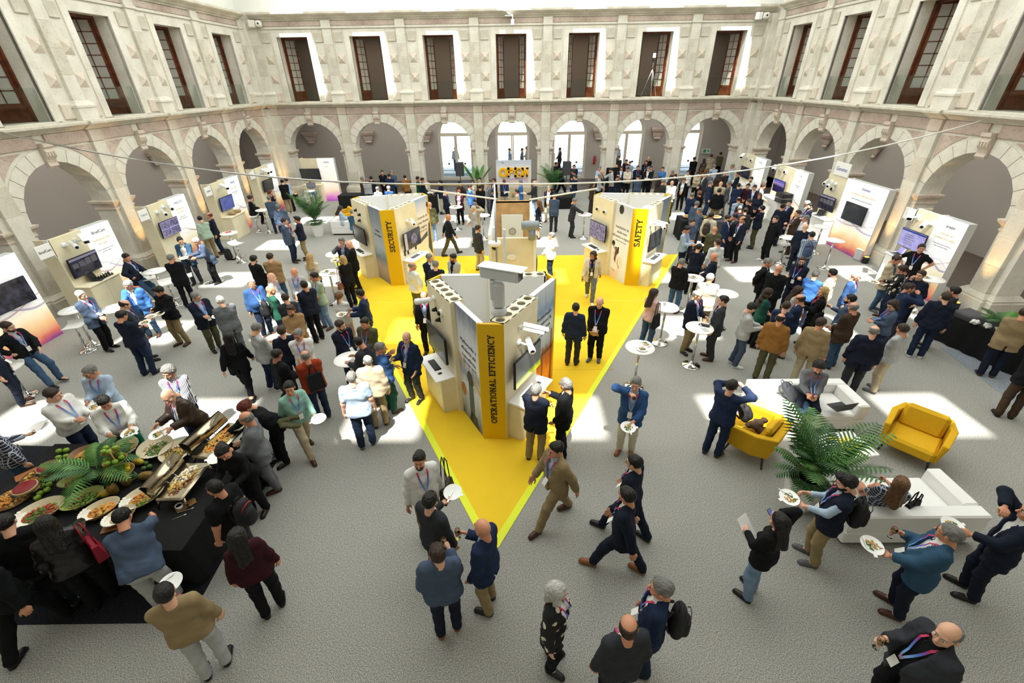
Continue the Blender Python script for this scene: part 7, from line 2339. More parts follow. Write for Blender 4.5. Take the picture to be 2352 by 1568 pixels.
1891,729,5,1.78,side,ma,blazer:ta,wh,be,short:br,L N|tweed back behind the white sofa
2047,690,245,1.7,phone,fa,shirt:gb,wh,dd,bob:br,L G N|with phone right of the brown jacket
2013,747,350,1.76,side,mh,blazer:nv,wh,dg,bald:gr,N|back turned at right of the sofa
2076,742,290,1.74,front,ma,sweater:lg,wh,be,short:br,L G N zgr|profile beside the navy blazer back
2178,670,350,1.8,side,ma,jacket:nv,wh,dd,short:br,N zwh|quilted back near the right column
2194,657,285,1.76,front,ma,blazer:dg,wh,dg,short:bk,G N|in glasses at the right column
2362,706,345,1.8,front,mh,blazer:ta,wh,nv,short:br,N|suede back at the palm vase table
2420,790,340,1.76,front,ma,jacket:bk,wh,br,short:bk,N|cut by the right edge at palm table
1688,869,15,1.74,photo,ma,sweater:nb,wh,dd,short:bk,zbr|taking a photo beside the yellow armchair
1886,835,165,1.74,sofa,ma,sweater:gr,wh,nv,curly:bk,L =phone/r D|seated with laptop on the right sofa
1462,868,185,1.76,drinkp,ma,blazer:bl,lb,cr,short:gr,L =bottle/r =plate/l ztn|drinking from bottle with plate in hand
1233,881,20,1.74,cross,ma,blazer:nv,wh,kh,short:gr,|grey-haired back at the front stand
1299,868,285,1.78,talk,ma,blazer:bk,wh,bk,short:gr,G zbk|gesturing in sun beside the front stand
1323,695,10,1.72,side,ma,blazer:nb,wh,dg,short:bk,N zbr|back turned on the yellow carpet
1378,684,190,1.78,front,mh,sweater:bk,bk,bk,none,L N zgr =paper/l|bald, facing on the yellow carpet
961,1041,170,1.78,side,ma,shirt:wh,wh,kh,crop:bk,L D zbr|with shoulder bag, walking at lower centre
987,1131,50,1.78,plate1,ma,blazer:dg,wh,dd,short:bk,=empty/l|carrying an empty plate at lower centre
1275,1017,235,1.78,walk,ma,blazer:ta,lb,ta,short:bk,L zbr|walking off the yellow carpet
1105,1195,300,1.78,glass,ma,blazer:nb,lb,kh,none,=wine/r zbk|bald, with wine at the yellow tip
1001,1252,5,1.76,glass,ma,jacket:gb,wh,nv,short:br,L ztn =wine/r|back turned at lower centre
1457,1045,285,1.74,walk,ma,blazer:nv,wh,nv,short:bk,L G|walking left behind another navy suit
1440,1120,275,1.76,walk,ma,blazer:nv,wh,nv,short:bk,L ztn|striding left in tan shoes
1283,1343,100,1.68,side,fa,open:fl,wh,bk,bob:wh,L|silver-haired at the bottom centre
1520,1332,260,1.78,pocket,ma,blazer:nb,wh,dd,short:gr,L bag:18181b|grey-haired with backpack at bottom
1446,1420,325,1.76,side,ma,blazer:dg,wh,bk,bald:br,L|back turned at the bottom edge
1795,1181,285,1.66,call,fa,sweater:bk,bk,lj,long:bk,zbk =phone/r =paper/l|phoning with notebook at lower right
1942,1090,250,1.76,plate,ma,vest:nv,lb,kh,quiff:bk,=plate/l bag:18181b D zgr L|holding plate beside the palm planter
2190,1207,250,1.74,glassp,mh,blazer:te,wh,nv,short:gr,L G =wine/r =plate/l zbr|holding wine and plate at lower right
2188,1440,215,1.76,glass,mh,open:dg,bk,bk,bald:gr,L =wine/r|balding, at the bottom right corner
2385,1160,245,1.8,drinkp,ma,blazer:nv,wh,nv,short:bk,=plate/l zbk|raising an arm at the right edge
2077,1097,330,1.68,sofax,fa,dress:pl,wh,bk,long:lb,|seated on the near white sofa
14,739,150,1.76,perch,ma,blazer:bk,lg,db,short:br,L D zbk N|seated at the left edge
-55,770,110,1.8,side,ma,blazer:nv,wh,nv,short:br,L zbr N|standing half out at the left edge
196,844,215,1.76,plate,ma,shirt:lb,wh,dd,short:gr,L G =plate/l zgr|holding plate behind the fruit buffet
118,893,150,1.76,plate,mh,shirt:wh,wh,dd,short:br,L =plate/l|eating behind the palm leaves buffet
226,922,185,1.76,lean,mh,shirt:wh,wh,gg,short:bk,L =plate/l|stooping over the buffet in green trousers
380,843,200,1.74,front,ma,shirt:st,wh,dd,curly:gr,L D|in sun behind the leather jacket
371,902,250,1.76,lean,mh,open:br,wh,db,none,L leather =plate/l|bald, at the buffet salads
210,661,140,1.76,front,ma,blazer:gb,lb,bk,short:wh,L N|white-haired, leaning by the amber column
279,648,205,1.76,reach,ma,blazer:bb,wh,db,short:wh,N|white-haired at the white table
287,688,100,1.74,plate,ma,blazer:dg,lb,gb,bald:br,L =plate/l N|between bright blue and navy at left
278,712,50,1.76,plate,ma,sweater:nv,wh,dd,short:bk,N =plate/l|back turned eating at left
356,660,235,1.76,plate,ma,jacket:bk,wh,kh,quiff:bk,=plate/l zbr N|holding plate at left
-28,965,80,1.74,plate1,ma,shirt:pl,wh,db,short:br,L =empty/l|with phone at the left edge
547,930,265,1.7,bend,fa,jacket:bk,bk,bk,bun:rb,|reaching into the far chafing dish
557,947,285,1.74,plate1,mh,blazer:gr,wh,gr,bald:gr,=empty/l G zbr|with empty plate at the buffet corner
450,1033,230,1.68,lean,fa,shirt:bk,bk,bk,bun:bk,s1|serving between the two chafing dishes
484,1104,325,1.74,side,mh,tee:bk,bk,dg,crop:bk,bag:18181b trim|with red-trimmed backpack by the buffet
297,1141,20,1.76,bend,mh,shirt:gb,wh,lg,short:bk,L R znv|bending over the near buffet side
143,1139,15,1.7,reach,fa,jacket:bk,bk,bk,long:bk,leather zbk|with red handbag at the buffet
22,1164,20,1.74,reach,ma,coat:bk,bk,dg,short:bk,zwh|at the lower left buffet corner
537,1216,10,1.68,side,fa,sweater:bu,bk,bk,long:bk,zbk|back turned right of the buffet
366,1344,25,1.74,plate1,ma,sweater:ta,wh,lg,short:bk,L =empty/l|back turned with empty plate at bottom left
-75,1262,60,1.78,walkp,ma,sweater:bk,bk,bk,short:br,=plate/l zbk|striding in at the lower left edge
'''
FIG = {}
CAST = [place(row) for row in ROWS.strip().split('\n')]
# nobody stands inside a neighbour or a piece of furniture: nudge figures apart a little
RECTS = [(-6.35, 4.69, 1.83, 1.06, 0), (5.9, 7.2, 1.0, .48, 0), (5.92, 4.68, 1.0, .48, 0), (12.1, 9.2, 1.42, .47, -1.32), (-6.2, 24.2, 2.0, .42, 0), (8.2, 19.4, .95, .5, -.1), (5.7, 23.6, 1.7, .5, 0),
         (-13.1, 20, .5, 9, 0), (13.0, 18, .5, 7.5, 0), (-.05, 13.4, .7, 2.2, 0), (7.45, 6.2, .42, .45, .8), (4.5, 6.25, .42, .45, .8), (0, 26.05, 1.0, .1, 0)]
FIX = ('stool', 'perch', 'sofa', 'sofax')
X = np.array([(d['x'], d['y']) for d in CAST]); X0 = X.copy()
MOV = np.array([0.0 if d['v'][2] in FIX else 1.0 for d in CAST])
for it in range(60):
    dx = X[:, None] - X[None]
    ds = np.sqrt((dx ** 2).sum(-1)) + 1e-6
    np.fill_diagonal(ds, 9)
    w = np.maximum(.47 - ds, 0) * .5
    push = (dx / ds[..., None] * w[..., None] * (2 * MOV[:, None, None] / (MOV[:, None] + MOV[None] + 1e-6)[..., None]) * .5).sum(1)
    for t_ in TABPOS:
        v = X - np.array((t_.x, t_.y)); q = np.sqrt((v ** 2).sum(1)) + 1e-6
        push += v / q[:, None] * np.maximum(.5 - q, 0)[:, None] * .5
    for cx, cy, hx, hy, a_ in RECTS:
        v = X - np.array((cx, cy)); c_, s_ = math.cos(a_), math.sin(a_)
        L = np.stack([v[:, 0] * c_ + v[:, 1] * s_, -v[:, 0] * s_ + v[:, 1] * c_], 1)
        ox, oy = hx + .2 - np.abs(L[:, 0]), hy + .2 - np.abs(L[:, 1])
        ins = (ox > 0) & (oy > 0)
        px_ = np.where(ins & (ox <= oy), np.sign(L[:, 0]) * ox, 0); py_ = np.where(ins & (oy < ox), np.sign(L[:, 1]) * oy, 0)
        push += np.stack([px_ * c_ - py_ * s_, px_ * s_ + py_ * c_], 1) * .5
    X = X + push * MOV[:, None]
    off = X - X0
    n_ = np.sqrt((off ** 2).sum(1, keepdims=True)) + 1e-9
    X = X0 + off * np.minimum(1, .32 / n_)
for d, (x_, y_) in zip(CAST, X):
    d['x'], d['y'] = float(x_), float(y_)
    FIG[d['row'].split('|')[1].strip()] = person(d)
for k, v in USED.items():
    if len(v) > 1:
        print('DUPLICATE LABEL', k, len(v))
# people outside, seen through the door glass
for i, (px, py, y, row) in enumerate([(1042, 333, 37, '%s,%s,180,1.75,side,ma,shirt:lg,wh,db,short:br|standing outside the first street door'), (1170, 326, 36, '%s,%s,100,1.75,side,ma,shirt:ch,wh,dd,short:br|outside behind the OPEN wall, on left'),
        (1199, 325, 36, '%s,%s,270,1.75,side,ma,sweater:gr,wh,db,short:br|outside behind the OPEN wall, in the middle'), (1210, 330, 37, '%s,%s,260,1.75,front,ma,shirt:be,wh,kh,short:gr|outside behind the OPEN wall, on right'),
        (1272, 327, 36, '%s,%s,90,1.75,side,fa,sweater:bu,wh,dd,long:lb|outside the third street door, on left'), (1288, 327, 36, '%s,%s,250,1.75,front,ma,blazer:br,wh,dg,short:br|outside the third street door, on right'),
        (1423, 338, 37, '%s,%s,170,1.75,side,ma,shirt:lg,wh,db,short:gr|outside the fourth street door')]):
    o, info, mw = person(place(row % (px, py)))
    q = un_y(px, 300, y)
    o.location = (q.x, y, 0)
# ------------------------------------------------------------------ the buffet
BZ = .782
SHELL = mat('cream_shell_dish', 'd9cba6', .35, noise=.15, scale=12)
HONEY = mat('honeycomb_white', 'ece6d6', .4)
WOODB = mat('carved_wood', '8a6438', .5, noise=.35, scale=9, col2='6a4a26')
APPLE = mat('green_apple', '8fae30', .35, noise=.25, scale=9, col2='6f962a')
LEMON = mat('lemon_yellow', 'e9c416', .45)
LIMEG = mat('dark_avocado_green', '44602a', .5)
BERRY = mat('red_berry_glaze', '8c1420', .4, noise=.35, scale=60)
BISC = mat('biscuit_rim', 'd9b888', .7)
PINEM = mat('pineapple_rind', '94702c', .7, noise=.4, scale=30, col2='5c5020', bump=.8, bscale=50)
PAPM = mat('papaya_skin', '8c9a34', .5, noise=.5, scale=4, col2='d8a42c')
FOODC += [mat('lettuce_pale', '9fb858', .6, noise=.3, scale=25), mat('walnut_brown', '7a4a2a', .6), mat('tomato_red', 'b8402c', .5), mat('orange_pasta', 'd88a34', .6), mat('white_cheese', 'efe6d2', .6)]
def bz(px, py, z=BZ + .05):
    p = un(px, py, z)
    return p.x, p.y
def mound(parent, rx, ry, z, cols, n, seed, hgt=.06, s0=.018, s1=.03):
    rnd = random.Random(seed)
    mb = MB()
    for i in range(n):
        a, q = rnd.random() * 2 * PI, math.sqrt(rnd.random())
        s = s0 + (s1 - s0) * rnd.random()
        c = int(min(len(cols) - 1, max(0, (math.sin(a + seed) * .5 + .5) * q * len(cols) * .75 + rnd.random() * len(cols) * .4)))
        mb.ball((rx * q * math.cos(a), ry * q * math.sin(a), z + hgt * (1 - q * q) * (.5 + .5 * rnd.random())), (s, s * (.4 + .5 * rnd.random()), s * .5), 6, 4, c)
    o = mb.obj('food', [FOODC[c] for c in cols], parent)
    o['kind'] = 'stuff'
    return o
def bowl(label, px, py, rx, ry, rz, cols, seed, style='shell', z=BZ, n=170):
    x, y = bz(px, py)
    t = thing('serving_bowl', label, 'bowl', (x, y, z), rz, 'buffet bowls')
    m = {'shell': SHELL, 'wood': WOODB, 'leaf': mat('pale_green_leaf_dish', 'a8b45c', .4)}[style]
    prof = [(.4, 0), (.55, .015), (.85, .06), (1.0, .1), (1.02, .105), (.97, .1), (.8, .062), (.5, .022), (0, .018)]
    MB().lathe(prof, 32).obj('dish', m, t, Matrix.Diagonal((rx, ry, 1, 1)))
    if style == 'shell':
        k = 0
        for i in range(-4, 5):
            for j in range(2, 5):
                a = i * .2 + (j % 2) * .1 + PI
                q = .52 + .11 * j
                zz = np.interp(q, [.5, .8, 1.0], [.024, .064, .1])
                MB().lathe([(.028, 0), (.024, .008), (0, .01)], 6, 0, None, False).obj('honeycomb_cell', HONEY, t, TR(rx * q * math.cos(a), ry * q * math.sin(a), zz + .002, a, 0, -.5 * q))
    mound(t, rx * .72, ry * .72, .035, cols, n, seed)
    return t
bowl('large cream shell bowl of salad with white shavings, farther of the front pair', 358, 1030, .3, .26, 2.4, (4, 0, 8, 1), 1)
bowl('large cream shell bowl of pasta salad with walnuts by the open chafing dish', 405, 1040, .29, .24, 2.2, (4, 1, 5, 8), 2)
bowl('cream shell bowl of green salad behind the palm leaves', 288, 1030, .26, .2, 2.2, (4, 0, 1), 3)
bowl('wooden platter of yellow pasta behind the palm leaves', 198, 1044, .24, .2, .2, (7, 1, 7), 4, 'wood')
bowl('leaf-shaped green dish of salad beside palm vase', 178, 1106, .24, .15, .3, (0, 4, 6), 5, 'leaf')
bowl('pale leaf dish of mixed salad right of dark long hair', 192, 1148, .26, .2, .8, (0, 4, 6, 0), 6, 'leaf')
bowl('honeycomb shell bowl of salad left of dark long hair', 92, 1178, .3, .24, .8, (0, 6, 4), 7)
bowl('honeycomb shell bowl of shredded carrot before the red handbag', 232, 1172, .24, .18, .8, (7, 1, 7), 8)
bowl('honeycomb shell bowl of orange pasta by the stooping grey-blue shirt', 330, 1143, .28, .22, .9, (7, 1, 0), 9)
bowl('empty-looking cream shell bowl edge before the stooping shirt', 277, 1188, .2, .16, .9, (7, 8), 10, n=30)
def tart(label, px, py, z):
    x, y = bz(px, py, z)
    t = thing('berry_tart', label, 'cake', (x, y, z), 0, 'red tarts on glass stands')
    MB().lathe([(.15, 0), (.15, .035), (.145, .04), (0, .04)], 30).obj('base', BISC, t)
    MB().lathe([(.138, .04), (.138, .048), (.13, .052), (0, .052)], 30).obj('glaze', BERRY, t)
    s = thing('cake_stand', 'glass cake stand under the ' + label.replace('round ', ''), 'cake stand', (x, y, BZ), 0)
    MB().lathe([(.09, 0), (.09, .006), (.02, .02), (.015, z - BZ - .02), (.05, z - BZ - .012), (.18, z - BZ - .009), (.18, z - BZ - .002), (0, z - BZ - .002)], 24).obj('stand', GLASS, s)
tart('round red berry tart near the green apples, farther one', 113, 1074, BZ + .14)
tart('round red berry tart at the lower left buffet end', 60, 1122, BZ + .14)
for lb, px, py in (('orange vegetable pie under the farther berry tart', 88, 1090), ('orange vegetable pie at the left buffet end', 25, 1142)):
    x, y = bz(px, py)
    t = thing('savoury_pie', lb, 'pie', (x, y, BZ))
    MB().lathe([(.22, 0), (.24, .02), (.24, .03), (0, .03)], 28).obj('board', WOODB, t)
    mound(t, .2, .2, .03, (7, 1, 3), 120, int(px), .03)
def apple(label, x, y, z, s=.045, m=None, cat='apple', nm='apple', grp='green apples on the buffet'):
    o = MB().lathe([(0, -.82 * s), (.35 * s, -.95 * s), (.8 * s, -.6 * s), (1.0 * s, .0), (.88 * s, .6 * s), (.45 * s, .88 * s), (.12 * s, .78 * s), (0, .68 * s)], 12, 0, None, True, False).obj(nm, m or APPLE, None, TR(x, y, z + s * .95, x * 50, .1))
    MB().tube([(0, 0, .68 * s), (.1 * s, 0, 1.15 * s)], .07 * s, 5).obj('stalk', WOODB, o)
    return tag(o, label, cat, grp)
for k, (px, py) in enumerate(((135, 1035), (152, 1033), (134, 1050), (152, 1047))):
    apple('green apple in the loose group of four behind the farther tart', *bz(px, py), BZ, grp='four loose green apples')
for k, (px, py) in enumerate(((98, 1102), (117, 1102), (96, 1115), (112, 1112), (92, 1132), (108, 1124), (86, 1142))):
    apple('green apple in the loose heap beside the nearer tart', *bz(px, py), BZ, grp='loose green apples by the tart')
# tiered stand
fx, fy = bz(283, 1085)
t = thing('tiered_stand', 'three-tier gilded fruit stand in middle of buffet', 'stand', (fx, fy, BZ), .3)
GILT = mat('gilded_wood', 'a8874a', .4, .3)
MB().tube([(0, 0, 0), (0, 0, .5)], .012, 8).lathe([(.08, 0), (.08, .012), (.02, .03)], 14).obj('stem', GILT, t)
TIER = [(.0, -.06, .09, .2), (-.03, .04, .26, .16), (-.05, .1, .42, .12)]
for x, y, z, r_ in TIER:
    MB().lathe([(.3 * r_, 0), (.8 * r_, .012), (r_, .04), (1.02 * r_, .045), (.9 * r_, .03), (0, .01)], 22).obj('tier', GILT, t, TR(x, y, z))
for q, (x, y, z, r_) in enumerate(TIER):
    n = (9, 6, 5)[q]
    for i in range(n):
        a = 2 * PI * i / n
        rr = r_ * .62
        wx = fx + math.cos(.3) * (x + rr * math.cos(a)) - math.sin(.3) * (y + rr * math.sin(a))
        wy = fy + math.sin(.3) * (x + rr * math.cos(a)) + math.cos(.3) * (y + rr * math.sin(a))
        if q == 0 and math.cos(a) > .2:
            apple('lemon on the lowest tier of the fruit stand', wx, wy, BZ + z + .03, .038, LEMON, 'lemon', 'lemon', 'lemons on the fruit stand')
        else:
            apple('green apple on the %s tier of the fruit stand' % ('lowest', 'middle', 'top')[q], wx, wy, BZ + z + .03, .042 if q else .036, LIMEG if (i + q) % 4 == 3 else APPLE, grp='green fruit on the %s tier' % ('lowest', 'middle', 'top')[q])
def pineapple(label, px, py, rz, lie):
    x, y = bz(px, py)
    t = thing('pineapple', label, 'pineapple', (x, y, BZ + (.07 if lie else 0)), rz, 'pineapples on the buffet')
    if lie:
        t.rotation_euler = (PI / 2, 0, rz)
    MB().lathe([(.03, 0), (.06, .03), (.07, .09), (.066, .15), (.045, .19), (0, .2)], 14).obj('fruit', PINEM, t)
    for i in range(14):
        a = i * 2.4
        L = .1 + .1 * (i / 14)
        o = .02 + .07 * (1 - i / 14)
        MB().add([(.012, 0, 0), (-.012, 0, 0), (-.008, o * .6, L * .6), (0, o * 1.4, L), (.008, o * .6, L * .6)], [(0, 1, 2, 3, 4)]).obj('leaf', LEAF_A, t, TR(0, 0, .18, a))
pineapple('upright pineapple in front of the fruit stand', 262, 1128, .4, False)
pineapple('pineapple lying with leaves toward the fruit stand', 352, 1092, -1.4, True)
pineapple('pineapple half hidden behind the lemons', 292, 1108, 1.0, False)
x, y = bz(245, 1132)
tag(MB().ball((0, 0, .06), (.06, .11, .06), 14, 9).obj('papaya', PAPM, None, TR(x, y, BZ, -.8)), 'yellow-green papaya left of the upright pineapple', 'papaya')
x, y = bz(318, 1060)
tag(MB().ball((0, 0, .06), (.06, .12, .06), 14, 9).obj('papaya', PAPM, None, TR(x, y, BZ, 1.3)), 'yellow papaya behind the lying pineapple', 'papaya')
for i, (px, py) in enumerate(((335, 1062), (343, 1070), (330, 1074))):
    apple('dark green avocado beside the rear papaya', *bz(px, py), BZ, .04, LIMEG, 'avocado', 'avocado', 'avocados by the papaya')
# palm leaf vase on the buffet and on the right-hand table
def vase_palm(label, x, y, z, n, L, brass=True, seed=1, tilt=.5):
    t = thing('palm_vase', label, 'plant', (x, y, z))
    if brass:
        MB().lathe([(.06, 0), (.075, .02), (.1, .13), (.095, .14), (.085, .12), (0, .1)], 18).obj('vase', mat('polished_brass', 'a88a3c', .25, 1.0), t)
    else:
        MB().lathe([(.05, 0), (.055, .01), (.06, .22), (.055, .22), (.05, .02), (0, .02)], 16).obj('vase', GLASS, t)
    rnd = random.Random(seed)
    for i in range(n):
        a = 2 * PI * i / n + rnd.random() * .6
        link('frond', frond(round(L * (.8 + .3 * rnd.random()), 1), .75 + .1 * (i % 3), 17, .5, i % 2), t, Matrix.Translation((0, 0, .1)) @ Matrix.Rotation(a, 4, 'Z') @ Matrix.Rotation(-tilt * rnd.random(), 4, 'X'))
    return t
vase_palm('brass vase of dark palm leaves in middle of buffet', *bz(232, 1092), BZ, 11, .75, True, 4, .45)
vase_palm('glass vase of narrow palm leaves on the right-hand draped table', 11.75, 9.35, BZ, 9, .6, False, 6, .2)
# chafing dishes
GOLDM = mat('polished_steel_warm', 'b8ae98', .18, 1.0)
def chafing(label, a, b, cols, seed):
    A, B = Vector((*bz(*a, BZ + .2), 0)), Vector((*bz(*b, BZ + .2), 0))
    c = (A + B) / 2
    d = B - A
    t = thing('chafing_dish', label, 'chafing dish', (c.x, c.y, BZ), math.atan2(d.y, d.x), 'steel chafing dishes')
    L, W = d.length / 2, .2
    mb = MB()
    for sx in (-1, 1):
        for sy in (-1, 1):
            mb = MB().tube([(sx * (L - .05), sy * (W - .02), .17), (sx * (L - .01), sy * (W + .03), .0)], [.022, .014], 8)
            mb.obj('leg', GOLDM, t)
    MB().rbox(-L, L, -W, W, .15, .21, .02).obj('water_pan', GOLDM, t)
    MB().rbox(-L + .02, L - .02, -W + .02, W - .02, .2, .215, .006).obj('food_pan', GOLDM, t)
    mound(t, L * .8, W * .75, .21, cols, 220, seed, .035)
    lid = MB()
    prof = [(W * .62 * math.cos(q), .1 * math.sin(q)) for q in [PI * i / 10 for i in range(11)]]
    vs = [(sx * (L - (.05 * (z / .13))), y, z) for sx in (-1, 1) for y, z in prof]
    n = len(prof)
    lid.add(vs, [(i, i + 1, n + i + 1, n + i) for i in range(n - 1)] + [tuple(range(n)), tuple(reversed(range(n, 2 * n)))], 0, True)
    lo = lid.obj('lid', GOLDM, t, Matrix.Translation((0, W + .02, .22)) @ Matrix.Rotation(1.15, 4, 'X') @ Matrix.Translation((0, W * .62, 0)))
    MB().tube([(-.08, -W * .5, .05), (-.08, -W * .75, .06), (.08, -W * .75, .06), (.08, -W * .5, .05)], .01, 6).obj('handle', GOLDM, lo)
    MB().tube([(L * .3, -.02, .24), (L * .5, -W - .1, .32)], .008, 6).obj('serving_spoon', STEEL, t)
    return t
chafing('open steel chafing dish of golden potatoes, farther one', (462, 1052), (548, 972), (1, 7, 1), 3)
chafing('open steel chafing dish of pale stew beside the kneeling-height server', (386, 1148), (455, 1062), (8, 1, 5), 4)
x, y = bz(412, 1163)
t = thing('sauce_cup', 'white cup of dark sauce on small wooden board', 'cup', (x, y, BZ + .015))
MB().lathe([(.03, 0), (.045, .01), (.05, .07), (.046, .07), (.04, .015), (0, .012)], 18).obj('cup', CHINA, t)
MB().lathe([(.042, .055), (0, .055)], 16, cap=False).obj('sauce', mat('dark_sauce', '20140e', .2), t)
tag(MB().rbox(-.06, .2, -.07, .07, 0, .014, .005).obj('cutting_board', WOODB, None, TR(x, y, BZ, .9)), 'small wooden board under the sauce cup', 'board')
for i, (px, py, r_) in enumerate(((432, 1152, .5), (427, 1172, .5), (410, 1188, .6))):
    tag(MB().tube([(-.1, 0, .004), (.06, 0, .004)], .004, 6).ball((.08, 0, .005), (.025, .016, .005), 8, 5).obj('spoon', STEEL, None, TR(*bz(px, py, BZ), BZ, r_)), ('steel spoon above the sauce cup', 'steel spoon right of the sauce cup', 'steel spoon nearest the table edge')[i], 'spoon')
for i, (px, py, r_) in enumerate(((62, 1090, .9), (520, 1052, .9), (262, 1208, .4))):
    tag(MB().rbox(-.14, .14, -.09, .09, 0, .012, .004).obj('menu_card', mat('copper_card', 'a5683c', .5), None, TR(*bz(px, py, BZ), BZ, r_)), ('copper card beside the berry tarts', 'copper card beside the farther chafing dish', 'copper card before the red handbag')[i], 'card')
# things on the bar tables
def on_table(i, dx, dy):
    p = TABPOS[i]
    return p.x + dx, p.y + dy
x, y = on_table(0, .02, -.1); plate(TR(x, y, 1.088, 1), 'white plate of salad and bread, nearer on the edge bar table', 11)
x, y = on_table(0, .14, .1); plate(TR(x, y, 1.088, 2), 'white plate of salad, farther on the edge bar table', 12)
x, y = on_table(2, .16, .06)
tag(MB().rbox(-.09, .09, -.05, .05, 0, .035, .012).obj('pouch', BLK, None, TR(x, y, 1.088, -.4)), 'black zipped pouch on the bar table', 'pouch')
x, y = on_table(2, .06, .12)
g = tag(MB().tube([(-.06, 0, .02), (-.06, -.12, .01)], .003, 5).tube([(.06, 0, .02), (.06, -.12, .01)], .003, 5).ball((-.03, 0, .02), (.028, .006, .02), 8, 5).ball((.03, 0, .02), (.028, .006, .02), 8, 5).tube([(-.06, 0, .024), (.06, 0, .024)], .003, 5).obj('sunglasses', BLK, None, TR(x, y, 1.089, .3)), 'dark sunglasses beside the black pouch', 'sunglasses')
x, y = on_table(2, .08, -.12)
tag(MB().box(-.06, .06, -.09, .09, 0, .003).obj('flyer', mat('grey_printed_flyer', 'b8b8b4', .6), None, TR(x, y, 1.088, .2)), 'small printed flyer on the table with black pouch', 'flyer')
x, y = on_table(1, -.02, .08); tag(MB().lathe([(.03, 0), (.035, .08), (.033, .08), (.028, .004), (0, .004)], 12).obj('cup', GLASS, None, TR(x, y, 1.088)), 'clear tumbler beside the pink blouse', 'cup')
for i, (ti, dx, dy, c, lb) in enumerate(((13, 0, 0, 'f2f2ee', 'white printed leaflet on the navy jacket table'), (13, .12, .1, 'e6ddd0', 'leaflet with orange print on the navy jacket table'), (13, .08, -.14, '9a8f88', 'dark-printed leaflet on the navy jacket table'), (5, -.06, 0, 'dfe8f2', 'pale blue paper before the amber-lit column'), (5, .1, .08, 'c9d8ea', 'blue paper beside the pale one at the amber-lit column'), (8, -.05, .08, 'd8402c', 'red leaflet on the table before the blue screen'), (11, .05, 0, 'f6f6f2', 'sunlit paper on the table by green backpack wearer'), (7, -.05, 0, 'e6ecf2', 'paper sheet on the table before the BriefCam stand'))):
    x, y = on_table(ti, dx, dy)
    tag(MB().rbox(-.075, .075, -.105, .105, 0, .004, .001).obj('leaflet', mat('paper_' + c, c, .6), None, TR(x, y, 1.088 + .004 * (i % 3), .5 + i)), lb, 'leaflet')
for i, (ti, dx, dy, lb) in enumerate(((14, -.1, .08, 'plate of food on the long blonde hair table, farther'), (14, .12, -.06, 'plate of food on the long blonde hair table, nearer'), (22, 0, 0, 'plate of food on the small table by the bald head'), (4, .02, .03, 'plate of food on the table by the black jacket'), (15, 0, .04, 'plate of food at the burgundy scarf table'), (21, -.1, .1, 'blue-rimmed plate of snacks by the araani counter'))):
    x, y = on_table(ti, dx, dy)
    plate(TR(x, y, 1.088, i), lb, 20 + i)
laptop('black open laptop on the BriefCam counter', PX + .26, yl(150, 545) + .1, 1.012, PI / 2 + .3)
laptop('open lilac laptop on the araani counter', 12.75, yr_(2140, 482) + .25, 1.012, -PI / 2 - .2)
laptop('black open laptop on the Genetec counter', 13.0, yr_(1930, 403, 13.3) + .1, 1.012, -PI / 2 + .3)
laptop('dark laptop on the knees of the sofa sitter', 6.32, 6.78, .6, PI + .2)
# row of demonstration units on the BriefCam counter
yb_ = yl(184, 528)
for i in range(16):
    o = MB().rbox(-.022, .022, -.03, .03, 0, .05, .008).tube([(0, 0, .05), (0, .01, .085)], .008, 5).obj('eyeglass_stand', BLK, None, TR(PX + .14 + .1 * (i % 3), yb_ - .42 + .085 * (i // 3) * 1.1, 1.012, .4 * i))
    tag(o, 'small black device in the cluster on the BriefCam counter', 'device', 'small black devices on the counter')
for i, (dx, dy) in enumerate(((0, 0), (.22, .15))):
    y0 = yl(513, 412)
    tag(MB().lathe([(.06, 0), (.14, .02), (.17, .09), (.16, .09), (.12, .02), (0, .015)], 18).ball((0, 0, .08), (.13, .13, .05), 12, 6).obj('basket', mat('woven_straw', 'b89a68', .8, noise=.3, scale=30), None, TR(PX + .22, y0 - .5 + .4 * i, 1.012)), ('shallow basket of sweets on the blue screen counter, nearer', 'shallow basket of sweets on the blue screen counter, farther')[i], 'basket')
# equipment case on the dusk-screen counter, desk phone at the safety stand
t = thing('equipment_case', 'black equipment case with steel corners on white counter at right', 'case', (12.75, yr_(1840, 390) + .2, 1.012), .1)
MB().rbox(-.25, .25, -.3, .3, 0, .42, .02).obj('body', BLK, t)
MB().box(-.255, .255, -.305, .305, .2, .22).obj('steel_band', STEEL, t)
MB().box(-.256, -.25, -.26, .26, .05, .19).obj('rack_drawer', DGREY, t)
# bottles, glasses and flowers on the back bar, trays on the back buffets
for i in range(14):
    x = -8.05 + .28 * i
    k = i % 3
    if k == 0:
        o = MB().lathe([(.04, 0), (.042, .01), (.042, .2), (.015, .28), (.014, .34)], 12).obj('bottle', mat('green_bottle_glass', '26422c', .1, trans=.4), None, TR(x, 24.1 + .1 * (i % 2), .95))
        tag(o, 'dark green bottle on the back left bar', 'bottle', 'bottles on the back left bar')
    elif k == 1:
        o = MB().lathe([(.035, 0), (.04, .1), (.038, .1), (.03, .005), (0, .005)], 12).obj('tumbler', GLASS, None, TR(x, 24.05, .95))
        tag(o, 'clear tumbler on the back left bar', 'glass', 'tumblers on the back left bar')
    else:
        t = thing('food_tray', 'white tray of colourful bites on the back left bar', 'tray', (x, 24.25, .95), .1 * i, 'trays on the back left bar')
        MB().rbox(-.13, .13, -.1, .1, 0, .02, .008).obj('tray', CHINA, t)
        link('food', food_mesh(i % 6, .09), t, TR(0, 0, .012))['kind'] = 'stuff'
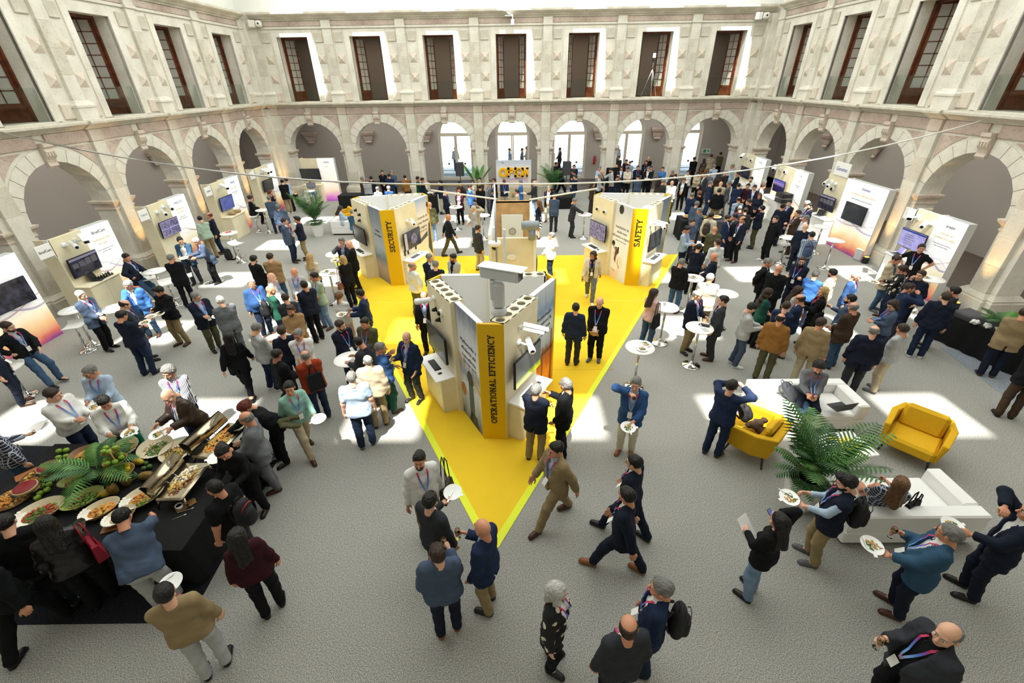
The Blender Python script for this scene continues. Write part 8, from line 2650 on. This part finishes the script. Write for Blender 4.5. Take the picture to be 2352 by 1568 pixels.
for i, (x, y, z, lb) in enumerate(((7.6, 19.5, .85, 'nearer left'), (8.2, 19.4, .85, 'nearer middle'), (8.8, 19.35, .85, 'nearer right'), (4.6, 23.6, .85, 'farther left'), (5.6, 23.7, .85, 'farther middle'), (6.6, 23.6, .85, 'farther right'))):
    t = thing('serving_bowl', 'bowl of food on the back right buffet tables, ' + lb, 'bowl', (x, y, z), .3 * i, 'back buffet bowls')
    MB().lathe([(.1, 0), (.2, .05), (.22, .1), (.2, .1), (.12, .02), (0, .02)], 20).obj('dish', WOODB if i % 2 else SHELL, t)
    mound(t, .17, .17, .06, ((6, 7, 0), (0, 4), (7, 1))[i % 3], 60, i, .05, .025, .04)
for i in range(6):
    o = MB().lathe([(.03, 0), (.032, .004), (.005, .01), (.004, .08), (.03, .1), (.035, .17), (.033, .17), (.027, .104), (0, .1)], 14).obj('wine_glass', WINE, None, TR(11.7 + .11 * (i % 3), 8.75 + .12 * (i // 3), BZ))
    tag(o, 'empty wine glass beside the glass palm vase', 'glass', 'wine glasses on the right-hand table')
for i in range(3):
    o = np_mesh('napkin', *(lambda F: (setattr(F, 'D', ell(F.P, (0, 0, 0), (.09, .08, .06)) + .03 * np.sin(50 * F.P[..., 0]) * np.sin(43 * F.P[..., 1]) * np.sin(47 * F.P[..., 2])), F.mesh())[1])(Field([(0, 0, 0)], .15, .015)), [mat('white_napkin', 'ecebe6', .9)])
    tag(link('napkin', o, None, TR(11.5 + .12 * i, 9.75 - .2 * i, BZ + .06, i)), ('crumpled white napkin at the far end of the palm vase table', 'crumpled white napkin in middle of the napkin heap', 'crumpled white napkin nearest the glass palm vase')[i], 'napkin')
# bags carried or put down
HB = mat('crimson_leather', '8e1428', .4)
def tote(label, x, y, z, rz, m, w=.3, h=.26, strap=.35):
    t = thing('handbag', label, 'bag', (x, y, z), rz)
    MB().add([(-w / 2, -.06, 0), (w / 2, -.06, 0), (w / 2, .06, 0), (-w / 2, .06, 0), (-w * .42, -.03, h), (w * .42, -.03, h), (w * .42, .03, h), (-w * .42, .03, h)], [(3, 2, 1, 0), (4, 5, 6, 7), (0, 1, 5, 4), (1, 2, 6, 5), (2, 3, 7, 6), (3, 0, 4, 7)]).obj('body', m, t)
    for s in (-1, 1):
        MB().tube([(-w * .25, s * .03, h - .02), (-w * .12, s * .03, h + strap * .8), (0, s * .02, h + strap), (w * .12, s * .03, h + strap * .8), (w * .25, s * .03, h - .02)], .009, 6).obj('strap', m, t)
    return t
def beside(key, dx, dy, z):
    o, info, mw = next(v for k, v in FIG.items() if k.startswith(key))
    return mw @ Vector((dx, dy, z))
q = beside('with red handbag', .27, -.08, .92); tote('crimson leather handbag on the arm of the leather jacket wearer', q.x, q.y, q.z, -.6, HB, .36, .24)
q = beside('with black tote at the yellow', .24, -.04, .75); tote('black cloth tote with white print at the yellow carpet edge', q.x, q.y, q.z, .8, BLKC, .3, .34)
q = beside('blonde, with black tote', -.28, -.02, .8); tote('black tote on the shoulder of the pink-shirted blonde visitor', q.x, q.y, q.z, .4, BLKC, .32, .34)
q = beside('back turned with brown bag', -.26, .0, .72); tote('brown leather shoulder bag by the food plates table', q.x, q.y, q.z, 1.2, mat('brown_bag_leather', '7a4630', .5), .26, .18, .5)
q = beside('with shoulder bag, walking', -.33, .0, .68); tote('dark brown messenger bag of the white shirt walker', q.x, q.y, q.z, 1.3, mat('dark_brown_bag', '2a1e1a', .6), .36, .28, .55)
q = beside('seated on the near white', .42, .05, .44); tote('black cloth tote lying on the near white sofa', q.x, q.y, .45, .4, BLKC, .32, .26, .2)
q = beside('back turned with drawstring', 0, -.24, .95); tote('black drawstring bag with white print on the rust red jacket', q.x, q.y, q.z, FIG['back turned with drawstring bag'][0].rotation_euler.z, BLKC, .32, .36, .2)
def coat_over(label, x, y, z, rz, m, s=1.0, d=.35):
    F = Field([(0, 0, 0)], (.4, .3, .25), .022)
    P = F.P
    Dd = rc(P, (-.16, 0, .05), (.16, 0, .05), .07, .06, (0, 0, 1), .7)
    Dd = smin(Dd, rc(P, (-.12, -.1, 0), (.14, -.14, -.1), .09, .08, (0, 0, 1), .5), .05)
    Dd = smin(Dd, rc(P, (-.15, .1, .0), (.2, .12, -.08), .07, .06, (0, 0, 1), .5), .05)
    Dd += .012 * np.sin(34 * P[..., 0] + 8 * np.sin(9 * P[..., 1])) * np.sin(21 * P[..., 1])
    F.D = Dd
    t = link('folded_coat', np_mesh('folded_coat', *F.mesh(), [m]), None, TR(x, y, z, rz))
    t.scale = (s, s, s)
    return tag(t, label, 'coat')
coat_over('dark brown coat heaped on the left yellow armchair', 4.5, 6.25, .62, .6, cloth('br'))
backpack('black bag with straps leaning in the left yellow armchair', 4.35, 6.4, .9, '18181b', .6, -.5)
coat_over('blue denim jacket hanging over the front edge of the sofa', 5.75, 6.85, .5, 1.2, cloth('db', 'bot'), .9)
q = beside('walking toward viewer with coat', .22, .16, 1.02); coat_over('olive padded coat over the arm of the mint shirt walker', q.x, q.y, q.z, .5, cloth('ol'), .8)
